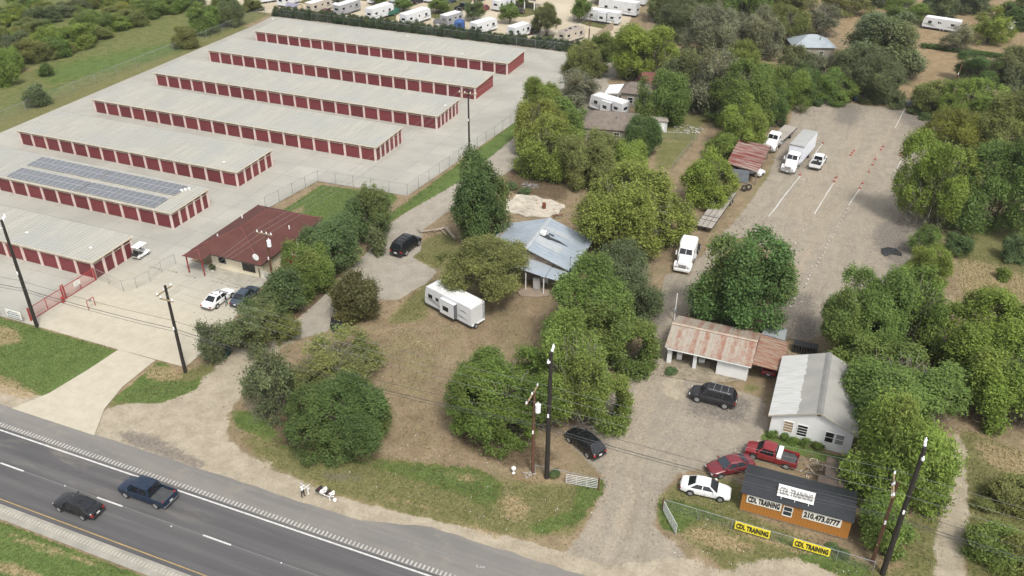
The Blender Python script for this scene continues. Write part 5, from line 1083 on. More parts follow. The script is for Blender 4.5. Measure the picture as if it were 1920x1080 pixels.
PBG = paint('burgundy_paint', (.07, .012, .018), .35, 0, .2)
car('white sedan parked on the grass left of the orange sign shed', 'sedan', PW, *place((1349, 940), (1294, 928), 'R'))
car('dark grey suv with chrome roof rack in front of the rusty garage', 'suv', PGR, *place((1306, 753), (1358, 766), 'L', .85), cat='suv', rails='chrome')
car('red sedan parked between the white sedan and the red pickup', 'sedan', PRD, *place((1351, 896), (1397, 886), 'L'), glass=GLASSB)
t = car('red pickup truck carrying a white toolbox in front of the white building', 'pickup', PRD2, *place((1415, 862), (1468, 878), 'L', .85), cat='pickup truck', s=.93)
m = MB(); m.bbox(-1.05, -.62, -.98, .98, .8, 1.32, .04); o = m.build('toolbox', WHITE, None); tb = thing('toolbox', 'white toolbox across the bed of the red pickup truck', 'toolbox', t.location, t.rotation_euler.z); tb.scale = t.scale; o.parent = tb; o.name = 'chest'; m = MB(); m.bbox(-1.08, -.59, -1.0, 1.0, 1.322, 1.38, .02); m.build('lid', WHITE, tb)
car('black crossover parked under the trees beside the middle utility pole', 'hatch', PBK, *place((1068, 830), (1101, 858), 'L', .85), cat='suv')
car('long black suv parked on the paved lane by the fallen branch', 'suv', PBK, *place((784, 460), (760, 479), 'R', .85), cat='suv', s=1.1, rails=True)
car('white sedan with a glass roof in the office parking lot', 'sedan', PW, *place((432, 560), (410, 576), 'R'), sunroof=True, s=1.02)
car('slate blue sedan mostly hidden by trees in the office parking lot', 'sedan', PSB, (G(452, 564).x+.3, G(452, 564).y+.6, 0), R(95))
car('black sedan driving in the near lane of the highway', 'sedan', PBK, *place((114, 958), (158, 974), 'L'))
car('navy blue pickup truck driving in the far lane of the highway', 'pickup', PBL, *place((237.5, 932), (296, 953), 'L', .85), cat='pickup truck', cab_len=.5, s=1.02)
car('dark red car parked under the garage lean-to', 'sedan', PRD, (-2.3, 86.3, 0), R(92))
car('white pickup nosed out of the rusty open shed', 'pickup', PW, (-13.2, 141.2, 0), R(-22), cat='pickup truck', s=.95)
t = car('white utility pickup with an open bed of black gear on the gravel lot', 'pickup', PW, (-2.75, 149.2, 0), R(82), cat='pickup truck')
u = thing('gear_pile', 'heap of black tools in the bed of the white utility pickup', 'tools', (-2.95, 147.7, 0), R(82)); m = MB(); rr = random.Random(3)
for k in range(16): x, y = rr.uniform(-.9, .7), rr.uniform(-.65, .65); m.bbox(x-.2, x+.2, y-.16, y+.16, .8, rr.uniform(.95, 1.3), .04)
m.build('gear', DARKM, u)
# cars in the caravan park and fields
for px, py, kind, mt, rz, lb, s in ((655, 10, 'sedan', PSV, 80, 'silver car behind the grey caravan', 1.), (705, 5, 'pickup', PW, 82, 'white pickup at the top edge above the fifth wheel', 1.), (783, 6, 'suv', PBK, 80, 'black suv at the top edge above the long white caravan', 1.), (968, 24, 'sedan', PBK, 165, 'black car beside the park pavilion', 1.), (600, 2, 'suv', PBG, 80, 'burgundy suv at the top edge left of the park', 1.), (845, 5, 'sedan', PSB, 78, 'slate blue car at the top edge of the park', 1.), (560, -2, 'pickup', PBL, 80, 'navy pickup at the top left edge of the park', 1.), (1000, 62, 'suv', PBK, 75, 'dark suv beside the white truck camper in the caravan park', .95), (908, 20, 'hatch', PRD2, 95, 'small red car behind the caravan row', 1.), (735, 11, 'sedan', PSV, 175, 'silver car at the top of the caravan park', 1.), (868, 18, 'pickup', PBK, 80, 'black pickup at the top of the caravan park', 1.), (612, 28, 'hatch', PBG, 85, 'dark burgundy car between the beige and grey caravans', 1.), (620, 12, 'sedan', PW, 80, 'white car behind the beige caravan', 1.), (1640, 9, 'suv', PW, 180, 'white car in the back field at the top edge', 1.), (900, 2, 'sedan', PBK, 85, 'black car at the top edge of the caravan park', 1.)):
    g = G(px, py); car(lb, kind, mt, (g.x, g.y, 0), R(rz), s=s)
# ------------------------------------------------------------------ caravans
RVW = M('caravan_white', (.58, .585, .59), .4, .07, .6, dirt=(.45, .43, .40), dirt_amt=.04); RVG = M('caravan_grey', (.3, .3, .31), .45, .1, .6); RVB = M('caravan_beige', (.45, .40, .33), .5, .1, .6); RVR = M('caravan_roof', (.62, .62, .61), .6, .12, .7, dirt=(.40, .39, .36), dirt_amt=.15); RVT = M('taupe_roof', (.27, .23, .205), .6, .15, .7); SWOO = M('swoosh_grey', (.16, .165, .175), .5, .1, 2); TRIMD = M('rv_trim', (.1, .1, .105), .5, .1, 2)
def caravan(label, loc, rz, L=7.6, Wd=2.45, H=3.0, mat=RVW, roof=RVR, nose=.35, fifth=False, slide=0, door_side=1, stripe=SWOO, name='travel_trailer', endwin=True, cat='caravan', spare=False, side_wins=((-.32, .9, 1.6, .55), (.02, .5, 1.75, .45), (.3, .9, 1.6, .6))):
    t = thing(name, label, cat, loc, rz); a, h = L/2, Wd/2; zb = .55
    prof = [(-a, zb), (a-.1, zb), (a, zb+.35), (a-nose*.4, H*.72), (a-nose, H-.06), (a-nose-.25, H), (-a+.1, H), (-a, H-.12)]
    if fifth: prof = [(-a, zb), (a-2.3, zb), (a-2.2, 1.5), (a, 1.55), (a, H-.5), (a-.5, H), (-a+.1, H), (-a, H-.12)]
    m = MB(); m.prismy(prof, -h, h); m.build('shell', mat, t)
    m = MB(); m.bbox(-a+.06, a-nose-.3, -h+.05, h-.05, H-.02, H+.045, .03); m.build('roof', roof, t)
    m = MB(); m.box(-a-.01, a-.2 if not fifth else a-2.3, -h-.012, h+.012, zb-.12, zb+.02); m.build('skirt', TRIMD, t)
    for x, y in ((-a*.15, 0), (a*.45, .2), (-a*.65, -.3)): m = MB(); m.bbox(x-.36, x+.36, y-.3, y+.3, H+.046, H+.046+(.26 if x < 0 and x > -a*.5 else .12), .06); m.build('roof_unit', WHITE if roof is RVR else DARKM, t)
    for sgn in (1, -1):
        for fx, w, z, hh in side_wins:
            m = MB(); x = fx*L; m.bbox(x-w/2, x+w/2, sgn*h-.02, sgn*h+.02, z, z+hh, .015); o = m.build('window', GLASS, t)
        yy = sgn*(h+.006)
        for xa, za, xb_, zb2 in ((-a*.92, 1.0, -a*.3, 1.22), (a*.18, .85, a*.9, 1.25), (-a*.9, 1.95, -a*.5, 2.1), (a*.3, 1.35, a*.95, 1.4)):
            m = MB(); m.add([(xa, yy, za), (xb_, yy, zb2), (xb_, yy, zb2+.04), ((xa+xb_)/2, yy, (za+zb2)/2+.2)], [(0, 1, 2, 3) if sgn < 0 else (3, 2, 1, 0)]); m.build('graphic', stripe, t)
        for x in (-.45, .4): wheel(t, x-a*.12, sgn*(h-.16), .34, .2)
    if slide:
        m = MB(); sy = h*slide; m.bbox(-1.7, .8, min(sy, sy+.55*slide), max(sy, sy+.55*slide), .75, H-.35, .03); o = m.build('slide_out', mat, t)
        m = MB(); ys = sy+.55*slide; m.bbox(-.75, .25, ys-.02, ys+.02, 1.35, 2.0, .015); m.build('window', GLASS, o)
        m = MB(); m.bbox(-1.72, .82, ys-.012, ys+.012, H-.37, H-.33, .005); m.box(-1.73, -1.7, min(sy, ys), max(sy, ys), .75, H-.36); m.build('seal', TRIMD, o)
    else:
        sgn = door_side; m = MB(); x = a*.12; m.bbox(x-.35, x+.35, sgn*h-.025, sgn*h+.025, zb+.1, zb+1.95, .02); o = m.build('door', mat, t); m = MB(); m.box(x-.2, x+.2, sgn*(h+.026)-.004, sgn*(h+.026)+.004, zb+1.2, zb+1.75); m.build('window', GLASS, o)
    if endwin: m = MB(); m.bbox(-a-.02, -a+.02, -.6, .6, 1.6, 2.15, .015); m.build('rear_window', GLASS, t)
    if not fifth: m = MB(); m.tube((a-.2, .5, .5), (a+1.0, 0, .5), .05, n=5); m.tube((a-.2, -.5, .5), (a+1.0, 0, .5), .05, n=5); m.tube((a+.8, 0, .05), (a+.8, 0, .7), .04, n=6); m.build('drawbar', DARKM, t)
    else: m = MB(); m.tube((a-.4, .8, .02), (a-.4, .8, 1.5), .05, n=5); m.tube((a-.4, -.8, .02), (a-.4, -.8, 1.5), .05, n=5); m.build('landing_leg', DARKM, t)
    if spare: wheel(t, -a-.16, .55, .34, .2).rotation_euler = (0, 0, R(90)); m = MB(); m.box(-a-.12, -a-.02, -h+.1, h-.1, zb-.1, zb+.02); m.build('bumper', WHITE, t)
    if spare:
        m = MB()
        for k in range(7): m.bbox(-a-.1, -a, -h+.12, -h+.4, .9+k*.3, .94+k*.3, .01)
        m.tube((-a-.09, -h+.13, .8), (-a-.09, -h+.13, 3.1), .02, n=5); m.tube((-a-.09, -h+.39, .8), (-a-.09, -h+.39, 3.1), .02, n=5); m.build('ladder', STEEL, t)
    return t
c_ = (Vector((-45.1, 82.8))+Vector((-37.1, 79.9)))/2; dd = Vector((8.0, -2.9)).normalized(); nn = Vector((-dd.y, dd.x))
cc = c_+nn*1.22; caravan('white travel trailer with a slide-out and grey swooshes parked under the open branched tree', (cc.x, cc.y, 0), math.atan2(-dd.y, -dd.x), 8.2, 2.45, 3.1, slide=1, spare=True, endwin=False, side_wins=((.37, .75, 1.6, .55), (.22, .55, 1.65, .45)))
def rv(px, py, label, rz=90, L=8, H=3., **k):
    g = G(px, py); d = Vector((math.cos(R(rz)), math.sin(R(rz)))); caravan(label, (g.x+d.x*L/2, g.y+d.y*L/2, 0), R(rz+180) if k.pop('flip', 0) else R(rz), L, 2.5, H, **k)
rv(632, 31, 'grey sided caravan with a large dark rear window by the hedge', 80, 8.5, mat=RVG); rv(693, 40, 'white fifth wheel caravan with a rounded front by the hedge', 78, 8.5, 3.3, fifth=True)
rv(757, 50, 'long white caravan with two round roof vents by the hedge', 76, 9.5, 3.2); rv(832, 51, 'short grey caravan behind the small garden shed in the park', 74, 6.5, mat=RVG, roof=RVR)
rv(888, 66, 'plain white caravan beside the blue tent in the park', 70, 7.5, 3.1); rv(958, 74, 'white truck camper with bunk windows by the hedge', 72, 6.5, 3.1, stripe=TRIMD)
rv(1052, 82, 'taupe roofed caravan with an awning by the hedge', 68, 7.5, 3., mat=RVB, roof=RVT); rv(580, 27, 'beige caravan behind the beige garden shed', 80, 8, 3., mat=RVB)
rv(527, 14, 'white caravan at the far left of the park', 85, 7, 3.); rv(929, 22, 'white box caravan at the top of the park', 75, 7, 3.1)
g = G(1128, 44); caravan('large white caravan with a two window slide-out side on to the island', (g.x, g.y+1, 0), R(172), 9.5, 2.5, 3.3, slide=1); g = G(1158, 28); caravan('tall white fifth wheel behind the large white caravan', (g.x, g.y+1, 0), R(172), 11, 2.6, 3.8, fifth=True); g = G(1170, 12); caravan('white fifth wheel at the top edge beside the park fence', (g.x, g.y+4, 0), R(172), 11, 2.6, 3.8, fifth=True)
g = G(493, 8); caravan('pale caravan at the top left of the park', (g.x, g.y+3, 0), R(60), 8, 2.5, 3.); g = G(665, -6); caravan('white caravan at the top edge above the grey caravan', (g.x, g.y, 0), R(80), 8, 2.5, 3.)
rv(545, -2, 'white caravan at the top left edge of the park', 80, 7.5); rv(838, 0, 'white caravan at the top edge behind the slate blue car', 76, 7.5); rv(745, -14, 'white caravan at the top edge behind the black suv', 78, 8)
rv(590, -6, 'beige caravan at the top edge behind the burgundy suv', 80, 8, 3., mat=RVB)
g = G(795, 3); caravan('small white pop-up caravan at the top edge of the park', (g.x, g.y, 0), R(170), 5, 2.3, 2.6)
g = G(1138, 215); caravan('old white camper half hidden under trees by the driveway', (g.x, g.y+1.2, 0), R(158), 8, 2.5, 3.1, slide=1)
g = G(1763, 58); caravan('old white caravan with green skirting in the brown field', (g.x, g.y+1, 0), R(165), 9, 2.5, 3., stripe=M('green_band', (.05, .12, .06), .6, .1, 1)); g = G(1893, 55); caravan('small white trailer at the far right of the brown field', (g.x, g.y, 0), R(120), 3.2, 2, 1.9, side_wins=())
# ------------------------------------------------------------------ trucks
TW_ = paint('white_truck_paint', (.70, .70, .695), .35, 0, .06); DECKF = M('deck_steel', (.075, .065, .06), .8, .3, 2); PLK2 = M('deck_plank', P(182, 175, 164, .68), .85, .3, 1.2, stretch=(.4, 4, 1))
def tractor(label, loc, rz, sleeper=True, wb=5.2, cat='semi truck', name='semi_tractor'):
    """origin at the front bumper centre on the ground; +x forward"""
    t = thing(name, label, cat, loc, rz)
    def sec(x, z, h, zb): return [(x, h*.92, zb), (x, h, zb+.25), (x, h, z-.25), (x, h*.8, z), (x, -h*.8, z), (x, -h, z-.25), (x, -h, zb+.25), (x, -h*.92, zb)]
    m = MB(); m.loft([sec(-.15, 1.35, .66, .75), sec(-.3, 1.62, .78, .7), (sec(-1.1, 1.78, .84, .7)), sec(-1.95, 1.92, .92, .7)], True); m.build('hood', TW_, t, True)
    top = 2.95; m = MB(); m.loft([sec(-1.9, 1.95, 1.02, .75), sec(-1.96, 2.0, 1.03, .75), sec(-2.35, 2.75, 1.02, .75), sec(-2.8, top, 1.0, .75), sec(-3.5, top+.05, 1.0, .75)], True); m.build('cab', TW_, t, True)
    xe = -3.5
    if sleeper: m = MB(); m.loft([sec(-2.65, top-.05, .98, 1.0), sec(-3.0, top+.35, 1.08, .75), sec(-3.5, top+.62, 1.12, .75), sec(-4.7, top+.66, 1.12, .75)], True); m.build('sleeper', TW_, t, True); xe = -4.7
    for sgn in (1, -1): pane('windscreen', t, [(-1.96, 0 if sgn > 0 else -.9, 2.02), (-1.96, .9 if sgn > 0 else 0, 2.02), (-2.33, .85 if sgn > 0 else 0, 2.72), (-2.33, 0 if sgn > 0 else -.85, 2.72)], .04, .96, .03, .97, GLASS, .03)
    for sgn in (1, -1):
        m = MB(); m.bbox(-3.2, -2.4, sgn*1.03-.015, sgn*1.03+.015, 1.95, 2.55, .01); m.build('side_window', GLASS, t)
        m = MB(); m.loft([[(-.2+math.cos(a)*.62-.95, sgn*1.0+y, .55+math.sin(a)*.72) for a in np.linspace(-.25, math.pi+.25, 9)]+[(-.2+math.cos(a)*.5-.95, sgn*1.0+y, .5+math.sin(a)*.6) for a in np.linspace(math.pi+.25, -.25, 9)] for y in (-.22, .2)], True); m.build('fender', TW_, t)
        m = MB(); m.bbox(-.34, -.1, sgn*.8-.16, sgn*.8+.16, .95, 1.25, .05); m.build('headlight', HEADL, t)
        m = MB(); m.bbox(-2.15, -2.0, sgn*1.3-.09, sgn*1.3+.09, 1.75, 2.35, .03); m.tube((-2.2, sgn*1.0, 2.0), (-2.1, sgn*1.3, 2.0), .02, n=4); m.build('mirror', TW_, t)
        m = MB(); m.disc((-3.9, sgn*1.0, .72), (1, 0, 0), .32, 1.5, 12); m.build('fuel_tank', CHROME, t, True)
        wheel(t, -1.15, sgn*1.02, .5, .3)
        for x in (-wb-1.15, -wb-2.4)[:2 if sleeper else 1]: wheel(t, x, sgn*.92, .5, .55)
    m = MB()
    for k in range(7): m.box(-.16, -.1, -.5, .5, .82+k*.075, .86+k*.075)
    m.bbox(-.2, -.12, -.56, .56, .76, 1.36, .03); m.build('grille', CHROME, t)
    m = MB(); m.bbox(-.22, .02, -1.12, 1.12, .38, .78, .06); m.build('bumper', CHROME if not sleeper else TW_, t); m = MB(); m.box(.021, .03, -.16, .16, .45, .6); m.build('licence_plate', PLATE, t)
    m = MB(); m.box(-wb-3.0, -2.0, -.42, .42, .6, .85); m.bbox(-wb-2.4, -wb-1.2, -.5, .5, .86, 1.05, .05); m.build('chassis', DARKM, t)
    return t
def truck_at(front, back): 
    F, B = G(*front), G(*back); d = (F-B).normalized(); return (F.x, F.y, 0), math.atan2(d.y, d.x)
tractor('white semi tractor parked under the big yellow green tree', *truck_at((1277, 514), (1293, 476)))
d = Vector((-1.4, -8, 0)).normalized(); a_ = math.atan2(d.y, d.x)
t = tractor('white box truck with a long white cargo body on the gravel lot', (-7.25, 142.9, 0), a_, False, 8.2, 'truck', 'box_truck')
BOXS = M('box_side', P(226, 228, 234, .85), .5, .07, .6); BOXR = M('box_roof', P(190, 190, 186, .6), .6, .1, .7)
m = MB(); m.box(-12.2, -4.0, -1.27, 1.27, 1.05, 3.85); m.build('cargo_box', BOXS, t); m = MB(); m.bbox(-12.22, -3.98, -1.29, 1.29, 3.852, 3.9, .02); m.build('box_roof', BOXR, t); m = MB(); m.box(-12.23, -3.97, -1.3, -1.271, 1.0, 1.12); m.box(-12.23, -3.97, 1.271, 1.3, 1.0, 1.12); m.box(-4.0, -3.93, -1.28, 1.28, 3.7, 3.85); m.build('box_rail', CHROME, t)
t = tractor('white truck with a plank flatbed behind the box truck', (-11.6, 151.2, 0), a_-R(2), False, 8.2, 'truck', 'flatbed_truck')
def deck(parent, x0, x1, h, z, n):
    w = 2*h/n; m = MB(); m.box(x0, x1, .01, w-.01, z, z+.07); me = m.mesh('plank', PLK2)
    for i in range(n): link('plank', me, parent, (0, -h+i*w, 0))
    m = MB(); m.box(x0, x1, -h-.05, -h-.002, z-.16, z+.075); m.box(x0, x1, h+.002, h+.05, z-.16, z+.075); m.box(x0, x1, -.5, -.38, z-.3, z-.002); m.box(x0, x1, .38, .5, z-.3, z-.002)
    for k in range(5): x = x0+(x1-x0)*k/4; m.box(x-.05 if k else x, x+.05 if k < 4 else x, -h, h, z-.15, z-.003)
    m.build('deck_frame', DECKF, parent)
deck(t, -12.4, -4.2, 1.2, 1.1, 6)
A0 = G(1335, 428, 1.); A1 = G(1381, 362, 1.); dd = Vector((A1.x-A0.x, A1.y-A0.y, 0)); LL = dd.length; dd.normalize(); nn = Vector((-dd.y, dd.x, 0)); mid = (A0+A1)/2+nn*1.2
t = thing('flatbed_trailer', 'long grey plank flatbed trailer parked by the gravel lot', 'trailer', (mid.x, mid.y, 0), math.atan2(-dd.y, -dd.x)); deck(t, -LL/2, LL/2, 1.2, .95, 8)
for x in (-LL*.3, -LL*.3-1.2):
    for s_ in (1, -1): wheel(t, x, s_*1.05, .42, .3)
m = MB()
for x in (-LL*.22, LL*.24, LL*.34): m.box(x-.05, x+.05, -1.26, 1.26, 1.03, 1.07)
m.box(-LL/2, LL/2, -.42, -.36, 1.021, 1.05); m.box(-LL/2, LL/2, .36, .42, 1.021, 1.05); m.build('tie_rail', DECKF, t); m = MB(); m.tube((LL/2-1, 0, 0), (LL/2-1, 0, .9), .08, n=8); m.build('landing_leg', DARKM, t)
# ------------------------------------------------------------------ golf cart
l_, rz_ = place((279, 477), (264, 487), 'R', .5); t = thing('golf_cart', 'white golf cart with a canopy beside the nearest storage row', 'golf cart', l_, rz_)
m = MB(); m.prismy([(-1.15, .35), (1.15, .35), (1.2, .62), (.85, .85), (.72, .45), (.0, .42), (-.1, .7), (-1.1, .78), (-1.2, .6)], -.58, .58); m.build('body', WHITE, t); m = MB(); m.bbox(-.75, -.1, -.55, .55, .72, .86, .04); m.bbox(-.85, -.7, -.55, .55, .8, 1.3, .04); m.build('seat', DARKM, t); m = MB(); m.bbox(-1.45, -.9, -.5, .5, .75, .95, .05); m.build('rear_rack', DARKM, t)
m = MB(); m.bbox(-1.0, .85, -.62, .62, 1.82, 1.9, .03); m.build('canopy', WHITE, t)
for x in (-.9, .75):
    for s_ in (1, -1): m = MB(); m.tube((x, s_*.54, .7), (x*.95, s_*.54, 1.83), .022, n=5); m.build('canopy_post', STEEL, t); wheel(t, .8 if x > 0 else -.8, s_*.5, .23, .2)
m = MB(); m.tube((.55, .25, .6), (.3, .25, 1.1), .02, n=4); m.disc((.3, .25, 1.12), (-.5, 0, .86), .17, .02, 12); m.build('steering_wheel', DARKM, t)
# ------------------------------------------------------------------ utility poles and wires
def insulator(m, x, y, z, h=.28, r=.1):
    m.tube((x, y, z), (x, y, z+h), r*.55, r*.4, 8); m.tube((x, y, z+.05), (x, y, z+.1), r, r*.8, 8); m.tube((x, y, z+.15), (x, y, z+.2), r*.9, r*.7, 8)
def pole(label, x, y, h, mat, r=.17, arms=(), top='', trans=None, name='utility_pole', lean=0.):
    t = thing(name, label, 'utility pole', (x, y, -.1)); t.rotation_euler = (0, lean, 0)
    m = MB(); m.tube((0, 0, 0), (0, 0, h*.5), r*1.15, r, 10, caps=False); m.tube((0, 0, h*.5), (0, 0, h+.1), r, r*.75, 10); m.build('shaft', mat, t, True)
    for z, ax, ln, n in arms:      # crossarm along x or y
        m = MB(); d = (ln/2, .06) if ax == 'x' else (.06, ln/2); off = (0, -.24) if ax == 'x' else (-.24, 0); m.box(off[0]-d[0], off[0]+d[0], off[1]-d[1], off[1]+d[1], z-.06, z+.07); a = m.build('crossarm', ARMW, t)
        for k in range(n):
            q = -ln/2+.15+k*(ln-.3)/(n-1); m = MB(); insulator(m, off[0]+(q if ax == 'x' else 0), off[1]+(q if ax == 'y' else 0), z+.07); m.build('insulator', PORC, a)
    if top == 'post':
        for dy, dz in ((-.75, -.55), (.25, .05), (.55, .3)):
            m = MB(); m.tube((0, 0, h+dz-.35), (0, dy, h+dz), .05, .05, 6); m.tube((0, dy*.55, h+dz-.2), (0, dy, h+dz), .11, .11, 8); insulator(m, 0, dy, h+dz, .35, .13); m.build('insulator', PORC, t)
    if trans: m = MB(); m.tube((.42, -.1, trans-.4), (.42, -.1, trans+.45), .27, .27, 12); m.tube((.42, -.1, trans+.45), (.42, -.1, trans+.75), .07, .05, 8); m.build('transformer', PORC, t, True)
    m = MB(); m.bbox(-.08, .08, -r-.06, -r+.02, h*.52, h*.52+.4, .01); m.build('tag', WHITEC, t)
    return t
pole('tall black utility pole at the red storage gate', -86.7, 60.3, 14.6, POLEW, .2, top='post')
pole('black utility pole with crossarms beside the storage driveway', -63.8, 59.8, 11.5, POLEW, .18, [(10.9, 'y', 2.4, 3), (9.9, 'x', 1.8, 2)])
pole('dark pole with crossarm and white transformer beside the office', -65.3, 79, 8.6, POLEB, .15, [(8.3, 'x', 2.4, 4)], trans=6.9)
pole('dark pole with crossarm at the storage fence beside the driveway', -60.6, 131, 11.4, POLEW, .16, [(10.9, 'x', 3.4, 4)])
pole('tall black utility pole in the middle of the front yard', -19.95, 59.5, 15.0, POLEW, .22, top='post')
pole('old brown pole with slanting crossarm and transformer beside the tall middle pole', -21.5, 59.7, 9.8, POLEB, .15, [(9.6, 'y', 3.2, 3)], trans=8.3)
pole('tall black utility pole at the bottom right corner', 10.9, 59.5, 14.4, POLEW, .22, top='post')
pole('old brown pole leaning behind the tall black corner pole', 10.0, 60.4, 9.6, POLEB, .15, [(9.3, 'y', 3.0, 3), (8.6, 'y', 1.6, 2)])
g = G(1104, 78); pole('dark lamp pole at the hedge end of the caravan park', g.x, g.y, 6.5, POLEB, .14)
g = G(1400, 130+8); g = G(1787, 160); pole('old leaning brown post in the brown field', g.x, g.y, 5.0, POLEB, .13, lean=R(8), name='old_post')
def wire(label, pts, r, mat, sag, group, name='cable'):
    m = MB()
    for a, b in zip(pts[:-1], pts[1:]):
        a = Vector(a); b = Vector(b); n = 10; L = (b-a).length; s = sag*L*L/1600
        m.path([a.lerp(b, k/n)-Vector((0, 0, 4*s*(k/n)*(1-k/n))) for k in range(n+1)], r, 4)
    o = m.build(name, mat, None); tag(o, label, 'cable', group); return o
GP = 'conductors strung along the highway'; LB = 'thin pale overhead conductor strung between the old highway poles'
for dy in (-1.35, .0, 1.35): wire(LB, [(-63.8, 59.8+dy*.8, 11.2), (-21.74, 59.7+dy, 9.95), (9.76, 60.4+dy, 9.65), (58, 60+dy, 9.4)], .011, WIREL, .55, GP)
for k, z in enumerate((7.4, 6.3, 5.9)): wire('dark telephone cable bundle hung low along the highway poles', [(-150, 61, z), (-86.7, 60.1, z-.7), (-63.8, 59.6, z-.2), (-21.5, 59.5+.08*k, z), (10.0, 60.2+.08*k, z-.3), (58, 60, z-.2)], (.018, .03, .022)[k], WIRE, .75, 'telephone cables along the highway')
for dx in (-1.05, .0, 1.05): wire('thin pale conductor crossing the office roof from pole to pole', [(-63.8+dx*.3, 59.6, 10.2), (-65.3+dx, 78.8, 8.6), (-60.6+dx*1.3, 130.8, 11.2), (-57+dx, 190, 11)], .014, WIREL, .5, 'conductors beside the driveway')
wire('service wire from the middle pole to the rusty garage', [(-21.5, 59.7, 8), (-13.8, 84.5, 3.4)], .014, WIRE, .7, None)
# ------------------------------------------------------------------ fences
t = NT('chain_link'); t.set((.32, .33, .33), .5, .3, .4); tr = t.node('ShaderNodeBsdfTransparent'); mx = t.node('ShaderNodeMixShader'); mx.inputs[0].default_value = .09
t.link(tr.outputs[0], mx.inputs[1]); t.link(t.b.outputs[0], mx.inputs[2]); t.link(mx.outputs[0], t.out.inputs[0]); CHAIN = t.m
t = NT('red_chain_link'); t.set((.5, .05, .06), .5, .1, .4); tr = t.node('ShaderNodeBsdfTransparent'); mx = t.node('ShaderNodeMixShader'); mx.inputs[0].default_value = .22
t.link(tr.outputs[0], mx.inputs[1]); t.link(t.b.outputs[0], mx.inputs[2]); t.link(mx.outputs[0], t.out.inputs[0]); CHAINR = t.m
def fence(label, pts, h=1.8, step=3., mat=STEEL, mesh=CHAIN, r=.035, barb=False, rail=True):
    p0 = Vector((pts[0][0], pts[0][1], 0)); t = thing('chain_link_fence', label, 'fence', p0)
    pm = MB(); pm.tube((0, 0, -.1), (0, 0, h), r, r, 6); pme = pm.mesh('post', mat); rl = MB(); ms = MB()
    for i, (a, b) in enumerate(zip(pts[:-1], pts[1:])):
        a = Vector((a[0], a[1], 0))-p0; b = Vector((b[0], b[1], 0))-p0; n = max(1, round((b-a).length/step))
        for k in range(n+(1 if i == len(pts)-2 else 0)): link('post', pme, t, a.lerp(b, k/n))
        if rail: rl.tube(a+Vector((0, 0, h-.03)), b+Vector((0, 0, h-.03)), r*.75, n=5)
        if barb: 
            for q in (.12, .24): rl.tube(a+Vector((0, 0, h+q)), b+Vector((0, 0, h+q)), .012, n=3)
        nrm = Vector((-(b-a).y, (b-a).x, 0)).normalized()*.006
        ms.add([a+nrm, b+nrm, b+nrm+Vector((0, 0, h-.05)), a+nrm+Vector((0, 0, h-.05))], [(0, 1, 2, 3)])
    if rail: rl.build('top_rail', mat, t)
    if mesh: ms.build('mesh', mesh, t)
    return t
fence('long chain link fence along the scrub field side of the storage yard', [(-145.5, 60.5), (-148.7, 109.5), (-150.6, 196.3)], 2., 6., barb=True)
fence('chain link fence between the storage yard and the paved driveway', [(-80.3, 98.2), (-78.4, 110.0), (-62.3, 110.9), (-57.9, 155.9), (-56.5, 172)], 2., 3.2)
fence('chain link fence along the hedge behind the farthest storage row', [(-150.4, 196.2), (-62.9, 195.9)], 2., 5.)
fence('low chain link fence enclosing the office forecourt', [tuple(G(*p)[:2]) for p in ((182, 524), (205, 534), (232, 547), (257, 541), (282, 528), (304, 511), (330, 496))], 1.7, 3.)
fence('chain link fence along the lawn left of the storage gate', [(-88.9, 60.4), (-140, 60.5)], 1.6, 4.)
ff0, ff1 = G(1250, 938, 1.2), G(1642, 1054, 1.2)
fence('chain link fence with yellow banners along the front of the driving school', [(ff0.x, ff0.y), (ff1.x, ff1.y)], 1.25, 3.2)
fence('low wire fence between the middle pole and the farm gate', [(-21.2, 59.6), (-14.2, 60.3)], 1.1, 3.5, mesh=None)
fence('chain link fence round the back yard of the brown house', [tuple(G(*p)[:2]) for p in ((1232, 262), (1308, 262), (1260, 322))], 1.5, 3.)
for px, py, nm in ((1411, 992, 'left'), (1522, 1026, 'right')):
    g = G(px, py, .78); yy = ff0.y+(ff1.y-ff0.y)*(g.x-ff0.x)/(ff1.x-ff0.x)
    banner('yellow CDL TRAINING banner on the fence, %s one of the two' % nm, g.x, yy-.06, .74, 3.1, .95, 'CDL TRAINING', 2.85, .64, BYE, LETB, rz=math.atan2(ff1.y-ff0.y, ff1.x-ff0.x), name='fence_banner')
# tube farm gates
def farm_gate(label, a, b, h=1.25, bars=6):
    A_, B_ = G(*a), G(*b); d = B_-A_; L = d.length; t = thing('farm_gate', label, 'gate', (A_.x, A_.y, 0), math.atan2(d.y, d.x))
    GT = M('gate_tube', (.5, .5, .49), .45, .2, 2, dirt=(.25, .2, .16), dirt_amt=.2)
    for k in range(bars): m = MB(); z = .15+k*(h-.15)/(bars-1); m.tube((0, 0, z), (L, 0, z), .03, n=6); m.build('bar', GT, t)
    for x in (0, L/3, 2*L/3, L): m = MB(); m.tube((x, 0, .1), (x, 0, h+.03), .032, n=6); m.build('upright', GT, t)
    m = MB(); m.tube((-.15, 0, -.1), (-.15, 0, 1.5), .08, n=8); m.build('gate_post', POLEB, t); return t
farm_gate('white tube farm gate folded back beside the black crossover', (1119, 917), (1061, 907)); farm_gate('white tube farm gate swung open at the driving school entrance', (1243, 958), (1267, 1003))
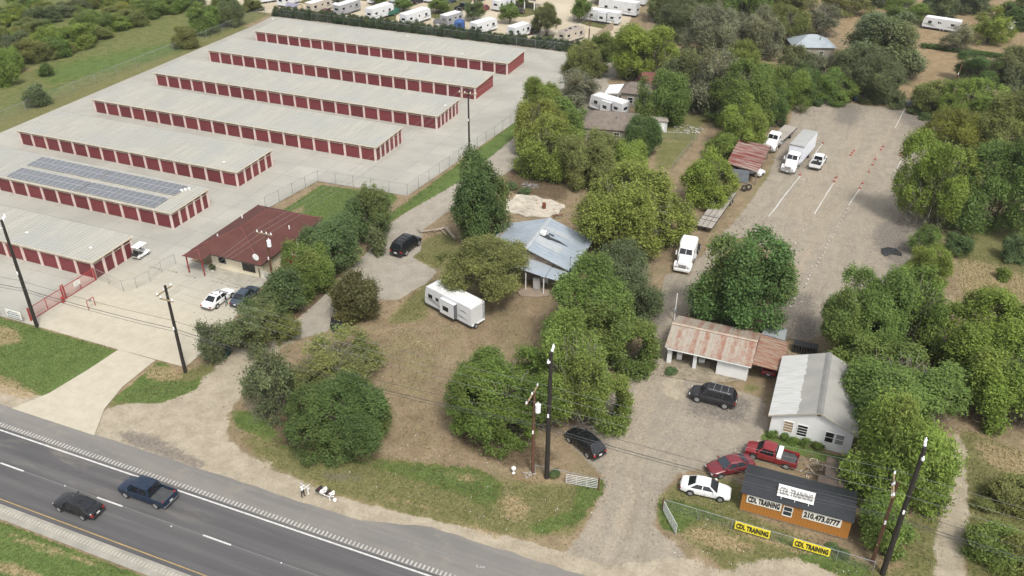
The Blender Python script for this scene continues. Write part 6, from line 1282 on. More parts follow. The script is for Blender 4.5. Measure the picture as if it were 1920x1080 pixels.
# red storage gate
t = thing('storage_gate', 'red framed mesh gate with white notice beside the tall black pole', 'gate', (-88.35, 60.9, 0)); GR_ = M('gate_red', (.28, .04, .035), .5, .15, 2)
for y0_, y1_, nm in ((.2, 5.2, 'gate_leaf'), (5.7, 10.6, 'gate_leaf')):
    m = MB()
    for z in (.1, 1.75): m.tube((0, y0_, z), (0, y1_, z), .05, n=6)
    for y in (y0_, (y0_+y1_)/2, y1_): m.tube((0, y, .1), (0, y, 1.75), .05, n=6)
    o = m.build(nm, GR_, t); m = MB(); m.add([(.01, y0_, .12), (.01, y1_, .12), (.01, y1_, 1.72), (.01, y0_, 1.72)], [(0, 1, 2, 3)]); m.build('mesh', CHAINR, o)
for y in (.05, 5.3, 5.6, 10.7): m = MB(); m.bbox(-.07, .07, y-.07, y+.07, 0, 2.2 if 5 < y < 6 else 1.9, .01); m.build('gate_post', GR_, t)
m = MB(); m.bbox(.3, .5, 4.6, 5.0, 0, .9, .03); m.build('gate_motor', GR_, t)
m = MB(); m.bbox(.07, .1, 7.2, 8.2, .9, 1.6, .01); o = m.build('notice', BWH, t)
m = MB(); 
for k in range(4): m.box(.101, .106, 7.3, 8.1-(.25 if k == 2 else 0), 1.45-k*.14, 1.5-k*.14)
m.build('print', LETG, o)
g = G(173, 577); t = thing('keypad_stand', 'small red tube frame holding a gate keypad', 'keypad stand', (g.x, g.y, 0), R(90)); m = MB()
m.tube((-.55, 0, 0), (-.55, 0, 1.3), .05, n=6); m.tube((.55, 0, 0), (.55, 0, 1.3), .05, n=6); m.tube((-.58, 0, 1.3), (.58, 0, 1.3), .05, n=6); m.build('frame', GR_, t); m = MB(); m.bbox(-.12, .12, -.08, .08, .95, 1.25, .02); m.build('keypad', STEEL, t)
g = G(37, 582, .9); t = thing('storage_sign', 'white sign with blue grey lettering on the fence left of the tall gate pole', 'sign', (g.x, 60.33, 0)); m = MB(); m.bbox(-1.25, 1.25, -.03, .03, .35, 1.45, .01); m.build('board', BWH, t)
SGB = M('sign_blue', (.12, .16, .24), .6, .1, 2)
for z0_, z1_, xs_ in ((1.12, 1.24, ((-.8, -.1), (0, .75))), (.8, .98, ((-1.05, -.55), (-.4, .2), (.3, 1.0)))):
    for xa_, xb_ in xs_: m = MB(); m.box(xa_, xb_, -.036, -.031, z0_, z1_); m.build('print', SGB, t)
m = MB(); m.box(-1.0, 1.0, -.036, -.031, .5, .62); m.build('print', MATS['sign_blue'], t)
# ------------------------------------------------------------------ small things
def dumpster(label, px, py, rz):
    g = G(px, py); t = thing('dumpster', label, 'dumpster', (g.x, g.y, 0), R(rz)); DG = M('dumpster_green', (.012, .04, .03), .5, .3, 1, dirt=(.05, .05, .035), dirt_amt=.15)
    m = MB(); m.loft([[(-.95, -.6, .12), (.95, -.6, .12), (.95, .6, .12), (-.95, .6, .12)], [(-1.0, -.7, 1.0), (1.0, -.7, 1.0), (1.0, .7, 1.25), (-1.0, .7, 1.25)]], True); m.build('bin', DG, t)
    for s_ in (-1, 1): m = MB(); slab(m, (s_*.5-.49, -.74, 1.05), (s_*.5+.49, -.74, 1.05), (s_*.5+.49, .72, 1.31), (s_*.5-.49, .72, 1.31), .05); m.build('lid', M('lid_black', (.014, .014, .016), .55, .2, 2), t)
    for s_ in (-1, 1): m = MB(); m.bbox(s_*1.06-.06, s_*1.06+.06, -.4, .4, .75, .9, .02); m.build('lift_pocket', DG, t)
    m = MB(); m.box(-.45, -.05, -.70, -.68, .5, .8); m.build('label', BWH, t); m = MB(); m.box(.15, .5, -.70, -.68, .55, .75); m.build('label', M('label_tan', (.5, .42, .25), .6, .1, 2), t)
    for x, y in ((-.7, -.45), (.7, -.45), (-.7, .45), (.7, .45)): m = MB(); m.disc((x, y, .08), (0, 1, 0), .08, .05, 10); m.build('castor', DARKM, t)
dumpster('dark green dumpster with labels at the dirt lane mouth', 415, 667, 8); dumpster('dark green dumpster beside the brownish tree on the lawn', 633, 615, -62)
def lathe(m, prof, n=14, c=(0, 0, 0), mi=None): m.loft([[(c[0]+math.cos(a)*r_, c[1]+math.sin(a)*r_, c[2]+z) for a in np.arange(n)*2*math.pi/n] for r_, z in prof], True, mi)
def barrel(label, px, py, mat, h=.9, tilt=0., name='barrel'):
    g = G(px, py); t = thing(name, label, 'barrel', (g.x, g.y, .05 if not tilt else .3)); t.rotation_euler = (tilt, 0, R(40)); m = MB(); lathe(m, [(.27, 0), (.29, .02), (.29, .28), (.31, .3), (.29, .32), (.29, .58), (.31, .6), (.29, .62), (.29, h-.02), (.27, h)]); m.build('drum', mat, t, True); m = MB(); lathe(m, [(.25, h+.001), (.25, h+.015)]); m.build('lid', mat, t); return t
barrel('rusty burn barrel on the bare patio slab', 1020, 392, RUST, 1.0); PB = M('blue_plastic', (.02, .13, .30), .4, .15, 2)
barrel('blue barrel with white top at the back of the gravel lot', 1604, 189, PB, 1.0); barrel('blue barrel lying behind the gravel lot, right of the first', 1656, 193, PB, .95, R(80))
g = G(1706, 200); t = thing('culvert_pipe', 'short corrugated steel culvert pipe at the back of the gravel lot', 'pipe', (g.x, g.y, .7), R(30)); m = MB(); rg = []
for k in range(13):
    q = .62+.03*(k % 2); rg.append([(-1.2+k*.2, math.cos(a)*q, math.sin(a)*q) for a in np.arange(16)*2*math.pi/16])
for k in range(12, -1, -1): rg.append([(-1.2+k*.2, math.cos(a)*.57, math.sin(a)*.57) for a in np.arange(16)*2*math.pi/16])
rg.append(rg[0]); m.loft(rg, False); m.build('tube', STEEL, t, True)
g = G(1739, 207); t = thing('crate', 'pale blue box at the back right of the gravel lot', 'box', (g.x, g.y, 0), R(20)); m = MB(); m.bbox(-.6, .6, -.5, .5, 0, .8, .05); m.build('body', M('pale_blue', P(150, 176, 184, .7), .6, .1, 2), t); m = MB(); m.bbox(-.62, .62, -.52, .52, .801, .88, .02); m.build('lid', WHITE, t)
# traffic cones
cn = MB(); cn.bbox(-.2, .2, -.2, .2, 0, .04, .02); CORG = M('cone_orange', (.33, .07, .04), .6, .2, 3); k_ = MB(); lathe(k_, [(.14, .04), (.075, .36), (.03, .68), (.02, .7)], 10); kb = MB(); lathe(kb, [(.096, .3), (.075, .42)], 10); c1, c2, c3 = k_.mesh('cone_body', CORG, True), cn.mesh('base', CORG), kb.mesh('band', LINEW)
for px, py, fl in ((1595, 291, 0), (1598, 287, 0), (1601, 283, 0), (1568, 333, 0), (1564, 340, 0), (1617, 344, 0), (1612, 353, 0), (1629, 322, 0), (1641, 299, 0), (1636, 309, 0), (1652, 281, 0), (1656, 275, 0), (1687, 292, 1), (1692, 289, 1), (1500, 328, 0), (1543, 268, 0)):
    g = G(px, py); t = thing('traffic_cone', 'orange traffic cone lying on its side on the gravel lot' if fl else 'upright orange traffic cone in a row on the gravel lot', 'traffic cone', (g.x, g.y, .12 if fl else .0), rr.uniform(0, 6), 'fallen cones' if fl else 'cones marking the practice lanes'); t.scale = (1., 1., .95)
    if fl: t.rotation_euler = (R(82), 0, rr.uniform(0, 6)); t.location.z = .2
    link('cone_body', c1, t); link('base', c2, t); link('band', c3, t)
# painted lines and white marker stones of the practice course
for k, (a, b, w_) in enumerate((((1500, 330), (1441, 406), .16), ((1495, 334), (1509, 338), .12), ((1563, 343), (1527, 401), .15), ((1612, 354), (1593, 382), .16), ((1542, 270), (1522, 296), .14), ((1490, 327), (1501, 329), .1), ((1531, 266), (1541, 269), .1), ((1697, 203), (1678, 240), .12), ((1689, 301), (1679, 322), .12))):
    A_, B_ = G(*a), G(*b); d = (B_-A_); n = 9; nrm = Vector((-d.y, d.x, 0)).normalized(); m = MB(); L_, R_ = [], []
    for q in range(n+1):
        c = A_+d*q/n; ww = w_/2*rr.uniform(.6, 1.25); o_ = rr.uniform(-.05, .05); L_.append((c.x+nrm.x*(ww+o_), c.y+nrm.y*(ww+o_), .0)); R_.append((c.x-nrm.x*(ww-o_), c.y-nrm.y*(ww-o_), .0))
    m.add(L_+R_, [(i, i+1, n+2+i, n+1+i) for i in range(n)]); tag(m.build('painted_line', LINEW), kind='structure')
sm = MB(); lathe(sm, [(.05, -.03), (.11, 0), (.12, .05), (.07, .1)], 7); sme = sm.mesh('marker_stone', LINEW, True)
for k in range(24):
    q = k/23; o = link('marker_stone', sme, None, G(1592+(1508-1592)*q+rr.uniform(-1, 1), 386+(538-386)*q+rr.uniform(-1, 1))); o.scale = (rr.uniform(.8, 1.2),)*3; tag(o, 'small white painted stone in the dotted row across the gravel lot', 'stone', 'white marker stones')
for px, py in ((1512, 421), (1506, 432), (1499, 443), (1491, 455), (1484, 468), (1480, 480), (1497, 548), (1490, 560), (1482, 575), (1503, 566), (1522, 500)): o = link('marker_stone', sme, None, G(px, py)); tag(o, 'small white painted stone in the dotted row across the gravel lot', 'stone', 'white marker stones')
# mailboxes on one bent white support
g = G(612, 936); t = thing('mailbox_stand', 'bent white pipe stand carrying the roadside mailboxes', 'mailbox stand', (g.x, g.y, 0), R(0)); m = MB()
pts = [Vector((-.85+1.7*k/12, .05, .42+.42*(abs(k-7)/7)**2)) for k in range(13)]; m.path(pts, .05, 8); m.tube((.35, .05, -.1), (.35, .05, .45), .06, n=8); m.bbox(-.9, .9, -.02, .2, .86, .9, .01); m.build('pipe', WHITEC, t)
MBK = M('mailbox_black', (.02, .02, .022), .4, .1, 3)
for k, (x, mt, s_, lb) in enumerate(((-.72, MBK, 1.15, 'large black mailbox at the left end of the stand'), (-.22, WHITE, 1.2, 'large white mailbox second from the left on the stand'), (.27, MBK, .95, 'smaller black mailbox third on the stand'), (.7, WHITE, .85, 'small white mailbox at the right end of the stand'))):
    o = thing('mailbox', lb, 'mailbox', (g.x+x, g.y+.05, .905), R(-12)); o.scale = (s_,)*3; m = MB(); prof = [(-.12, 0), (.12, 0)]+[(.12*math.cos(a), .14+.13*math.sin(a)) for a in np.linspace(0, math.pi, 7)]
    m.prismy([(x_, z_) for x_, z_ in prof], -.3, .3); m.build('shell', mt, o); m = MB(); m.prismy([(x_*.94, z_*.96+.01) for x_, z_ in prof], -.32, -.302); m.build('door', mt, o); m = MB(); m.box(.121, .135, -.1, -.04, .12, .3); m.build('flag', TAILL, o)
g2 = G(628, 940); o = thing('ornament_ball', 'white ball on the ground beside the mailboxes', 'ornament', (g2.x, g2.y, 0)); m = MB(); lathe(m, [(.05, 0), (.16, .06), (.2, .18), (.16, .3), (.05, .36)], 10); m.build('ball', WHITE, o, True)
g2 = G(578.5, 926); o = thing('marker_post', 'short white marker post beside the standing person', 'post', (g2.x, g2.y, 0)); m = MB(); m.bbox(-.05, .05, -.05, .05, -.1, .75, .01); m.build('stake', WHITEC, o); m = MB(); m.bbox(-.05, .2, -.04, .04, .751, .82, .01); m.build('cap', WHITEC, o)
# wheel stops on the office lot
wm = MB(); wm.prismx([(-.09, 0), (.09, 0), (.06, .13), (-.06, .13)], -.9, .9); wme = wm.mesh('wheel_stop', CONC); wf_ = M('wheel_stop_cream', P(214, 204, 180), .85, .15, 2)
for px, py in ((322, 509), (357, 519), (407, 530), (436, 538), (290, 503)): o = link('wheel_stop', wme, None, G(px, py)+Vector((0, 0, .02))); tag(o, 'concrete wheel stop in the row before the office', 'wheel stop', 'wheel stops of the office lot')
# plant pot and metal gate panels beside the office
g = G(399, 509); t = thing('potted_plant', 'round white pot with a green plant by the office wall', 'plant pot', (g.x, g.y, .05)); m = MB(); lathe(m, [(.2, 0), (.3, .1), (.34, .3), (.3, .34)], 12); m.build('pot', WHITE, t, True); o = link('plant', CR['elm', 1, 1], t, (0, 0, .3)); o.scale = (.45, .45, .8); o.color = (.07, .08, .03, 1)
farm_gate('grey tube gate panel leaning beside the office side yard', (490, 522), (514, 528), 1.2)
# tyres, rack, tank, rubble, branch
for k, (px, py) in enumerate(((1395, 358), (1403, 356))): g = G(px, py); t = thing('truck_tyre', ('left' if k == 0 else 'right')+' one of two black truck tyres leaning by the rusty shed', 'tyre', (g.x, g.y, .5), R(-75)); t.rotation_euler = (R(-14), 0, R(10)); m = MB(); n = 18; m.loft([[(math.cos(a)*q, y, math.sin(a)*q) for a in np.arange(n)*2*math.pi/n] for q, y in ((.28, -.14), (.45, -.15), (.52, -.1), (.52, .1), (.45, .15), (.28, .14), (.28, -.14))], False); m.build('tread', BLACKR, t, True)
g = G(1507, 660); t = thing('pallet_rack', 'black slatted crate rack behind the white gabled building', 'rack', (g.x, g.y, 0), 0); 
for k in range(9): m = MB(); m.bbox(-1.3+k*.31, -1.15+k*.31, -.55, -.5, .05, 1.15, .01); m.build('slat', M('rack_wood', (.05, .045, .042), .8, .4, 2), t)
m = MB(); m.bbox(-1.35, 1.45, -.5, .6, 1.0, 1.1, .02); m.bbox(-1.35, 1.45, -.5, .6, .05, .15, .02); m.box(-1.35, 1.45, .55, .6, .15, 1.0); m.build('frame', DARKM, t)
g = G(1309, 590); t = thing('water_tank', 'pale concrete cistern with a rusty orange dish lid behind the garage', 'tank', (g.x, g.y, 0)); m = MB(); lathe(m, [(.75, 0), (.75, 1.9), (.7, 1.95)], 16); m.build('shaft', M('cistern', P(176, 170, 158, .7), .9, .3, 2), t, True); m = MB(); lathe(m, [(.2, 1.951), (.55, 2.15), (.6, 2.5), (.3, 2.75)], 14); m.build('lid', M('orange_rust', (.32, .1, .025), .7, .25, 2), t, True)
m = MB(); rb2 = random.Random(4)
for a, b, r0_, r1_ in (((790, 437), (818, 434), .12, .16), ((818, 434), (836, 430), .16, .2), ((836, 430), (853, 450), .2, .24), ((800, 436), (806, 442), .08, .03), ((812, 434), (820, 442), .07, .03), ((781, 432), (790, 437), .05, .12), ((826, 432), (838, 445), .12, .06), ((786, 436), (792, 446), .05, .02)):
    A_, B_ = G(*a)+Vector((0, 0, .25)), G(*b)+Vector((0, 0, .3)); m.tube(A_, B_, r0_, r1_, 7)
o = m.build('fallen_branch', M('dead_wood', (.3, .25, .2), .9, .3, 2), None, True); tag(o, 'pale snapped tree limb lying in front of the long black suv', 'branch')
def heap(label, px, py, R_, n, mats, cat, name, h=.5, s=(.1, .35)):
    g = G(px, py); t = thing(name, label, cat, (g.x, g.y, 0))
    for mi, mt in enumerate(mats):
        m = MB()
        for k in range(n//len(mats)):
            a = rb2.uniform(0, 6.28); q = R_*rb2.random()**.6; z = rb2.uniform(0, h*(1-q/R_)+.05); c = Vector((math.cos(a)*q, math.sin(a)*q*.7, z)); e = c+Vector((rb2.uniform(-1, 1), rb2.uniform(-1, 1), rb2.uniform(-.3, .4)))*rb2.uniform(*s)*2; m.tube(c, e, rb2.uniform(.02, .07), rb2.uniform(.02, .05), 4)
        m.build('sticks' if mi == 0 else 'boards', mt, t)
    return t
heap('heap of brown brush and boards between the red pickup and the shed', 1530, 878, 2.4, 120, [WOODG, M('brush_brown', (.16, .11, .07), .9, .3, 2), M('pale_board', (.42, .36, .29), .85, .2, 2)], 'brush pile', 'brush_pile')
heap('pale rubble and junk heap in the back yard', 1290, 243, 3.2, 110, [WHITE, M('rubble', (.3, .28, .24), .9, .3, 2)], 'rubble', 'rubble_heap'); heap('grey ash and branch heap on the bare ground', 993, 349, 1.5, 60, [M('ash', (.26, .26, .26), .9, .3, 2)], 'brush pile', 'ash_heap', .3)
heap('broken bricks and timber along the edge of the pale patio slab', 1047, 404, 1.6, 50, [M('rubble4', (.38, .33, .28), .9, .3, 2), RUST], 'rubble', 'rubble_heap', .2, (.08, .3)); heap('red and pale scraps lying on the pale patio slab', 1003, 376, 1.1, 26, [M('red_scrap', (.3, .05, .05), .7, .2, 2), WHITE], 'rubble', 'rubble_heap', .3, (.06, .2))
heap('roots and rubble beside the old brown middle pole', 995, 893, .8, 26, [M('rubble2', (.4, .38, .35), .9, .3, 2)], 'rubble', 'rubble_heap', .25, (.06, .16))
heap('pale stones and clippings at the back left corner of the gravel lot', 1500, 208, 4., 110, [M('rubble3', (.34, .3, .25), .9, .3, 2)], 'rubble', 'rubble_heap', .35)
g = G(963, 887); t = thing('garden_urn', 'small white garden urn left of the old middle pole', 'urn', (g.x, g.y, 0)); m = MB(); lathe(m, [(.16, 0), (.16, .08), (.07, .14), (.07, .3), (.22, .5), (.24, .7), (.1, .85), (.02, .95)], 12); m.build('bowl', WHITE, t, True)
g = G(1264, 600); t = thing('service_post', 'white conduit post at the left end of the garage roof', 'post', (g.x, g.y, 0)); m = MB(); m.tube((0, 0, 0), (0, 0, 3.9), .06, n=8); m.build('conduit', WHITEC, t); m = MB(); m.bbox(-.15, .15, -.2, -.06, 1.2, 1.7, .02); m.build('meter_box', STEEL, t)
# things stored in the garage
for nm, lb, x, y, sz in (('appliance', 'white appliance standing inside the garage bay', -9.8, 84.2, (.7, .6, 1.0)), ('leaning_board', 'pale board leaning inside the garage pillar', -12.3, 83.6, (.6, .15, 1.5))):
    t = thing(nm, lb, 'appliance' if nm == 'appliance' else 'board', (x, y, .07), R(15)); m = MB(); m.bbox(-sz[0]/2, sz[0]/2, -sz[1]/2, sz[1]/2, 0, sz[2], .04); m.build('case', WHITE, t); m = MB(); m.box(-sz[0]/2+.08, sz[0]/2-.08, -sz[1]/2-.02, -sz[1]/2-.001, sz[2]*.5, sz[2]*.9); m.build('panel', STEEL, t)
# caravan park odds and ends
def garden_shed(label, px, py, rz, w, d, h, wall, roof):
    g = G(px, py); t = thing('garden_shed', label, 'shed', (g.x, g.y, 0), R(rz)); m = MB(); m.box(-w/2, w/2, -d/2, d/2, 0, h); m.prismx([(-d/2, h), (d/2, h), (0, h+.6)], -w/2, w/2); m.build('wall', wall, t)
    m = MB(); slab(m, (-w/2-.1, -d/2-.12, h-.02), (w/2+.1, -d/2-.12, h-.02), (w/2+.1, 0, h+.68), (-w/2-.1, 0, h+.68), .05); slab(m, (-w/2-.1, d/2+.12, h-.02), (w/2+.1, d/2+.12, h-.02), (w/2+.1, .001, h+.68), (-w/2-.1, .001, h+.68), .05); m.build('roof', roof, t); m = MB(); m.box(-.4, .4, -d/2-.04, -d/2-.001, .05, h-.2); m.build('door', WHITE, t)
garden_shed('small grey garden shed behind the hedge', 825, 55, 0, 2.6, 2.2, 1.9, GRYW, M('dark_shingle', (.1, .1, .105), .9, .2, 2)); garden_shed('beige garden shed with lilac grey roof behind the hedge', 553, 26, -5, 3.6, 3, 2.2, M('beige_wall', P(214, 198, 168, .8), .8, .1, 1), M('lilac_grey', (.2, .19, .24), .8, .1, 1))
g = G(862, 55); t = thing('tent', 'blue fabric tent beside the plain white caravan', 'tent', (g.x, g.y, 0), R(20)); m = MB(); m.loft([[(-1.3, -1.1, 0), (1.3, -1.1, 0), (1.3, 1.1, 0), (-1.3, 1.1, 0)], [(-1.25, -1.05, 2.0), (1.25, -1.05, 2.0), (1.25, 1.05, 2.0), (-1.25, 1.05, 2.0)], [(-.1, -.1, 2.7), (.1, -.1, 2.7), (.1, .1, 2.7), (-.1, .1, 2.7)]], True); m.build('canvas', M('tent_blue', (.03, .08, .22), .7, .25, 1.5), t); m = MB(); m.box(-.45, .45, -1.13, -1.101, .1, 1.7); m.build('flap', M('tent_dark', (.015, .03, .08), .7, .2, 2), t)
g = G(737, 28); t = thing('covered_boat', 'boat under a dark green tarpaulin beside the white caravans', 'boat', (g.x, g.y, 0), R(75)); m = MB(); m.loft([[(x, -w_, .5), (x, -w_*.8, 1.0+h_*.4), (x, 0, 1.2+h_), (x, w_*.8, 1.0+h_*.4), (x, w_, .5), (x, 0, .3)] for x, w_, h_ in ((-2.6, .8, .1), (-1, 1., .7), (.8, .95, .8), (2.2, .5, .2), (2.8, .1, .0))], True); m.build('tarpaulin', M('tarp_green', (.02, .09, .06), .6, .3, 1.5), t); m = MB(); m.tube((2.0, 0, .5), (4.2, 0, .45), .05, n=5); m.build('trailer_tongue', DARKM, t); wheel(t, -.3, .9, .3, .2); wheel(t, -.3, -.9, .3, .2)
g = G(975, 16); t = thing('park_pavilion', 'dark roofed open pavilion with white posts at the top of the park', 'pavilion', (g.x, g.y+3, 0), R(-5)); m = MB(); slab(m, (-5, -3, 2.6), (5, -3, 2.6), (5, 0, 3.8), (-5, 0, 3.8), .08); slab(m, (-5, 3, 2.6), (5, 3, 2.6), (5, .001, 3.8), (-5, .001, 3.8), .08); m.build('roof', M('pav_roof', (.07, .075, .075), .7, .15, 1), t)
for x in (-4.5, -1.5, 1.5, 4.5): m = MB(); m.bbox(x-.12, x+.12, -2.8, -2.56, 0, 2.6, .02); m.build('post', WHITE, t)
a, b = G(1112, 82), G(1150, 55); d = b-a; t = thing('board_fence', 'tan board fence at the end of the hedge beside the caravan park', 'fence', (a.x, a.y, 0), math.atan2(d.y, d.x)); L = d.length; n = 24; m = MB(); m.box(.01, L/n-.01, -.02, .02, .05, 2.1); me = m.mesh('board', M('tan_board', P(188, 172, 148, .7), .8, .25, 1))
for k in range(n): link('board', me, t, (k*L/n, 0, 0))
for k in range(5): m = MB(); m.bbox(k*L/4-.06, k*L/4+.06, .03, .15, 0, 2.3, .01); m.build('post', POLEB, t)
# dry stone wall and brushy fence line across the brown field: low ragged shrubs
for k in range(16):
    q = k/15; px, py = (1735+(1895-1735)*q, 86+(108-86)*q) if k < 16 else (0, 0); tree(px, py-6, py+3, 16+rb2.uniform(0, 6), 'mes', DK, 'low dark bush of the fence line across the brown field', 'shrub', 'fence line bushes in the brown field', lift=.0)
# scattered scraps of litter and stones on the ground
m = MB()
for k in range(330):
    px, py = rb2.choice(((rb2.uniform(560, 1110), rb2.uniform(840, 1000)), (rb2.uniform(1240, 1440), rb2.uniform(720, 900)), (rb2.uniform(700, 1050), rb2.uniform(580, 900)), (rb2.uniform(1260, 1620), rb2.uniform(930, 1075)), (rb2.uniform(1480, 1720), rb2.uniform(230, 620))))
    g = G(px, py); s_ = rb2.uniform(.025, .075); a = rb2.uniform(0, 6); ca, sa = math.cos(a)*s_, math.sin(a)*s_; z = .0; m.add([(g.x+ca, g.y+sa, z), (g.x-sa, g.y+ca, z+s_), (g.x-ca, g.y-sa, z), (g.x+sa, g.y-ca, z), (g.x, g.y, z+s_*1.2)], [(0, 1, 4), (1, 2, 4), (2, 3, 4), (3, 0, 4)])
tag(m.build('litter', M('litter_pale', (.55, .53, .49), .8, .3, 9, world=True)), 'pale scraps of litter and stones scattered on the ground', kind='stuff')
# ------------------------------------------------------------------ tell the look-alikes apart by their place
def ordinal(n): return '%d%s' % (n, 'th' if 10 <= n % 100 <= 20 else {1: 'st', 2: 'nd', 3: 'rd'}.get(n % 10, 'th'))
def rank(group, fmt, key):
    L = sorted((o for o in COL.objects if o.get('group') == group), key=key)
    for i, o in enumerate(L): o['label'] = fmt % ordinal(i+1)
sx_ = lambda o: PX(o.location)[0]; near_ = lambda o: -PX(o.location)[1]
rank('bushes in the scrub field', 'green bush in the scrub field behind the storage fence, %s from the left', sx_)
rank('hedge between the storage yard and the caravan park', 'dark oleander in the hedge behind the farthest storage row, %s from the left', sx_)
rank('white marker stones', 'small white painted stone on the gravel lot, %s nearest the garage', near_)
rank('scrub on the right hand rough ground', 'low scrubby plant on the rough ground at the right edge, %s nearest', near_)
rank('weedy clumps at the lot edges', 'small weedy clump at a fence or lot edge, %s from the left', sx_)
rank('weeds at the white building front', 'weedy clump against the white building front wall, %s from the left', sx_)
rank('cones marking the practice lanes', 'upright orange traffic cone on the gravel lot, %s nearest', near_)
rank('fallen cones', 'orange traffic cone lying on the gravel lot, %s nearest', near_)
rank('wheel stops of the office lot', 'concrete wheel stop before the office, %s from the left', sx_)
rank('inverters beside the back right solar array', 'small white inverter box on the solar storage roof, %s from the left', sx_)
rank('fence line bushes in the brown field', 'low dark bush of the fence line across the brown field, %s from the left', sx_)
for gname, names in ((GP, ('pale overhead conductor nearest the highway', 'middle one of the three pale highway conductors', 'pale overhead highway conductor farthest from the road')), ('telephone cables along the highway', ('highest of the low telephone cables along the highway', 'thick middle telephone cable along the highway', 'lowest telephone cable along the highway')), ('conductors beside the driveway', ('left one of three conductors crossing the office roof', 'middle one of three conductors crossing the office roof', 'right one of three conductors crossing the office roof'))):
    for o, lb in zip([q for q in COL.objects if q.get('group') == gname], names): o['label'] = lb
# ------------------------------------------------------------------ people
def person(label, loc, rz, joints, radii, edges, mat, hair, extra=None):
    t = thing('person', label, 'person', loc, rz)
    me = bpy.data.meshes.new('body'); me.from_pydata(joints, edges, []); me.materials.append(mat)
    o = link('body', me, t); md = o.modifiers.new('skin', 'SKIN'); md.use_smooth_shade = True
    me.skin_vertices if me.skin_vertices else None
    bm = bmesh.new(); bm.from_mesh(me); ly = bm.verts.layers.skin.verify(); bm.verts.ensure_lookup_table()
    for i, v in enumerate(bm.verts): v[ly].radius = (radii[i], radii[i]); v[ly].use_root = (i == 0)
    bm.to_mesh(me); bm.free(); s = o.modifiers.new('sub', 'SUBSURF'); s.levels = 1; s.render_levels = 1
    m = MB(); hd = joints[4]; rg = []
    for r_, z in hair: rg.append([(hd[0]-.015+math.cos(a)*r_, hd[1]+math.sin(a)*r_, hd[2]+z) for a in np.arange(10)*2*math.pi/10])
    m.loft(rg, True); return t, m
def clothes(name, bands):
    """colours by height on the standing body: trousers, top, skin"""
    t = NT(name); s = t.node('ShaderNodeSeparateXYZ'); t.link(t.obj(), s.inputs[0]); c = bands[0][1]
    for z, cc in bands[1:]: c = t.mix(t.ramp(s.outputs['Z'], z-.01, z+.01), c, cc)
    t.set(c, .8, 0, .2); return t.m
def skeleton(arm_l, arm_r, stride=.1):
    J = [(0, 0, .95), (0, 0, 1.15), (0, 0, 1.38), (.01, 0, 1.5), (.03, 0, 1.62), (.035, 0, 1.72)]; Rr = [.13, .12, .14, .055, .085, .07]; E = [(0, 1), (1, 2), (2, 3), (3, 4), (4, 5)]
    def chain(start, pts, rs):
        p = start
        for q, r_ in zip(pts, rs): J.append(q); Rr.append(r_); E.append((p, len(J)-1)); p = len(J)-1
        return p
    for s_, st in ((1, stride), (-1, -stride)): chain(0, [(0.01, s_*.1, .88), (st*.6+.03, s_*.11, .5), (st-.02, s_*.11, .1), (st+.14, s_*.12, .04)], [.095, .062, .045, .04])
    for s_, arm in ((1, arm_l), (-1, arm_r)):
        h = chain(2, [(0, s_*.19, 1.4)]+arm, [.06, .045, .032, .028]); b = Vector(arm[-1]); f = (b-Vector(arm[-2])).normalized(); sd_ = Vector((-f.y, f.x, 0))
        sd_ = sd_.normalized() if sd_.length > .1 else Vector((0, 1, 0))
        for k, ln in enumerate((.07, .08, .075, .06)): e1 = b+f*.05+sd_*(.018*(k-1.5)); e2 = e1+f*ln*.6+Vector((0, 0, -.015)); chain(h, [tuple(e1), tuple(e2)], [.01, .008])
        th = b+sd_*.04+f*.02; chain(h, [tuple(th), tuple(th+f*.04+sd_*.015)], [.011, .009])
    return J, Rr, E
SKIN = (.36, .2, .13)
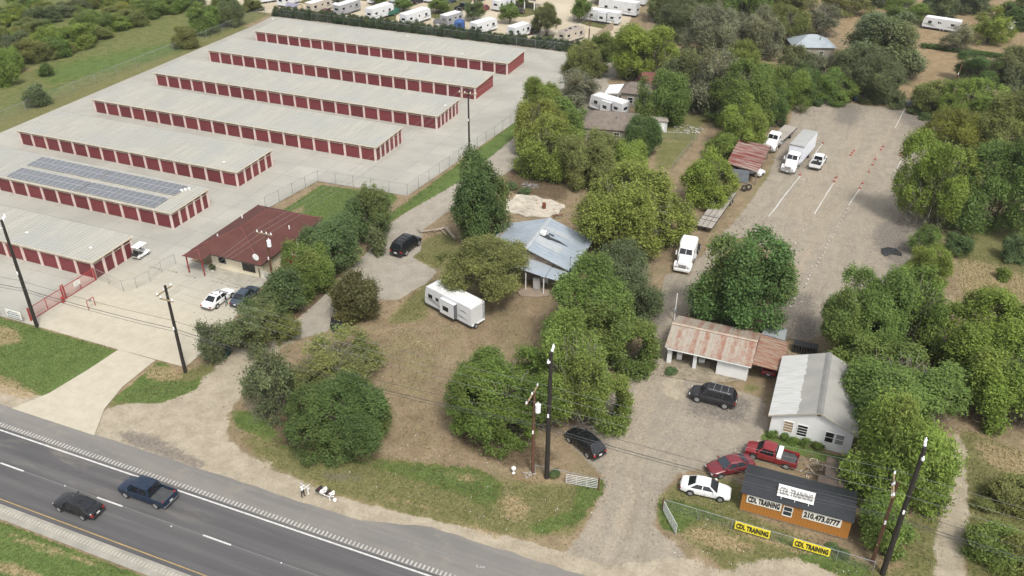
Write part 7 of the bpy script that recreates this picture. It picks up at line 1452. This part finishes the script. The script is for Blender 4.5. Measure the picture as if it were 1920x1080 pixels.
J, Rr, E = skeleton([(.14, .22, 1.2), (.36, .12, 1.3), (.42, .1, 1.33)], [(.16, -.22, 1.2), (.38, -.1, 1.3), (.44, -.07, 1.33)], .08)
g = G(568.5, 931); t, m = person('person in white shirt and black trousers at the road edge holding a rod', (g.x, g.y, -.02), R(8), J, Rr, E, clothes('clothes_white_black', [(0, (.012, .012, .013)), (.9, (.68, .67, .66)), (1.47, SKIN)]), [(.105, -.02), (.115, .05), (.1, .11), (.04, .15)]); m.build('cap', M('cap_grey', (.36, .37, .36), .8, .1, 3), t, True)
o = thing('rod', 'pale rod held out by the person at the road edge', 'rod', (g.x, g.y, -.02), R(8)); m = MB(); m.tube((.42, .0, 1.30), (.75, .28, 1.55), .025, n=6); m.build('shaft', WHITEC, o); m = MB(); m.tube((.4, -.02, 1.285), (.47, .03, 1.34), .035, n=6); m.build('grip', DARKM, o)
J, Rr, E = skeleton([(.05, .26, 1.15), (.16, .24, .95), (.2, .23, .88)], [(-.03, -.26, 1.15), (-.05, -.27, .92), (-.05, -.27, .85)], .2)
g = G(425.5, 573); t, m = person('person in black top and grey leggings walking past the white office car', (g.x, g.y, .0), R(60), J, Rr, E, clothes('clothes_black_grey', [(0, (.02, .02, .02)), (.08, (.16, .16, .17)), (.9, (.015, .015, .017)), (1.47, SKIN)]), [(.07, -.16), (.1, -.06), (.11, .04), (.1, .1), (.04, .14)]); m.build('hair', M('hair_dark', (.02, .014, .01), .6, .2, 4), t, True)

# ------------------------------------------------------------------ thin summer haze
hz = MB(); hz.box(-3700, 3700, -3700, 3700, -1.2, 66)
hm = bpy.data.materials.new('haze'); hm.use_nodes = True; hn = hm.node_tree.nodes; hn.clear()
pv = hn.new('ShaderNodeVolumePrincipled'); pv.inputs['Color'].default_value = (.82, .85, .88, 1); pv.inputs['Density'].default_value = .00014; pv.inputs['Anisotropy'].default_value = .3
ho = hn.new('ShaderNodeOutputMaterial'); hm.node_tree.links.new(pv.outputs[0], ho.inputs['Volume'])
tag(hz.build('haze', hm), kind='stuff')
